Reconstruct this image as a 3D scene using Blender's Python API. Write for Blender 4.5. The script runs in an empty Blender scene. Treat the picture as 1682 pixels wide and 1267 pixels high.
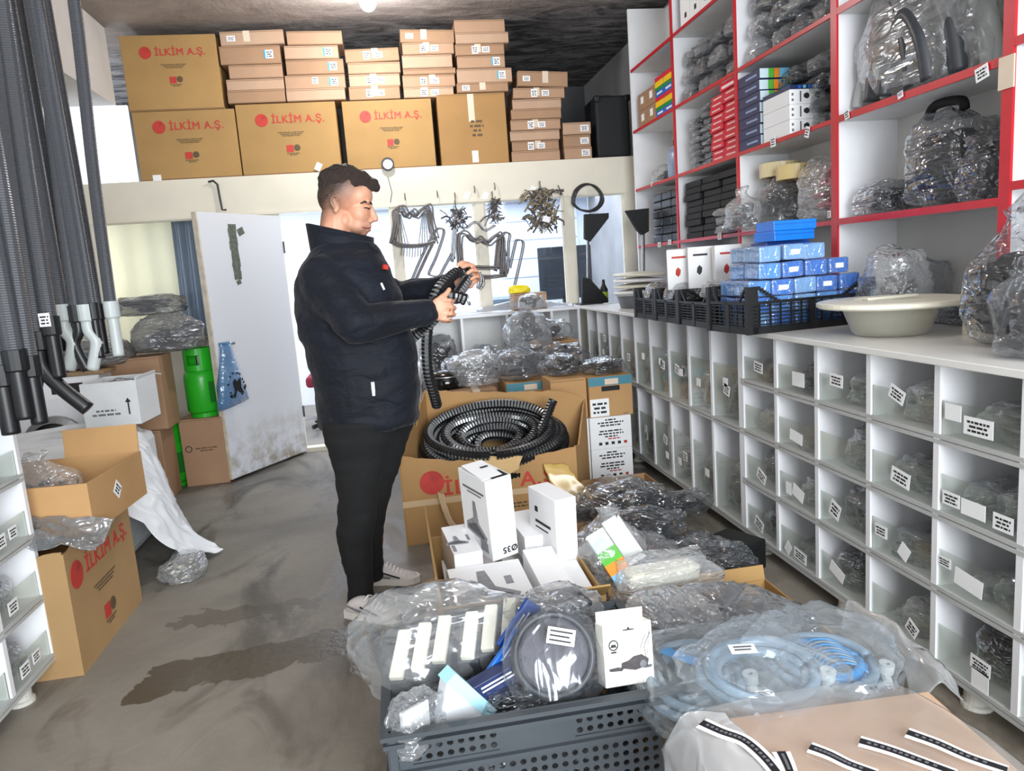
import bpy, bmesh, math, random
from mathutils import Vector, Matrix, Euler, noise
PI = math.pi
sc = bpy.context.scene
COL = sc.collection
# ---------------------------------------------------------------- camera
CX, CY, F, H = 841.0, 633.5, 1200.0, 1.35
def _cam():
    dy = Vector((640 - CX, 457 - CY, F))
    a = 1400 - CX
    v = -(a * dy.x + F * F) / dy.y
    dd = Vector((a, v, F))
    dy.normalize(); dd.normalize()
    dx = dd.cross(dy)
    if dx.x < 0: dx = -dx
    return dx, dy, -dd            # world X, Y, Z written in camera coordinates (right, down, forward)
AX, AY, AZ = _cam()
def at(px, py, x=None, y=None, z=None):
    """real-world point on the plane x=, y= or z= that the photograph shows at (px, py)"""
    c = Vector(((px - CX) / F, (py - CY) / F, 1.0))
    d = Vector((AX.dot(c), AY.dot(c), AZ.dot(c)))
    t = x / d.x if x is not None else y / d.y if y is not None else (z - H) / d.z
    return Vector((0, 0, H)) + d * t
cam = bpy.data.cameras.new('camera'); camo = bpy.data.objects.new('camera', cam); COL.objects.link(camo)
cam.sensor_width = 36; cam.lens = F / 1682 * 36; cam.clip_start = 0.05
right = Vector((AX.x, AY.x, AZ.x)); down = Vector((AX.y, AY.y, AZ.y)); fwd = Vector((AX.z, AY.z, AZ.z))
M = Matrix((right, -down, -fwd)).transposed()
camo.matrix_world = Matrix.Translation((0, 0, H)) @ M.to_4x4()
sc.camera = camo
# ---------------------------------------------------------------- light
w = bpy.data.worlds.new('daylight'); sc.world = w; w.use_nodes = True
w.node_tree.nodes['Background'].inputs[0].default_value = (0.80, 0.90, 1.0, 1)
w.node_tree.nodes['Background'].inputs[1].default_value = 1.0
def area(name, loc, rot, sx, sy, power, col):
    l = bpy.data.lights.new(name, 'AREA'); l.shape = 'RECTANGLE'; l.size = sx; l.size_y = sy; l.energy = power; l.color = col
    o = bpy.data.objects.new(name, l); COL.objects.link(o); o.location = loc; o.rotation_euler = rot; return o
area('shopfront_daylight', (1.0, -2.6, 1.75), (math.radians(87), 0, math.radians(8)), 2.8, 2.4, 275, (0.90, 0.96, 1.0))
area('front_ceiling_fill', (0.3, 0.9, 3.22), (0, 0, 0), 2.6, 1.6, 16, (0.97, 0.98, 1.0))  # added fill light under the unseen near ceiling, no fixture modelled
area('office_tube_lights', (0.9, 7.3, 2.08), (0, 0, 0), 3.0, 1.6, 60, (0.86, 0.92, 1.0))
area('side_room_window', (-2.95, 7.4, 1.7), (0, math.radians(-90), 0), 1.4, 1.6, 60, (0.95, 0.97, 1.0))
vs = sc.view_settings
vs.view_transform = 'Standard'; vs.look = 'None'; vs.exposure = 0.60; vs.gamma = 1; vs.use_curve_mapping = False
sc.cycles.transparent_max_bounces = 20; sc.cycles.max_bounces = 9; sc.cycles.use_denoising = True
sc.cycles.sample_clamp_indirect = 6
# ---------------------------------------------------------------- materials
def srgb(h):
    h = h.lstrip('#'); o = []
    for i in (0, 2, 4):
        c = int(h[i:i + 2], 16) / 255
        o.append(c / 12.92 if c <= .04045 else ((c + .055) / 1.055) ** 2.4)
    return (o[0], o[1], o[2], 1)
MATS = {}
class NT:
    def __init__(s, name):
        s.m = bpy.data.materials.new(name); s.m.use_nodes = True; s.t = s.m.node_tree; s.n = s.t.nodes
        s.b = s.n['Principled BSDF']; s.out = s.n['Material Output']
    def new(s, typ, **k):
        n = s.n.new(typ)
        for a, b in k.items():
            if a.startswith('i_'):
                n.inputs[a[2:].replace('_', ' ')].default_value = b
            else: setattr(n, a, b)
        return n
    def link(s, a, b): s.t.links.new(a, b)
    def co(s, scale=(1, 1, 1), kind='Object', rot=(0, 0, 0)):
        c = s.new('ShaderNodeTexCoord'); mp = s.new('ShaderNodeMapping'); mp.inputs['Scale'].default_value = scale; mp.inputs['Rotation'].default_value = rot
        s.link(c.outputs[kind], mp.inputs[0]); return mp.outputs[0]
    def noise(s, v, scale, detail=4, rough=.55, dist=0):
        n = s.new('ShaderNodeTexNoise'); n.inputs['Scale'].default_value = scale; n.inputs['Detail'].default_value = detail
        n.inputs['Roughness'].default_value = rough; n.inputs['Distortion'].default_value = dist
        if v: s.link(v, n.inputs['Vector'])
        return n.outputs['Fac']
    def ramp(s, f, stops):
        r = s.new('ShaderNodeValToRGB'); e = r.color_ramp.elements
        while len(e) < len(stops): e.new(.5)
        for el, (p, c) in zip(e, stops): el.position = p; el.color = c
        s.link(f, r.inputs[0]); return r.outputs[0]
    def mix(s, f, a, b, typ='MIX'):
        m = s.new('ShaderNodeMix', data_type='RGBA', blend_type=typ)
        for v, i in ((f, 0), (a, 6), (b, 7)):
            if hasattr(v, 'is_output'): s.link(v, m.inputs[i])
            else: m.inputs[i].default_value = v
        return m.outputs[2]
    def math(s, op, a, b=0.0, clamp=False):
        m = s.new('ShaderNodeMath', operation=op); m.use_clamp = clamp
        for v, i in ((a, 0), (b, 1)):
            if hasattr(v, 'is_output'): s.link(v, m.inputs[i])
            else: m.inputs[i].default_value = v
        return m.outputs[0]
    def bump(s, h, strength=.3, dist=.01):
        b = s.new('ShaderNodeBump'); b.inputs['Strength'].default_value = strength; b.inputs['Distance'].default_value = dist
        s.link(h, b.inputs['Height']); s.link(b.outputs[0], s.b.inputs['Normal'])
    def set(s, **k):
        for a, v in k.items():
            i = s.b.inputs[a.replace('_', ' ')]
            if hasattr(v, 'is_output'): s.link(v, i)
            else: i.default_value = v
        return s
def plain(name, hexc, rough=.5, metal=0, var=.12, vscale=9, bump=0, spec=.5, kind='Object', bscale=None):
    if name in MATS: return MATS[name]
    t = NT(name); c = srgb(hexc)
    v = t.co(kind=kind)
    n = t.noise(v, vscale, 5)
    lo = tuple(max(0, x * (1 - var)) for x in c[:3]) + (1,); hi = tuple(min(1, x * (1 + var)) for x in c[:3]) + (1,)
    t.set(Base_Color=t.ramp(n, [(.25, lo), (.75, hi)]), Roughness=rough, Metallic=metal)
    t.b.inputs['Specular IOR Level'].default_value = spec
    if bump: t.bump(t.noise(v, bscale or vscale * 8, 3), bump, .004)
    MATS[name] = t.m; return t.m
def kraft(name, hexc):
    if name in MATS: return MATS[name]
    t = NT(name); c = srgb(hexc); v = t.co()
    big = t.noise(v, 2.2, 4); fine = t.noise(t.co((9, 9, 160)), 3, 3)
    dk = tuple(x * .86 for x in c[:3]) + (1,); lt = tuple(min(1, x * 1.08) for x in c[:3]) + (1,)
    base = t.ramp(big, [(.3, dk), (.7, lt)])
    col = t.mix(t.math('MULTIPLY', fine, .16), base, (c[0] * .55, c[1] * .5, c[2] * .42, 1))
    t.set(Base_Color=col, Roughness=.72); t.b.inputs['Specular IOR Level'].default_value = .25
    t.bump(t.noise(v, 14, 3), .12, .01)
    MATS[name] = t.m; return t.m
def film(name, hexc, a0=.22, a1=.75, rough=.16, crease=.45, scale=9, bump=.5, gloss=1.35):
    """thin plastic film: see-through face on, milky along creases and at grazing angles, sharp reflections"""
    if name in MATS: return MATS[name]
    t = NT(name); v = t.co(kind='Object')
    lw = t.new('ShaderNodeLayerWeight'); lw.inputs['Blend'].default_value = .25
    n = t.noise(v, scale * .36, 1.5, .5, 1.4)
    rid = t.math('ABSOLUTE', t.math('SUBTRACT', n, .5))
    cr = t.math('SUBTRACT', 1.0, t.math('MULTIPLY', rid, 16), clamp=True)
    hz = t.math('ADD', t.math('MULTIPLY', lw.outputs['Facing'], (a1 - a0) * .55), a0 * .62)
    hz = t.math('ADD', hz, t.math('MULTIPLY', cr, crease * .22), clamp=True)
    bp = t.new('ShaderNodeBump'); bp.inputs['Strength'].default_value = bump; bp.inputs['Distance'].default_value = .03
    st = t.noise(t.co((1, .3, 1.5), rot=(.3, .2, .5)), scale * .75, 1.2, .5, 1.0)
    t.link(t.math('ADD', t.math('MULTIPLY', cr, .12), st), bp.inputs['Height'])
    df = t.new('ShaderNodeBsdfDiffuse'); df.inputs[0].default_value = srgb(hexc)
    tl = t.new('ShaderNodeBsdfTranslucent'); tl.inputs[0].default_value = srgb(hexc)
    gl = t.new('ShaderNodeBsdfGlossy'); gl.inputs[0].default_value = (.95, .97, 1, 1); gl.inputs['Roughness'].default_value = rough
    for q in (df, gl): t.link(bp.outputs[0], q.inputs['Normal'])
    tr = t.new('ShaderNodeBsdfTransparent'); tr.inputs[0].default_value = (.97, .975, .98, 1)
    def mx(f, a, b):
        m = t.new('ShaderNodeMixShader')
        if hasattr(f, 'is_output'): t.link(f, m.inputs[0])
        else: m.inputs[0].default_value = f
        t.link(a.outputs[0], m.inputs[1]); t.link(b.outputs[0], m.inputs[2]); return m
    milk = mx(.3, df, tl); base = mx(hz, tr, milk)
    fr = t.new('ShaderNodeFresnel'); fr.inputs[0].default_value = 1.5; t.link(bp.outputs[0], fr.inputs['Normal'])
    ge = t.new('ShaderNodeNewGeometry'); fac = t.math('ADD', t.math('MULTIPLY', fr.outputs[0], gloss), .025, True)
    fin = mx(t.math('MULTIPLY', fac, t.math('SUBTRACT', 1.0, ge.outputs['Backfacing'])), base, gl)
    t.link(fin.outputs[0], t.out.inputs[0])
    MATS[name] = t.m; return t.m
def glass(name, hexc, a=.06):
    if name in MATS: return MATS[name]
    t = NT(name); dirt = t.noise(t.co(), 6, 4)
    df = t.new('ShaderNodeBsdfDiffuse'); df.inputs[0].default_value = srgb('#c3c9c0')
    tr = t.new('ShaderNodeBsdfTransparent'); tr.inputs[0].default_value = srgb(hexc)
    gl = t.new('ShaderNodeBsdfGlossy'); gl.inputs['Roughness'].default_value = .04
    m1 = t.new('ShaderNodeMixShader'); t.link(t.math('MULTIPLY', dirt, a * 2), m1.inputs[0]); t.link(tr.outputs[0], m1.inputs[1]); t.link(df.outputs[0], m1.inputs[2])
    fr = t.new('ShaderNodeFresnel'); fr.inputs[0].default_value = 1.45
    ge = t.new('ShaderNodeNewGeometry'); m2 = t.new('ShaderNodeMixShader'); t.link(t.math('MULTIPLY', fr.outputs[0], t.math('SUBTRACT', 1.0, ge.outputs['Backfacing'])), m2.inputs[0]); t.link(m1.outputs[0], m2.inputs[1]); t.link(gl.outputs[0], m2.inputs[2])
    t.link(m2.outputs[0], t.out.inputs[0]); MATS[name] = t.m; return t.m
def emit(name, hexc, s):
    t = NT(name); t.set(Base_Color=srgb(hexc), Emission_Color=srgb(hexc), Emission_Strength=s); return t.m
WHITE = plain('white_laminate', '#e9e9ec', .35, var=.03)
WHITE2 = plain('white_laminate_worn', '#dcdcda', .45, var=.08, vscale=4)
TRIMG = plain('grey_edge_trim', '#b4b5b3', .4, var=.06)
RED = plain('red_edge_paint', '#c01f2b', .35, var=.08)
KR = [kraft('kraft_pinkish', '#b18f74'), kraft('kraft_brown', '#a68468'), kraft('kraft_pale', '#b99a81')]
KBIG = kraft('kraft_ochre', '#ae8a58'); KBIG2 = kraft('kraft_ochre_plain', '#aa8353'); KOR = kraft('kraft_orange', '#bd9465')
KIN = kraft('kraft_inside', '#a98560')
BLACKP = plain('black_plastic', '#17181a', .38, var=.25)
BLACKM = plain('black_matte', '#0e0f11', .7, var=.2)
DARKG = plain('dark_grey_plastic', '#33363b', .42, var=.2)
GREYP = plain('grey_plastic', '#70757a', .4, var=.1)
LGREY = plain('light_grey_plastic', '#b3b8b7', .4, var=.06)
CRATEG = plain('crate_grey', '#3d4247', .5, var=.14, vscale=5)
PAPER = plain('white_paper', '#efeff0', .6, var=.02)
INK = plain('black_ink', '#1c1c1f', .6, var=.05)
GINK = plain('grey_ink', '#6b6b70', .6, var=.05)
RINK = plain('red_ink', '#b8352a', .6, var=.12, vscale=30)
CREAMP = plain('cream_paint', '#dcd5c4', .55, var=.06, vscale=3)
STEEL = plain('steel', '#8f8f90', .3, 1, var=.2)
STEELD = plain('dark_steel', '#6c6765', .4, .6, var=.3)
TAPE = plain('packing_tape', '#c9ad8a', .18, var=.05)
TAPEC = plain('clear_packing_tape', '#d9c8b4', .12, var=.04)
CYAN = plain('cyan_print', '#39a7c9', .5, var=.03)
TEAL = plain('teal_print', '#3f7f90', .5, var=.05)
NAVYC = plain('navy_card', '#1d2a55', .45, var=.15)
BLUEC = plain('blue_card', '#1769c4', .4, var=.1)
BLUED = plain('deep_blue_card', '#14479a', .4, var=.1)
LBLUE = plain('light_blue_card', '#79bfe6', .45, var=.06)
GREENC = plain('green_card', '#58b53a', .45, var=.05)
ORANGEC = plain('orange_card', '#ef9226', .45, var=.05)
YELLOWC = plain('yellow_card', '#f2c417', .45, var=.05)
REDC = plain('red_card', '#cf1f36', .45, var=.08)
BEIGE = plain('beige_plastic', '#dccb9f', .3, var=.06)
CREAMPL = plain('cream_plastic', '#e6e2cf', .35, var=.04)
GLASS = glass('display_glass', '#f4f6f3', .05)
GLASSW = glass('window_glass', '#f2f6fb', .02)
FILMS = [film('clear_film', '#e0e1e1', .28, .85), film('grey_film', '#c0c3c6', .38, .85), film('smoky_film', '#8a8d91', .40, .8, scale=7), film('white_film', '#e6e8ea', .5, .95, rough=.25)]
FDARK = film('dark_glossy_film', '#5d6268', .34, .8, .10, .35, 8, .95, 2.0)
# ---------------------------------------------------------------- mesh building
class MB:
    def __init__(s): s.v = []; s.f = []; s.mi = []; s.cur = 0
    def add(s, vs, fs, mat=None):
        o = len(s.v); s.v += [tuple(p) for p in vs]; s.f += [tuple(i + o for i in f) for f in fs]; s.mi += [s.cur] * len(fs); return s
    def box(s, x0, x1, y0, y1, z0, z1, mtx=None):
        p = [Vector(q) for q in ((x0, y0, z0), (x1, y0, z0), (x1, y1, z0), (x0, y1, z0), (x0, y0, z1), (x1, y0, z1), (x1, y1, z1), (x0, y1, z1))]
        if mtx: p = [mtx @ q for q in p]
        return s.add(p, ((0, 3, 2, 1), (4, 5, 6, 7), (0, 1, 5, 4), (1, 2, 6, 5), (2, 3, 7, 6), (3, 0, 4, 7)))
    def cbox(s, c, d, rot=(0, 0, 0)):
        m = Matrix.Translation(c) @ Euler(rot).to_matrix().to_4x4()
        return s.box(-d[0] / 2, d[0] / 2, -d[1] / 2, d[1] / 2, -d[2] / 2, d[2] / 2, m)
    def rbox(s, c, d, rot=(0, 0, 0), b=.01):
        """box with chamfered vertical and horizontal edges"""
        bm = bmesh.new(); bmesh.ops.create_cube(bm, size=1)
        for q in bm.verts: q.co = Vector((q.co.x * d[0], q.co.y * d[1], q.co.z * d[2]))
        bmesh.ops.bevel(bm, geom=bm.edges[:], offset=b, segments=2, affect='EDGES', profile=.5)
        m = Matrix.Translation(c) @ Euler(rot).to_matrix().to_4x4()
        bm.verts.index_update(); s.add([m @ q.co for q in bm.verts], [[q.index for q in f.verts] for f in bm.faces]); bm.free(); return s
    def tube(s, pts, r, n=8, caps=True):
        pts = [Vector(p) for p in pts]; N = len(pts)
        rr = r if hasattr(r, '__len__') else [r] * N
        up = None; vs = []
        for i, p in enumerate(pts):
            t = (pts[min(i + 1, N - 1)] - pts[max(i - 1, 0)])
            t = t.normalized() if t.length > 1e-9 else Vector((0, 0, 1))
            if up is None:
                up = t.orthogonal().normalized()
            else:
                up = (up - t * up.dot(t)); up = up.normalized() if up.length > 1e-6 else t.orthogonal().normalized()
            b = t.cross(up)
            for k in range(n):
                a = 2 * PI * k / n; vs.append(p + (up * math.cos(a) + b * math.sin(a)) * rr[i])
        fs = [(i * n + k, i * n + (k + 1) % n, (i + 1) * n + (k + 1) % n, (i + 1) * n + k) for i in range(N - 1) for k in range(n)]
        if caps: fs += [tuple(range(n))[::-1], tuple(range((N - 1) * n, N * n))]
        return s.add(vs, fs)
    def lathe(s, prof, n=24, c=(0, 0, 0), mtx=None, close=False):
        vs = []; P = len(prof)
        for k in range(n):
            a = 2 * PI * k / n
            for r, z in prof:
                q = Vector((r * math.cos(a), r * math.sin(a), z)); q = mtx @ q if mtx else q
                vs.append(q + Vector(c))
        fs = [(k * P + i, ((k + 1) % n) * P + i, ((k + 1) % n) * P + i + 1, k * P + i + 1) for k in range(n) for i in range(P - 1)]
        if close: fs += [(k * P + P - 1, ((k + 1) % n) * P + P - 1, ((k + 1) % n) * P, k * P) for k in range(n)]
        return s.add(vs, fs)
    def prism(s, poly, d, mtx=None):
        """poly in local XZ, extruded d along local +Y"""
        n = len(poly); vs = [Vector((x, 0, z)) for x, z in poly] + [Vector((x, d, z)) for x, z in poly]
        if mtx: vs = [mtx @ q for q in vs]
        return s.add(vs, [tuple(range(n)), tuple(range(2 * n - 1, n - 1, -1))] + [(i, i + n, (i + 1) % n + n, (i + 1) % n) for i in range(n)])
    def blob(s, c, d, rot=(0, 0, 0), sub=2, seed=0, amp=.0, fr=3, e=1.0):
        vs0, fs0 = ico(sub); m = Matrix.Translation(c) @ Euler(rot).to_matrix().to_4x4(); vs = []
        for q in vs0:
            k = 1 + amp * noise.noise(q * fr + Vector((seed * 7.1, seed * 3.3, seed)))
            p = Vector([math.copysign(abs(u) ** e, u) for u in q]) * k
            vs.append(m @ Vector((p.x * d[0] / 2, p.y * d[1] / 2, p.z * d[2] / 2)))
        return s.add(vs, fs0)
    def mesh(s, name, mat, smooth=False):
        me = bpy.data.meshes.new(name); me.from_pydata(s.v, [], s.f)
        for m in (mat if isinstance(mat, (list, tuple)) else [mat]): me.materials.append(m)
        if any(s.mi): me.polygons.foreach_set('material_index', s.mi)
        if smooth: me.polygons.foreach_set('use_smooth', [True] * len(me.polygons))
        me.update(); return me
_ico = {}
def ico(sub):
    if sub not in _ico:
        bm = bmesh.new(); bmesh.ops.create_icosphere(bm, subdivisions=sub, radius=1); bm.verts.index_update()
        _ico[sub] = ([q.co.copy() for q in bm.verts], [tuple(q.index for q in f.verts) for f in bm.faces]); bm.free()
    return _ico[sub]
def obj(name, mb, mat=None, parent=None, loc=None, rot=None, smooth=False, scale=None):
    me = mb.mesh(name, mat, smooth) if isinstance(mb, MB) else mb
    o = bpy.data.objects.new(name, me); COL.objects.link(o)
    if parent: o.parent = parent
    if loc is not None: o.location = loc
    if rot is not None: o.rotation_euler = rot
    if scale is not None: o.scale = scale
    return o
def tag(o, label=None, cat=None, group=None, kind=None):
    if label: o['label'] = label
    if cat: o['category'] = cat
    if group: o['group'] = group
    if kind: o['kind'] = kind
    return o
def thing(name, label, cat, loc=(0, 0, 0), rot=(0, 0, 0), group=None):
    o = bpy.data.objects.new(name, None); o.empty_display_size = .05; COL.objects.link(o)
    o.location = loc; o.rotation_euler = rot if hasattr(rot, '__len__') else (0, 0, rot)
    return tag(o, label, cat, group)
def struct(name, mb, mat, parent=None, smooth=False):
    o = obj(name, mb, mat, parent, smooth=smooth); 
    if not parent: o['kind'] = 'structure'
    return o
def bevel(o, wd=.004, seg=2):
    m = o.modifiers.new('bevel', 'BEVEL'); m.width = wd; m.segments = seg; m.limit_method = 'ANGLE'; return o
_txt = {}
def text(body, size, parent, loc, rot, mat, name='printed_lettering', bold=.0, align='CENTER', sx=1.0, depth=.0008):
    key = (body, size, bold, align, sx, mat.name)
    if key not in _txt:
        cu = bpy.data.curves.new(name, 'FONT'); cu.body = body; cu.size = size; cu.align_x = align; cu.align_y = 'CENTER'
        cu.extrude = depth; cu.resolution_u = 3; cu.space_character = 1.08
        to = bpy.data.objects.new('tmp', cu); COL.objects.link(to)
        dg = bpy.context.evaluated_depsgraph_get(); me = bpy.data.meshes.new_from_object(to.evaluated_get(dg)); bpy.data.objects.remove(to)
        vs = [q.co.copy() for q in me.vertices]; fs = [tuple(p.vertices) for p in me.polygons]; t_ = MB()
        for k, (dx, dy) in enumerate(((0, 0), (1, 0), (-1, 0), (0, .7), (0, -.7)) if bold else ((0, 0),)):
            t_.add([(q.x * sx + dx * bold * size, q.y + dy * bold * size, q.z + k * 2e-5) for q in vs], fs)
        bpy.data.meshes.remove(me); me = t_.mesh(name, mat)
        _txt[key] = me
    return obj(name, _txt[key], None, parent, loc, rot)
# flat print on a face: local X along the face, local Z up, local -Y outwards
FRONT = (PI / 2, 0, 0)
def dashes(rows, wd, rh, seed=0, cx=0, cz=0, y=-.0008, gap=.5, fill=.8):
    """rows of tiny ink marks, for print too small to read"""
    R = random.Random(seed); mb = MB()
    for i, rw in enumerate(rows):
        x = -rw * wd / 2; z = cz - i * rh
        while x < rw * wd / 2:
            l = R.uniform(.6, 2.4) * rh * .8; l = min(l, rw * wd / 2 - x + 1e-4)
            mb.box(cx + x, cx + x + l, y, 0, z - rh * gap / 2, z + rh * gap / 2); x += l + rh * .35
    return mb
def sticker(parent, c, wd, ht, rot=(0, 0, 0), marks=True, name='paper_label', seed=0, mat=None):
    """white paper label lying in local XZ, facing -Y"""
    o = obj(name, MB().box(-wd / 2, wd / 2, -.0012, 0, -ht / 2, ht / 2), mat or PAPER, parent, c, rot)
    if marks: obj('printed_lines', dashes([.75, .6, .7][:2 if ht < .03 else 3], wd, ht * .24, seed, 0, ht * .22, -.002), INK, o)
    return o
ORD = ['first', 'second', 'third', 'fourth', 'fifth', 'sixth', 'seventh', 'eighth', 'ninth', 'tenth', 'eleventh', 'twelfth', 'thirteenth', 'fourteenth', 'fifteenth', 'sixteenth', 'seventeenth', 'eighteenth']
# ================================================================ the setting
def m_floor():
    t = NT('concrete_floor'); v = t.co()
    base = t.ramp(t.noise(v, 1.1, 6, .6, .4), [(.3, srgb('#66635d')), (.5, srgb('#7d7971')), (.72, srgb('#928c82'))])
    mott = t.noise(t.co((1, .45, 1)), 2.6, 5, .62, .8)
    col = t.mix(t.ramp(mott, [(.50, (0, 0, 0, 1)), (.62, (1, 1, 1, 1))]), base, srgb('#504d48'))
    # worn damp stain in front of the man and drips round it
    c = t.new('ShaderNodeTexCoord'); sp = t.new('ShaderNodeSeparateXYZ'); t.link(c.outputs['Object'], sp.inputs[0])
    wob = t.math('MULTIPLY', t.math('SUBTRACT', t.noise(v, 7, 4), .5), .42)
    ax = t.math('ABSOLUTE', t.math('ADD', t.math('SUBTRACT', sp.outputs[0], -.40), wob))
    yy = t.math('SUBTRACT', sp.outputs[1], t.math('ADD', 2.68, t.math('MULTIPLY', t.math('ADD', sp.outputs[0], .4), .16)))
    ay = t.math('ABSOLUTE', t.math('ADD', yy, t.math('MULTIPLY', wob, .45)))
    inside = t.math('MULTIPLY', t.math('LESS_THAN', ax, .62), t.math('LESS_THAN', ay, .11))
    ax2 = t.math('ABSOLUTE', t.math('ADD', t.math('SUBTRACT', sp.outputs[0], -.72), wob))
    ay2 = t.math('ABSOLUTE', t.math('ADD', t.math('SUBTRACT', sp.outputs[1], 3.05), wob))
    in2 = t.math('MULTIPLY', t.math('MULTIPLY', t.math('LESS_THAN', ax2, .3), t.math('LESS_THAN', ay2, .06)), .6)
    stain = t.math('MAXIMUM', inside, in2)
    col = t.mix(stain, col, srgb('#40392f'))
    brown = t.ramp(sp.outputs[1], [(0.0, (1, 1, 1, 1)), (1.0, (0, 0, 0, 1))])
    mp = t.new('ShaderNodeMapRange'); mp.inputs['From Min'].default_value = 1.5; mp.inputs['From Max'].default_value = 4.2; mp.inputs['To Min'].default_value = .55; mp.inputs['To Max'].default_value = 0
    t.link(sp.outputs[1], mp.inputs['Value'])
    col = t.mix(mp.outputs[0], col, t.mix(.5, col, srgb('#8d7c66')))
    rg = t.math('SUBTRACT', .62, t.math('MULTIPLY', stain, .2))
    rg = t.math('SUBTRACT', rg, t.math('MULTIPLY', t.ramp(mott, [(.48, (0, 0, 0, 1)), (.6, (1, 1, 1, 1))]), .22))
    t.set(Base_Color=col, Roughness=rg); t.bump(t.noise(v, 28, 5), .18, .012); return t.m
FLOORM = m_floor()
def m_ceil():
    t = NT('stained_concrete_ceiling'); v = t.co()
    col = t.ramp(t.noise(v, 1.6, 6, .65, 1.0), [(.3, srgb('#847a75')), (.52, srgb('#a1968f')), (.75, srgb('#aea39d'))])
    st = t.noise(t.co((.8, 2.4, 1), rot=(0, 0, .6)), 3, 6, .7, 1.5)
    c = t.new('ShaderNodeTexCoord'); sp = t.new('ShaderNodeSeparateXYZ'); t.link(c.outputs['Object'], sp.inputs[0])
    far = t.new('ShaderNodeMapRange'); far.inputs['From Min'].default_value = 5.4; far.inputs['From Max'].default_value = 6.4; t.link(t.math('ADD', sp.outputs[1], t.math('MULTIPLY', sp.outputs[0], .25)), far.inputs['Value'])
    far_shade = t.mix(t.ramp(st, [(.42, (0, 0, 0, 1)), (.6, (1, 1, 1, 1))]), srgb('#3a393b'), srgb('#8b8787'))  # far ceiling coloured darker and blotchy, standing in for the weaker light there
    t.set(Base_Color=t.mix(far.outputs[0], col, far_shade), Roughness=.85); t.bump(t.noise(v, 9, 6, .7), .5, .03); return t.m
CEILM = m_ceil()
PLASTER = plain('grey_plaster', '#cfccc8', .8, var=.12, vscale=2.5, bump=.25)
DARKPL = plain('dark_mottled_plaster', '#5a595b', .9, var=.45, vscale=2.2, bump=.4)  # dark grey mottled plaster of the loft end wall
OFFW = plain('office_white', '#dfe5f0', .55, var=.03)
struct('floor', MB().box(-3.4, 2.5, -3.2, 9.0, -.12, 0), FLOORM)
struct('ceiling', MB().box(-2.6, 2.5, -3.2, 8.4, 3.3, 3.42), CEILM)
struct('wall_right', MB().box(2.34, 2.48, -3.2, 8.4, 0, 3.3), plain('right_wall_paint', '#8f8d8c', .85, var=.25, vscale=2))
struct('wall_left', MB().box(-2.56, -2.42, -3.2, 6.1, 0, 3.3), PLASTER)
struct('beam_left', MB().box(-2.42, -1.87, -3.2, 6.06, 2.76, 3.3), PLASTER)
struct('wall_loft', MB().box(-2.5, 2.34, 8.3, 8.42, 2.2, 3.3), DARKPL)
struct('loft_floor', MB().box(-2.5, 2.34, 6.09, 8.42, 2.12, 2.2), CREAMP)
# pale translucent panel above the left part of the partition
tag(struct('window_5', MB().box(-2.42, -1.80, 6.07, 6.10, 2.2, 2.76), emit('frosted_daylit_pane', '#e9f1fb', .62)), 'daylit frosted pane closing the gap beside the loft cartons')
YB = 6.02
fas = MB().box(-2.42, 2.33, YB, YB + .07, 1.915, 2.2)
struct('trim_1', fas, CREAMP)                                                  # fascia the cartons stand on
struct('trim_2', MB().box(-2.42, 2.0, YB - .012, YB, 1.905, 1.925), CREAMP)
for k, x in enumerate((-2.42, -1.315, .045, .735, 1.47)):
    struct('trim_%d' % (k + 3), MB().box(x - .0, x + (.07 if k else .3), YB, YB + .07, 0, 1.915), CREAMP)
struct('trim_8', MB().box(1.99, 2.33, YB, YB + .07, 0, 1.915), CREAMP)
sill = MB()
sill.box(-2.12, -1.315, YB + .005, YB + .065, 0, .98); sill.box(-1.245, -.80, YB + .005, YB + .065, 0, 1.915)
sill.box(.115, .735, YB + .005, YB + .065, 0, .99); sill.box(.805, 1.47, YB + .005, YB + .065, 0, .99); sill.box(1.54, 1.99, YB + .005, YB + .065, 0, .99)
struct('wall_back', sill, CREAMP)
for k, (a, b) in enumerate(((-2.12, -1.315), (.115, .735), (.805, 1.47), (1.54, 1.99))):
    wn = tag(thing('window_%d' % (k + 1), None, None, ((a + b) / 2, YB + .03, .985)), kind='structure')
    h = .93; hw = (b - a) / 2; fr = .018
    obj('pane', MB().box(-hw + fr, hw - fr, -.003, .003, fr, h - fr), GLASSW, wn)
    m = MB(); m.box(-hw, hw, -.02, .02, 0, fr); m.box(-hw, hw, -.02, .02, h - fr, h); m.box(-hw, -hw + fr, -.02, .02, fr, h - fr); m.box(hw - fr, hw, -.02, .02, fr, h - fr)
    obj('window_frame', m, CREAMP, wn)
# office and side room behind the partition
struct('wall_office', MB().box(-3.4, 2.34, 8.42, 8.55, 0, 2.12), OFFW)
struct('ceiling_office', MB().box(-3.4, 2.34, 6.1, 8.42, 2.1, 2.115), OFFW)
struct('wall_office_left', MB().box(-3.5, -3.4, 6.1, 8.5, 0, 2.12), OFFW)
for k in range(9):
    pass
sl = tag(thing('trim_9', None, None, (0, 8.42, 0)), kind='structure')
for k in range(9): obj('panel', MB().box(-.4, 2.2, -.02, -.001, .2 + k * .21, .395 + k * .21), OFFW, sl)
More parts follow.
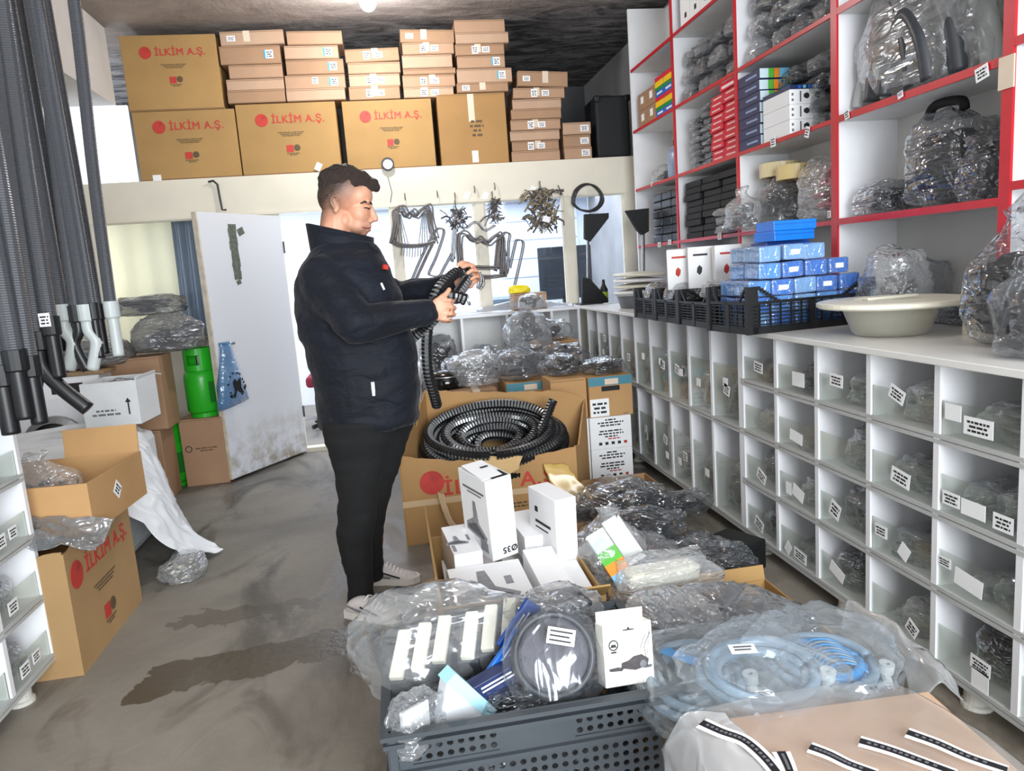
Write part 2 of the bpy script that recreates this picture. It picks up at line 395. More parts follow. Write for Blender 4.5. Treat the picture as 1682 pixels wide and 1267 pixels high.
# curtain behind the left window
def cloth_(name, hexc):
    t = NT(name); df = t.new('ShaderNodeBsdfDiffuse'); df.inputs[0].default_value = srgb(hexc); tl = t.new('ShaderNodeBsdfTranslucent'); tl.inputs[0].default_value = srgb(hexc)
    m = t.new('ShaderNodeMixShader'); m.inputs[0].default_value = .5; t.link(df.outputs[0], m.inputs[1]); t.link(tl.outputs[0], m.inputs[2]); t.link(m.outputs[0], t.out.inputs[0]); return t.m
cv = MB(); n = 44
for i in range(n + 1):
    x = -2.3 + .78 * i / n; y = 6.30 + .012 * math.sin(i * .62) + .02 * math.sin(i * .27)
    cv.v += [(x, y, .95), (x, y + .01, 2.098)]
cv.f = [(2 * i, 2 * i + 2, 2 * i + 3, 2 * i + 1) for i in range(n)]; cv.mi = [0] * n
o = obj('curtain', cv, cloth_('cream_cloth', '#f6f0da'), smooth=True); o.modifiers.new('s', 'SOLIDIFY').thickness = .003
tag(o, 'cream curtain hanging behind the window beside the door', 'curtain')
cv = MB()
for i in range(17):
    x = -1.66 + .30 * i / 16; y = 6.21 + .025 * math.sin(i * 1.6)
    cv.v += [(x, y, .95), (x + .02, y, 2.098)]
cv.f = [(2 * i, 2 * i + 2, 2 * i + 3, 2 * i + 1) for i in range(16)]; cv.mi = [0] * 16
o = obj('curtain', cv, cloth_('pale_blue_cloth', '#a3adba'), smooth=True); o.modifiers.new('s', 'SOLIDIFY').thickness = .003
tag(o, 'narrow pale blue curtain hanging next to the cream one', 'curtain')
# door: hinged at (-.78, 6.0), swung into the shop
ang = math.atan2(5.30 - 6.0, -1.235 + .78)
d1 = tag(thing('door_1', None, None, (-.78, 6.0, 0), (0, 0, ang)), kind='structure')
DOORM = NT('dirty_white_door')
v = DOORM.co(); sp = DOORM.new('ShaderNodeSeparateXYZ'); c = DOORM.new('ShaderNodeTexCoord'); DOORM.link(c.outputs['Object'], sp.inputs[0])
dirt = DOORM.math('MULTIPLY', DOORM.math('SUBTRACT', 1.0, DOORM.math('MULTIPLY', sp.outputs[2], 2.2), True), DOORM.ramp(DOORM.noise(v, 8, 5, .65), [(.42, (0, 0, 0, 1)), (.62, (1, 1, 1, 1))]))
DOORM.set(Base_Color=DOORM.mix(dirt, srgb('#d5d8de'), srgb('#9a8f7c')), Roughness=.5); DOORM = DOORM.m
bevel(obj('door_leaf', MB().box(.02, .83, -.04, 0, .02, 1.885), DOORM, d1), .003)
obj('edge_strip', MB().box(.83, .842, -.041, .001, .02, 1.885), plain('worn_edge', '#c9bfae', .7, var=.25, vscale=14), d1)
g = MB(); R = random.Random(4)
for zz in [i * .03 for i in range(13)]: g.box(.50 - R.uniform(0, .008), .565 + R.uniform(0, .01), .0005, .003, 1.42 + zz, 1.45 + zz)
g.cbox((.45, .0015, 1.76), (.06, .003, .05), (0, .4, 0)); g.cbox((.53, .0015, 1.40), (.04, .003, .03), (0, .3, 0))
obj('sticker_residue', g, plain('torn_residue', '#5c6258', .8, var=.5, vscale=40), d1)
for z in (.3, 1.6): obj('hinge', MB().tube([(.012, .0, z), (.012, .0, z + .09)], .009, 8), STEEL, d1)
obj('door_handle', MB().tube([(.79, .0, .98), (.79, .05, .98), (.70, .05, .98)], .009, 8), STEEL, d1)
struct('trim_10', MB().box(-.80, .045, 6.0, 6.1, 0, .035), CREAMP)     # threshold
# bulb
bl = thing('ceiling_bulb', 'round white bulb glowing on the stained ceiling', 'lamp', (.035, 5.25, 3.3))
obj('socket', MB().lathe([(0, 0), (.045, 0), (.045, -.03), (.022, -.04), (.022, -.09), (0, -.09)], 16), PAPER, bl, smooth=True)
obj('bulb', MB().blob((0, 0, -.135), (.11, .11, .12), sub=3), emit('bulb_glow', '#ffffff', 14), bl, smooth=True)
pl = bpy.data.lights.new('bulb_light', 'POINT'); pl.energy = 46; pl.shadow_soft_size = .07; po = bpy.data.objects.new('bulb_light', pl); COL.objects.link(po); po.location = (.035, 5.25, 3.08)
# small fittings on the fascia
ck = thing('wall_clock', 'small round white dial with dark rim on the cream fascia', 'clock', tuple(at(637, 270, y=YB - .02)), (PI / 2, 0, 0))
obj('rim', MB().lathe([(.038, -.012), (.05, -.012), (.05, .018), (.038, .018)], 20, close=True), BLACKP, ck)
obj('dial', MB().lathe([(0, .012), (.039, .012), (.039, 0), (0, 0)], 20), PAPER, ck)
p = at(637, 290, y=YB - .006)
o = obj('thin_cable', MB().tube([(p.x, p.y, p.z), (p.x + .02, p.y, p.z - .12), (p.x + .0, p.y, p.z - .2)], .003, 6), GREYP); tag(o, 'thin grey cable running down from the round dial', 'cable')
a, b, c2 = at(342, 299, y=YB - .02), at(357, 303, y=YB - .02), at(365, 345, y=YB - .02)
o = obj('bent_cable', MB().tube([a, at(350, 297, y=YB - .02), b, at(361, 325, y=YB - .02), c2, c2 + Vector((.03, 0, 0))], .008, 6), BLACKP); tag(o, 'short black bent cable stapled to the fascia above the door', 'cable')
for k, (px, py) in enumerate(((523, 274), (767, 321), (797, 322), (875, 312))):
    q = at(px, py, y=YB - .002); o = sticker(None, q, .045, .06, (0, .5, 0), False, 'paper_scrap')
    if k == 0: tag(o, 'torn white paper scrap by the foot of the second carton', 'sticker')
    else: tag(o, 'torn white paper scrap on the fascia over the heating elements, %s from the door' % ORD[k - 1], 'sticker')
hk = thing('hook_row', 'row of small rusty hooks screwed into the cream fascia', 'hooks', (0, YB - .005, 0))
for px, py in ((665, 322), (718, 318), (747, 321), (779, 310), (812, 305), (889, 312), (905, 316)):
    q = at(px, py, y=YB - .005); obj('hook', MB().tube([(q.x, 0, q.z + .02), (q.x, -.02, q.z + .015), (q.x, -.03, q.z - .01), (q.x, -.02, q.z - .03), (q.x, -.035, q.z - .035)], .004, 6), STEELD, hk)
# office things seen through glass and doorway
de = thing('desk', 'pale office desk seen through the open doorway', 'desk', (-.25, 7.7, 0))
obj('desk_top', MB().box(-.4, .6, -.3, .3, .70, .73), OFFW, de); obj('modesty_panel', MB().box(-.38, .58, -.2, -.18, .12, .70), OFFW, de)
for x in (-.38, .56): obj('leg', MB().box(x, x + .03, -.28, .28, 0, .70), OFFW, de)
ch = thing('office_chair', 'dark red office chair standing beyond the doorway', 'chair', (-.62, 7.05, 0))
obj('seat', MB().rbox((0, 0, .46), (.46, .46, .1), b=.03), plain('wine_cloth', '#7d1f36', .8), ch); obj('backrest', MB().rbox((.0, .2, .8), (.42, .08, .5), b=.03), plain('wine_cloth', '#7d1f36', .8), ch)
obj('gas_post', MB().tube([(0, 0, .08), (0, 0, .42)], .03, 10), BLACKP, ch)
for k in range(5): obj('foot', MB().tube([(0, 0, .08), (.27 * math.cos(k * 1.257), .27 * math.sin(k * 1.257), .03)], .022, 6), BLACKP, ch)
mo = thing('monitor', 'large dark screen standing behind the third window pane', 'monitor', (1.66, 6.9, .9))
obj('screen', MB().rbox((0, 0, .38), (.52, .04, .5), b=.01), plain('screen_dark', '#2c3440', .2), mo); obj('stand', MB().box(-.04, .04, -.02, .03, 0, .16).box(-.14, .14, -.09, .1, 0, .012), BLACKP, mo)
ds = thing('desk', 'white office desk under the dark screen behind the glass', 'desk', (1.5, 6.95, 0))
obj('desk_top', MB().box(-.75, .7, -.35, .35, .86, .895), OFFW, ds)
for x in (-.73, .66): obj('leg', MB().box(x, x + .04, -.33, .33, 0, .86), OFFW, ds)
o = obj('printer', MB().rbox((1.02, 6.9, .99), (.24, .26, .19), b=.015), plain('slate_plastic', '#7a8a9c', .5)); tag(o, 'blue grey box machine on the desk behind the second pane', 'printer')
# ================================================================ reusable things: film bags and cartons
def film_proto(kind, seed):
    """plastic bag skin, unit box [-.5,.5] x [-.5,.5] x [0,1]"""
    vs0, fs = ico(4); R = random.Random(seed); off = Vector((R.uniform(0, 99), R.uniform(0, 99), R.uniform(0, 99))); vs = []
    e = {'lump': .75, 'pillow': .62, 'sack': .7}[kind]
    for q in vs0:
        p = Vector([math.copysign(abs(u) ** e, u) for u in q])
        n1 = noise.noise(q * 1.6 + off); n2 = noise.noise(q * 4.2 + off * 2); n3 = 1 - abs(noise.noise(q * 6.5 + off * 3)) * 2.2
        k = 1 + .22 * n1 + .10 * n2 + .07 * n3
        p = p * k
        z = p.z
        if kind == 'sack' and z > .35:                      # gathered neck and a flared mouth
            u = (z - .35) / .75; s = 1 - .75 * math.sin(min(1, u) * PI * .62) ** 1.2 if u < .75 else .38 + (u - .75) * 1.6
            p.x *= s; p.y *= s
        if kind == 'pillow' and abs(q.x) > .82: p.z *= .35; p.x *= 1.05
        if z < -.55: p.z = -.55 + (z + .55) * .25
        vs.append((p.x * .46, p.y * .46, p.z))
    lo = min(v[2] for v in vs); hi = max(v[2] for v in vs)
    mx = max(max(abs(v[0]), abs(v[1])) for v in vs)
    mb = MB(); mb.add([(v[0] * .5 / mx, v[1] * .5 / mx, (v[2] - lo) / (hi - lo)) for v in vs], fs); return mb
_film = {}
def film_mesh(kind, seed, mat):
    key = (kind, seed % 5, mat.name)
    if key not in _film:
        base = _film.get((kind, seed % 5))
        if base is None: base = _film[(kind, seed % 5)] = film_proto(kind, seed % 5 + {'lump': 0, 'pillow': 50, 'sack': 100}[kind])
        _film[key] = base.mesh('bag_film', mat, True)
    return _film[key]
_cont = {}
def contents_mesh(kind, seed, mats):
    """what the bag holds, in the same unit box"""
    key = (kind, seed % 4, mats[0].name)
    if key in _cont: return _cont[key]
    R = random.Random(seed % 4 * 13 + len(kind)); mb = MB()
    def spot(s=.30): return Vector((R.uniform(-s, s), R.uniform(-s, s), R.uniform(.16, .72)))
    if kind == 'tubes':
        for i in range(9):
            a = spot(.22); d = Vector((R.uniform(-1, 1), R.uniform(-1, 1), R.uniform(-.5, .6))).normalized() * .24; mb.cur = i % len(mats)
            mb.tube([a - d, a - d * .2 + Vector((0, 0, .03)), a + d], R.uniform(.05, .09), 10)
    elif kind == 'blocks':
        for i in range(9):
            mb.cur = i % len(mats); mb.rbox(spot(.24), (R.uniform(.16, .4), R.uniform(.14, .3), R.uniform(.1, .25)), (R.uniform(-.5, .5), R.uniform(-.5, .5), R.uniform(0, 3)), .02)
    elif kind == 'discs':
        for i in range(8):
            mb.cur = i % len(mats); r = R.uniform(.12, .24); c = spot(.2); m = Euler((R.uniform(-.9, .9), R.uniform(-.9, .9), 0)).to_matrix().to_4x4()
            mb.lathe([(r * .45, -.03), (r, -.03), (r, .03), (r * .45, .03)], 14, c, m, True)
    elif kind == 'coil':
        for i in range(5):
            r = .30 - .03 * (i % 3); z = .2 + .13 * i; mb.cur = i % len(mats)
            mb.tube([(r * math.cos(t * .35) * (1 + .03 * i), r * math.sin(t * .35), z + .02 * math.sin(t)) for t in range(19)], .055, 8)
    elif kind == 'cover':
        mb.blob((0, 0, .42), (.78, .74, .78), sub=3, seed=seed, amp=.2, fr=1.6, e=.7); mb.cur = len(mats) - 1
        mb.blob((.15, -.2, .55), (.35, .3, .4), sub=2, seed=seed, amp=.2)
    elif kind == 'bits':
        for i in range(42):
            mb.cur = i % len(mats); c = Vector((R.uniform(-.36, .36), R.uniform(-.36, .36), R.uniform(.08, .62)))
            mb.cbox(c, (R.uniform(.04, .13), R.uniform(.04, .1), R.uniform(.03, .08)), (R.uniform(0, 3), R.uniform(0, 3), R.uniform(0, 3)))
    elif kind == 'slabs':
        for i in range(6):
            mb.cur = i % len(mats); mb.rbox((R.uniform(-.05, .05), R.uniform(-.05, .05), .12 + i * .14), (.66, .62, .10), (0, 0, R.uniform(-.2, .2)), .015)
    me = mb.mesh('contents', list(mats), kind in ('tubes', 'coil', 'cover', 'discs')); _cont[key] = me; return me
MIX_DARK = [BLACKP, DARKG]; MIX_GREY = [DARKG, GREYP, DARKG]; MIX_LIGHT = [GREYP, CREAMPL, LGREY]; MIX_BLACK = [BLACKM, BLACKP]; MIX_BROWN = [plain('maroon_plastic', '#5e3a3c', .5), BLACKP]; MIX_WHITE = [CREAMPL, PAPER]; MIX_RED = [plain('crimson_plastic', '#a3182a', .4), plain('crimson_plastic', '#a3182a', .4)]; MIX_STEEL = [STEEL, LGREY, STEELD]
def bag(label, loc, size, rotz=0.0, kind='lump', filmm=None, cont='blocks', mats=MIX_DARK, seed=0, name='plastic_bag', group=None, tilt=(0, 0), cs=.92, cat='bag', lab=None):
    filmm = filmm or FILMS[1]
    o = obj(name, film_mesh(kind, seed, filmm), None, None, loc, (tilt[0], tilt[1], rotz), scale=size)
    tag(o, label, cat, group)
    if cont:
        f = .78 if kind == 'sack' else 1
        obj('contents', contents_mesh(cont, seed, mats), None, o, (0, 0, .03), scale=(cs, cs, cs * f))
    if lab:                                              # paper label stuck on the film: (x, z, width, height, tilt) facing -Y, in metres
        pass
    return o
def carton_box(label, c, d, rotz=0.0, mat=None, cat='box', name='cardboard_box', group=None, tape=True, stick=None, face='y', tilt=0.0, seam=True, seed=0):
    """closed carton: c = centre of the base, d = (w, depth, h); front face looks along local -Y"""
    R = random.Random(seed + int(c[0] * 971) + int(c[2] * 733)); w_, dp, h = d
    o = obj(name, MB().rbox((0, 0, h / 2), d, b=min(.004, h * .05)), mat or KR[0], None, c, (0, tilt, rotz)); tag(o, label, cat, group)
    y = -dp / 2 - .0009
    if seam:
        obj('flap_seam', MB().box(-w_ / 2 + .004, w_ / 2 - .004, y, y + .0008, h - .012, h - .008).box(-w_ / 2 + .002, w_ / 2 - .002, y, y + .0008, .003, .006), plain('seam_shadow_brown', '#7d5f47', .8), o)
    if tape:
        x = R.uniform(-.1, .1) * w_
        tm = MB(); tm.box(x - .024, x + .024, y - .0004, y + .0006, h * .25, h); tm.box(x - .024, x + .024, -dp / 2, dp / 2, h, h + .0008); obj('tape', tm, TAPEC, o)
    if stick:
        for (u, vv, sw, sh, cy) in stick:
            sticker(o, (u * w_, y - .0004, vv * h), sw, sh, seed=R.randint(0, 99))
            if cy: obj('blue_strip', MB().box(u * w_ - sw / 2 - .012, u * w_ - sw / 2, y - .0015, y, vv * h - sh / 2, vv * h + sh / 2), CYAN, o)
    return o
def ilkim_print(parent, cx, cz, s, y, rot=(0, 0, 0), letters='İLKİM A.Ş.', emblem=True):
    """red maker's line, emblem, address lines and badge; s = overall width in metres, on the local -Y face"""
    r = obj('printed_lettering', text_mesh(letters, s * .162, RINK, .02), None, parent, (cx + s * .13, y, cz), (PI / 2, 0, 0))
    if emblem:
        em = MB(); R_ = s * .10
        em.lathe([(0, 0), (R_, 0), (R_, .0012), (0, .0012)], 24)
        e = obj('printed_emblem', em, RINK, parent, (cx - s * .44, y, cz), (PI / 2, 0, 0))
        ar = MB()
        for k in range(3):
            rr = R_ * (.34 + .22 * k); ar.tube([(rr * math.cos(a), rr * math.sin(a), .0014) for a in [(.55 + .13 * i) for i in range(8)]], R_ * .035, 4)
        obj('emblem_arcs', ar, plain('dark_red_ink', '#7c2620', .7), e)
    obj('printed_address', dashes([.42, .34, .28], s, s * .026, 3, cx, cz - s * .20), plain('brown_ink', '#5b4a30', .7), parent, (0, y, 0))
    bd = MB(); bd.box(cx - s * .10, cx + s * .01, -.001, 0, cz - s * .51, cz - s * .40)
    obj('printed_badge', bd, RINK, parent, (0, y, 0))
    k = MB(); m = Matrix.Translation((cx + s * .067, 0, cz - s * .445)) @ Matrix.Rotation(PI / 2, 4, 'X')
    k.lathe([(0, 0), (s * .052, 0), (s * .052, .001), (0, .001)], 12, mtx=m); obj('printed_seal', k, plain('brown_ink', '#5b4a30', .7), parent, (0, y, 0))
    obj('printed_small_lines', dashes([.2, .12], s, s * .024, 5, cx, cz - s * .53), plain('brown_ink', '#5b4a30', .7), parent, (0, y, 0))
    return r
def text_mesh(body, size, mat, bold):
    t = text(body, size, None, (0, 0, 0), (0, 0, 0), mat, bold=bold); me = t.data; bpy.data.objects.remove(t); return me
def open_carton(name, label, loc, d, rotz, mat, cat='box', th=.006, flaps=(), ragged=0, seed=0):
    """open-topped carton: wall panels are parts; flaps = list of (side, length, angle from vertical outwards)"""
    w_, dp, h = d; t = thing(name, label, cat, loc, (0, 0, rotz)); R = random.Random(seed)
    def wall(x0, x1, y0, y1, along):
        mb = MB(); n = 14 if ragged else 1
        for i in range(n + 1):
            u = i / n; z = h - (ragged * (R.random() ** 2) if ragged else 0)
            if along == 'x':
                x = x0 + (x1 - x0) * u; mb.v += [(x, y0, 0), (x, y1, 0), (x, y1, z), (x, y0, z)]
            else:
                y = y0 + (y1 - y0) * u; mb.v += [(x0, y, 0), (x1, y, 0), (x1, y, z), (x0, y, z)]
        for i in range(n):
            a = i * 4
            for k in range(4): mb.f.append((a + k, a + (k + 1) % 4, a + 4 + (k + 1) % 4, a + 4 + k))
        mb.f += [(0, 1, 2, 3), (n * 4 + 3, n * 4 + 2, n * 4 + 1, n * 4)]; mb.mi = [0] * len(mb.f); return mb
    X, Y = w_ / 2, dp / 2
    obj('front_wall', wall(-X, X, -Y, -Y + th, 'x'), mat, t); obj('rear_wall', wall(-X, X, Y - th, Y, 'x'), mat, t)
    obj('side_wall', wall(-X, -X + th, -Y + th, Y - th, 'y'), mat, t); obj('side_wall', wall(X - th, X, -Y + th, Y - th, 'y'), mat, t)
    obj('bottom_panel', MB().box(-X + th, X - th, -Y + th, Y - th, .004, .012), KIN, t)
    for sd, ln, an, *rg in flaps:
        if sd in 'fb':
            s = -1 if sd == 'f' else 1; fl = MB(); m = Matrix.Translation((0, s * (Y - th / 2), h)) @ Matrix.Rotation(-s * math.radians(an), 4, 'X')
            fl.box(rg[0] if rg else -X + .004, rg[1] if rg else X - .004, -th / 2, th / 2, 0, ln, m)
        else:
            s = -1 if sd == 'l' else 1; fl = MB(); m = Matrix.Translation((s * (X - th / 2), 0, h)) @ Matrix.Rotation(s * math.radians(an), 4, 'Y')
            fl.box(-th / 2, th / 2, -Y + .004, Y - .004, 0, ln, m)
        obj('flap', fl, mat, t)
    return t
def sheet(name, label, cat, pts, nx, ny, mat, amp=.02, fr=6, seed=0, th=.003, group=None, an=(1, 1, 1)):
    """crumpled film or cloth through a grid of control points (rows of equal length), smooth in between"""
    rows = len(pts); cols = len(pts[0]); mb = MB()
    def cr(a, b, c, d, t): return .5 * ((2 * b) + (c - a) * t + (2 * a - 5 * b + 4 * c - d) * t * t + (3 * b - a - 3 * c + d) * t ** 3)
    P = [[Vector(p) for p in r] for r in pts]
    def g(i, j): return P[max(0, min(rows - 1, i))][max(0, min(cols - 1, j))]
    for a in range(ny + 1):
        u = a / ny * (rows - 1); i = min(int(u), rows - 2); fu = u - i
        for b in range(nx + 1):
            v_ = b / nx * (cols - 1); j = min(int(v_), cols - 2); fv = v_ - j
            q = [cr(g(i + k, j - 1), g(i + k, j), g(i + k, j + 1), g(i + k, j + 2), fv) for k in (-1, 0, 1, 2)]
            p = cr(*q, fu); s = Vector((seed, seed * 2.7, 0))
            pa = Vector((p.x * an[0], p.y * an[1], p.z * an[2])); r1 = noise.noise(pa * fr + s); r2 = 1 - 2 * abs(noise.noise(pa * fr * 1.4 + s * 3))
            p = p + Vector((r2 * .5, noise.noise(pa * fr + s * 5) * .6, r1 + .4 * r2)) * amp
            mb.v.append(tuple(p))
    mb.f = [(a * (nx + 1) + b, a * (nx + 1) + b + 1, (a + 1) * (nx + 1) + b + 1, (a + 1) * (nx + 1) + b) for a in range(ny) for b in range(nx)]; mb.mi = [0] * len(mb.f)
    o = obj(name, mb, mat, smooth=True); o.modifiers.new('thickness', 'SOLIDIFY').thickness = th
    return tag(o, label, cat, group)
def ribbed(pts, r, pitch=.006, n=10, amp=.12):
    """ribbed hose: resample the path at half the pitch and alternate the radius"""
    pts = [Vector(p) for p in pts]; out = [pts[0]]; step = pitch / 2; acc = 0.0
    for a, b in zip(pts, pts[1:]):
        L = (b - a).length; d = step - acc
        while d <= L: out.append(a + (b - a) * (d / L)); d += step
        acc = (acc + L) % step if L else acc
        acc = L - (d - step)
    rr = [r * (1 + (amp if i % 2 else -amp)) for i in range(len(out))]
    return MB().tube(out, rr, n)
def spline(pts, n=12):
    P = [Vector(p) for p in pts]; o = []
    for i in range(len(P) - 1):
        a, b, c, d = P[max(0, i - 1)], P[i], P[i + 1], P[min(len(P) - 1, i + 2)]
        for k in range(n):
            t = k / n; o.append(.5 * ((2 * b) + (c - a) * t + (2 * a - 5 * b + 4 * c - d) * t * t + (3 * b - a - 3 * c + d) * t ** 3))
    return o + [P[-1]]
# ================================================================ low white bin cabinets along the right wall
XF, XBK, TH = 1.50, 1.93, .02
def bin_cabinet(label, ys, zs, glass_h, legs, name='bin_cabinet'):
    y0, y1 = ys[0], ys[-1]
    t = thing(name, label, 'cabinet', (XF, (y0 + y1) / 2, 0)); oy = (y0 + y1) / 2
    for y in ys: obj('divider', MB().box(.004, XBK - XF, y - oy - TH / 2, y - oy + TH / 2, zs[0] - TH, zs[-1]), WHITE, t)
    for z in zs[:-1]:
        s = obj('shelf', MB().box(.004, XBK - XF, y0 - oy, y1 - oy, z - TH, z), WHITE, t)
        g = MB().box(-.004, .004, y0 - oy - .01, y1 - oy + .01, z - TH - .004, z - .012).box(-.004, .004, y0 - oy - .01, y1 - oy + .01, z - .008, z + .004)
        obj('glass_track', g, TRIMG, s)
    for y in ys: obj('edge_strip', MB().box(-.002, .004, y - oy - TH / 2 - .001, y - oy + TH / 2 + .001, zs[0], zs[-1]), WHITE, t)
    obj('back_panel', MB().box(XBK - XF, XBK - XF + .008, y0 - oy, y1 - oy, zs[0] - TH, zs[-1]), plain('grey_brown_back', '#8f8a84', .7, var=.08), t)  # whole back panel in one tone, darker and browner than the shelves
    for y in legs: obj('leg', MB().lathe([(0, 0), (.042, 0), (.042, .012), (.034, .016), (.034, zs[0] - TH), (0, zs[0] - TH)], 18, (.06, y - oy, 0)), plain('aged_white_pvc', '#cfcdc3', .4, var=.06), t, smooth=False)
    for a, b in zip(ys, ys[1:]):
        for z, zz in zip(zs, zs[1:]):
            gh = (zz - z) * glass_h
            obj('glass_pane', MB().box(.006, .010, a - oy + TH / 2, b - oy - TH / 2, z + .002, z + gh), GLASS, t)
    return t, oy
YA = [1.23, 1.53, 1.825, 2.13, 2.43, 2.72, 3.01]; ZA = [.10, .337, .567, .793, .998]
YC = [3.035, 3.33, 3.605, 3.885, 4.18, 4.46, 4.74, 5.02, 5.30, 5.58]; ZC = [.10, .565, .998]
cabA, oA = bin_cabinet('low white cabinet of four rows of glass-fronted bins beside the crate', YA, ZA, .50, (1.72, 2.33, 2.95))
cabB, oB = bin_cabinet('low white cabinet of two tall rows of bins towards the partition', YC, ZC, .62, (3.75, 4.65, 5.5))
def price(cab, oy, y, z, w_=.075, h=.042, tilt=0.0, marks=True, seed=0):
    return sticker(cab, (-.003 + .005, y - oy, z), w_, h, (0, tilt, -PI / 2), marks, 'price_label', seed)
rowname = ['bottom row', 'third row down', 'second row down', 'top row']
colname = ['nearest column', 'second column', 'third column', 'fourth column', 'fifth column', 'sixth column']
# (column, row from the top) -> list of (kind, contents, mix, film, height share, depth share, width share, y shift), labels [(dy, dz, w, h, tilt, marks)]
F0, F1, F2, F3 = FILMS
CELLS = {
 (1, 0): ([('lump', 'coil', MIX_GREY, F0, .62, .72, .8, -.03)], [(.0, .05, .1, .05, 0, True), (.09, .075, .06, .045, 0, False)], 'clear bag holding a coiled grey hose'),
 (2, 0): ([('sack', 'bits', MIX_LIGHT, F0, .92, .7, .8, -.03)], [(.02, .09, .07, .045, .35, True)], 'tall crumpled clear bag of pale bits'),
 (3, 0): ([('sack', 'bits', MIX_GREY, F0, .9, .7, .75, -.03)], [(.03, .09, .075, .045, .05, True)], 'crumpled clear bag of grey bits'),
 (4, 0): ([('lump', 'slabs', MIX_DARK, F2, .7, .7, .8, -.05)], [(-.02, .06, .085, .055, .0, False)], 'smoky bag of dark slabs under a large blank label'),
 (5, 0): ([('lump', 'cover', MIX_DARK, F2, .6, .7, .8, -.03)], [(.0, .07, .075, .045, .1, True)], 'smoky bag with a rounded dark cover'),
 (1, 1): ([('lump', 'blocks', MIX_GREY, F1, .55, .6, .5, .05), ('sack', 'bits', MIX_GREY, F1, .72, .6, .5, -.08)], [(.09, .05, .065, .04, 0, True), (.01, .045, .085, .045, 0, False), (-.09, .04, .065, .045, 0, True)], 'grey bag of fittings behind three labels'),
 (2, 1): ([('lump', 'coil', MIX_DARK, F1, .62, .75, .85, 0)], [(.0, .055, .085, .05, .15, True)], 'grey bag with a dark coil'),
 (3, 1): ([('lump', 'bits', MIX_GREY, F1, .8, .6, .72, -.03)], [], 'grey crumpled bag of small fittings without a label'),
 (4, 1): ([('pillow', None, MIX_GREY, F0, .15, .6, .7, 0)], [(.0, .055, .09, .045, .12, False)], 'nearly empty flat clear bag behind a blank label'),
 (5, 1): ([('lump', 'bits', MIX_STEEL, F0, .6, .7, .8, 0)], [], 'clear bag of shiny silvery bits'),
 (1, 2): ([('pillow', 'blocks', MIX_LIGHT, F0, .3, .7, .5, .05), ('lump', 'cover', [plain('slate_blue_plastic', '#3f4d5c', .45)], F1, .5, .6, .4, -.09)], [(.11, .085, .05, .03, 0, True), (.02, .06, .10, .05, .1, False)], 'flat clear bag of pale blocks behind a slanted blank label'),
 (2, 2): ([('pillow', 'tubes', MIX_GREY, F1, .5, .8, .9, 0)], [(.09, .08, .06, .04, 0, True), (-.02, .05, .045, .05, .5, False)], 'long grey bag of tubes'),
 (3, 2): ([('lump', 'bits', MIX_BROWN, F2, .85, .6, .7, -.04)], [(.04, .07, .06, .06, .35, True)], 'dark bag with wine red bits on top'),
 (4, 2): ([('lump', 'bits', MIX_WHITE, F0, .62, .6, .7, -.02)], [(.06, .06, .04, .05, 0, False), (-.01, .06, .08, .05, .3, False)], 'clear bag of white bits'),
 (5, 2): ([('lump', 'blocks', MIX_BLACK, F2, .75, .7, .75, 0)], [(-.01, .05, .075, .05, .4, True)], 'dark bag of black angled pieces'),
 (1, 3): ([('lump', 'cover', MIX_BLACK, FDARK, .85, .85, .9, -.02)], [(-.03, .075, .07, .04, .05, True), (-.03, .03, .06, .06, 0, False)], 'big black curved part filling its bin'),
 (2, 3): ([('lump', None, MIX_WHITE, F3, .55, .5, .5, -.02), ('pillow', 'blocks', [BEIGE, LGREY], F0, .28, .7, .7, .02)], [(-.06, .05, .05, .045, .5, True)], 'crumpled white bag on beige pieces'),
 (3, 3): ([('lump', 'cover', MIX_BLACK, FDARK, .78, .8, .85, 0)], [(.03, .075, .085, .045, .35, False)], 'black rounded cover behind a slanted label'),
 (4, 3): ([('pillow', 'blocks', MIX_LIGHT, F1, .35, .7, .8, 0)], [(.07, .04, .04, .05, .6, False), (-.02, .04, .09, .045, .1, True)], 'flat grey bag of pale blocks on the floor of its bin'),
 (5, 3): ([('lump', 'blocks', MIX_BLACK, F2, .7, .7, .8, 0)], [(.02, .06, .075, .05, .35, True)], 'grey film over black pieces'),
 (0, 0): ([('lump', 'blocks', MIX_GREY, F1, .6, .7, .8, 0)], [], 'grey bag of blocks'), (0, 1): ([('lump', 'bits', MIX_GREY, F1, .6, .7, .8, 0)], [], 'grey bag of bits'),
 (0, 2): ([('lump', 'tubes', MIX_GREY, F1, .6, .7, .8, 0)], [], 'grey bag of tubes'), (0, 3): ([('lump', 'cover', MIX_DARK, FDARK, .8, .8, .8, 0)], [], 'dark cover in film'),
}
def fill_cell(ys, zs, c, r, spec, cab, oy, rown, coln, seed):
    items, labels, text_ = spec; n = len(zs) - 1; z0 = zs[n - 1 - r]; hh = zs[n - r] - z0 - TH; a, b = ys[c], ys[c + 1]; wd = b - a - TH
    for k, (kind, cont, mats, fm, hs, dp, ws, dy) in enumerate(items):
        lb = '%s, %s, %s' % (text_ if k == 0 else 'smaller second bag in its bin', rown, coln)
        bag(lb, (XF + .022 + .38 * dp / 2, (a + b) / 2 + dy * .7, z0 + .0015), (.38 * dp, wd * ws * .96, hh * hs), kind=kind, filmm=fm, cont=cont, mats=mats, seed=seed + k * 3, name='parts_bag', group='bagged parts in the low bins')
    for k, (dy, dz, lw, lh, tl, mk) in enumerate(labels): price(cab, oy, (a + b) / 2 + dy, z0 + dz, lw, lh, tl, mk, seed + k)
for (c, r), spec in CELLS.items():
    fill_cell(YA, ZA, c, r, spec, cabA, oA, rowname[3 - r], colname[c], c * 4 + r)
R = random.Random(9)
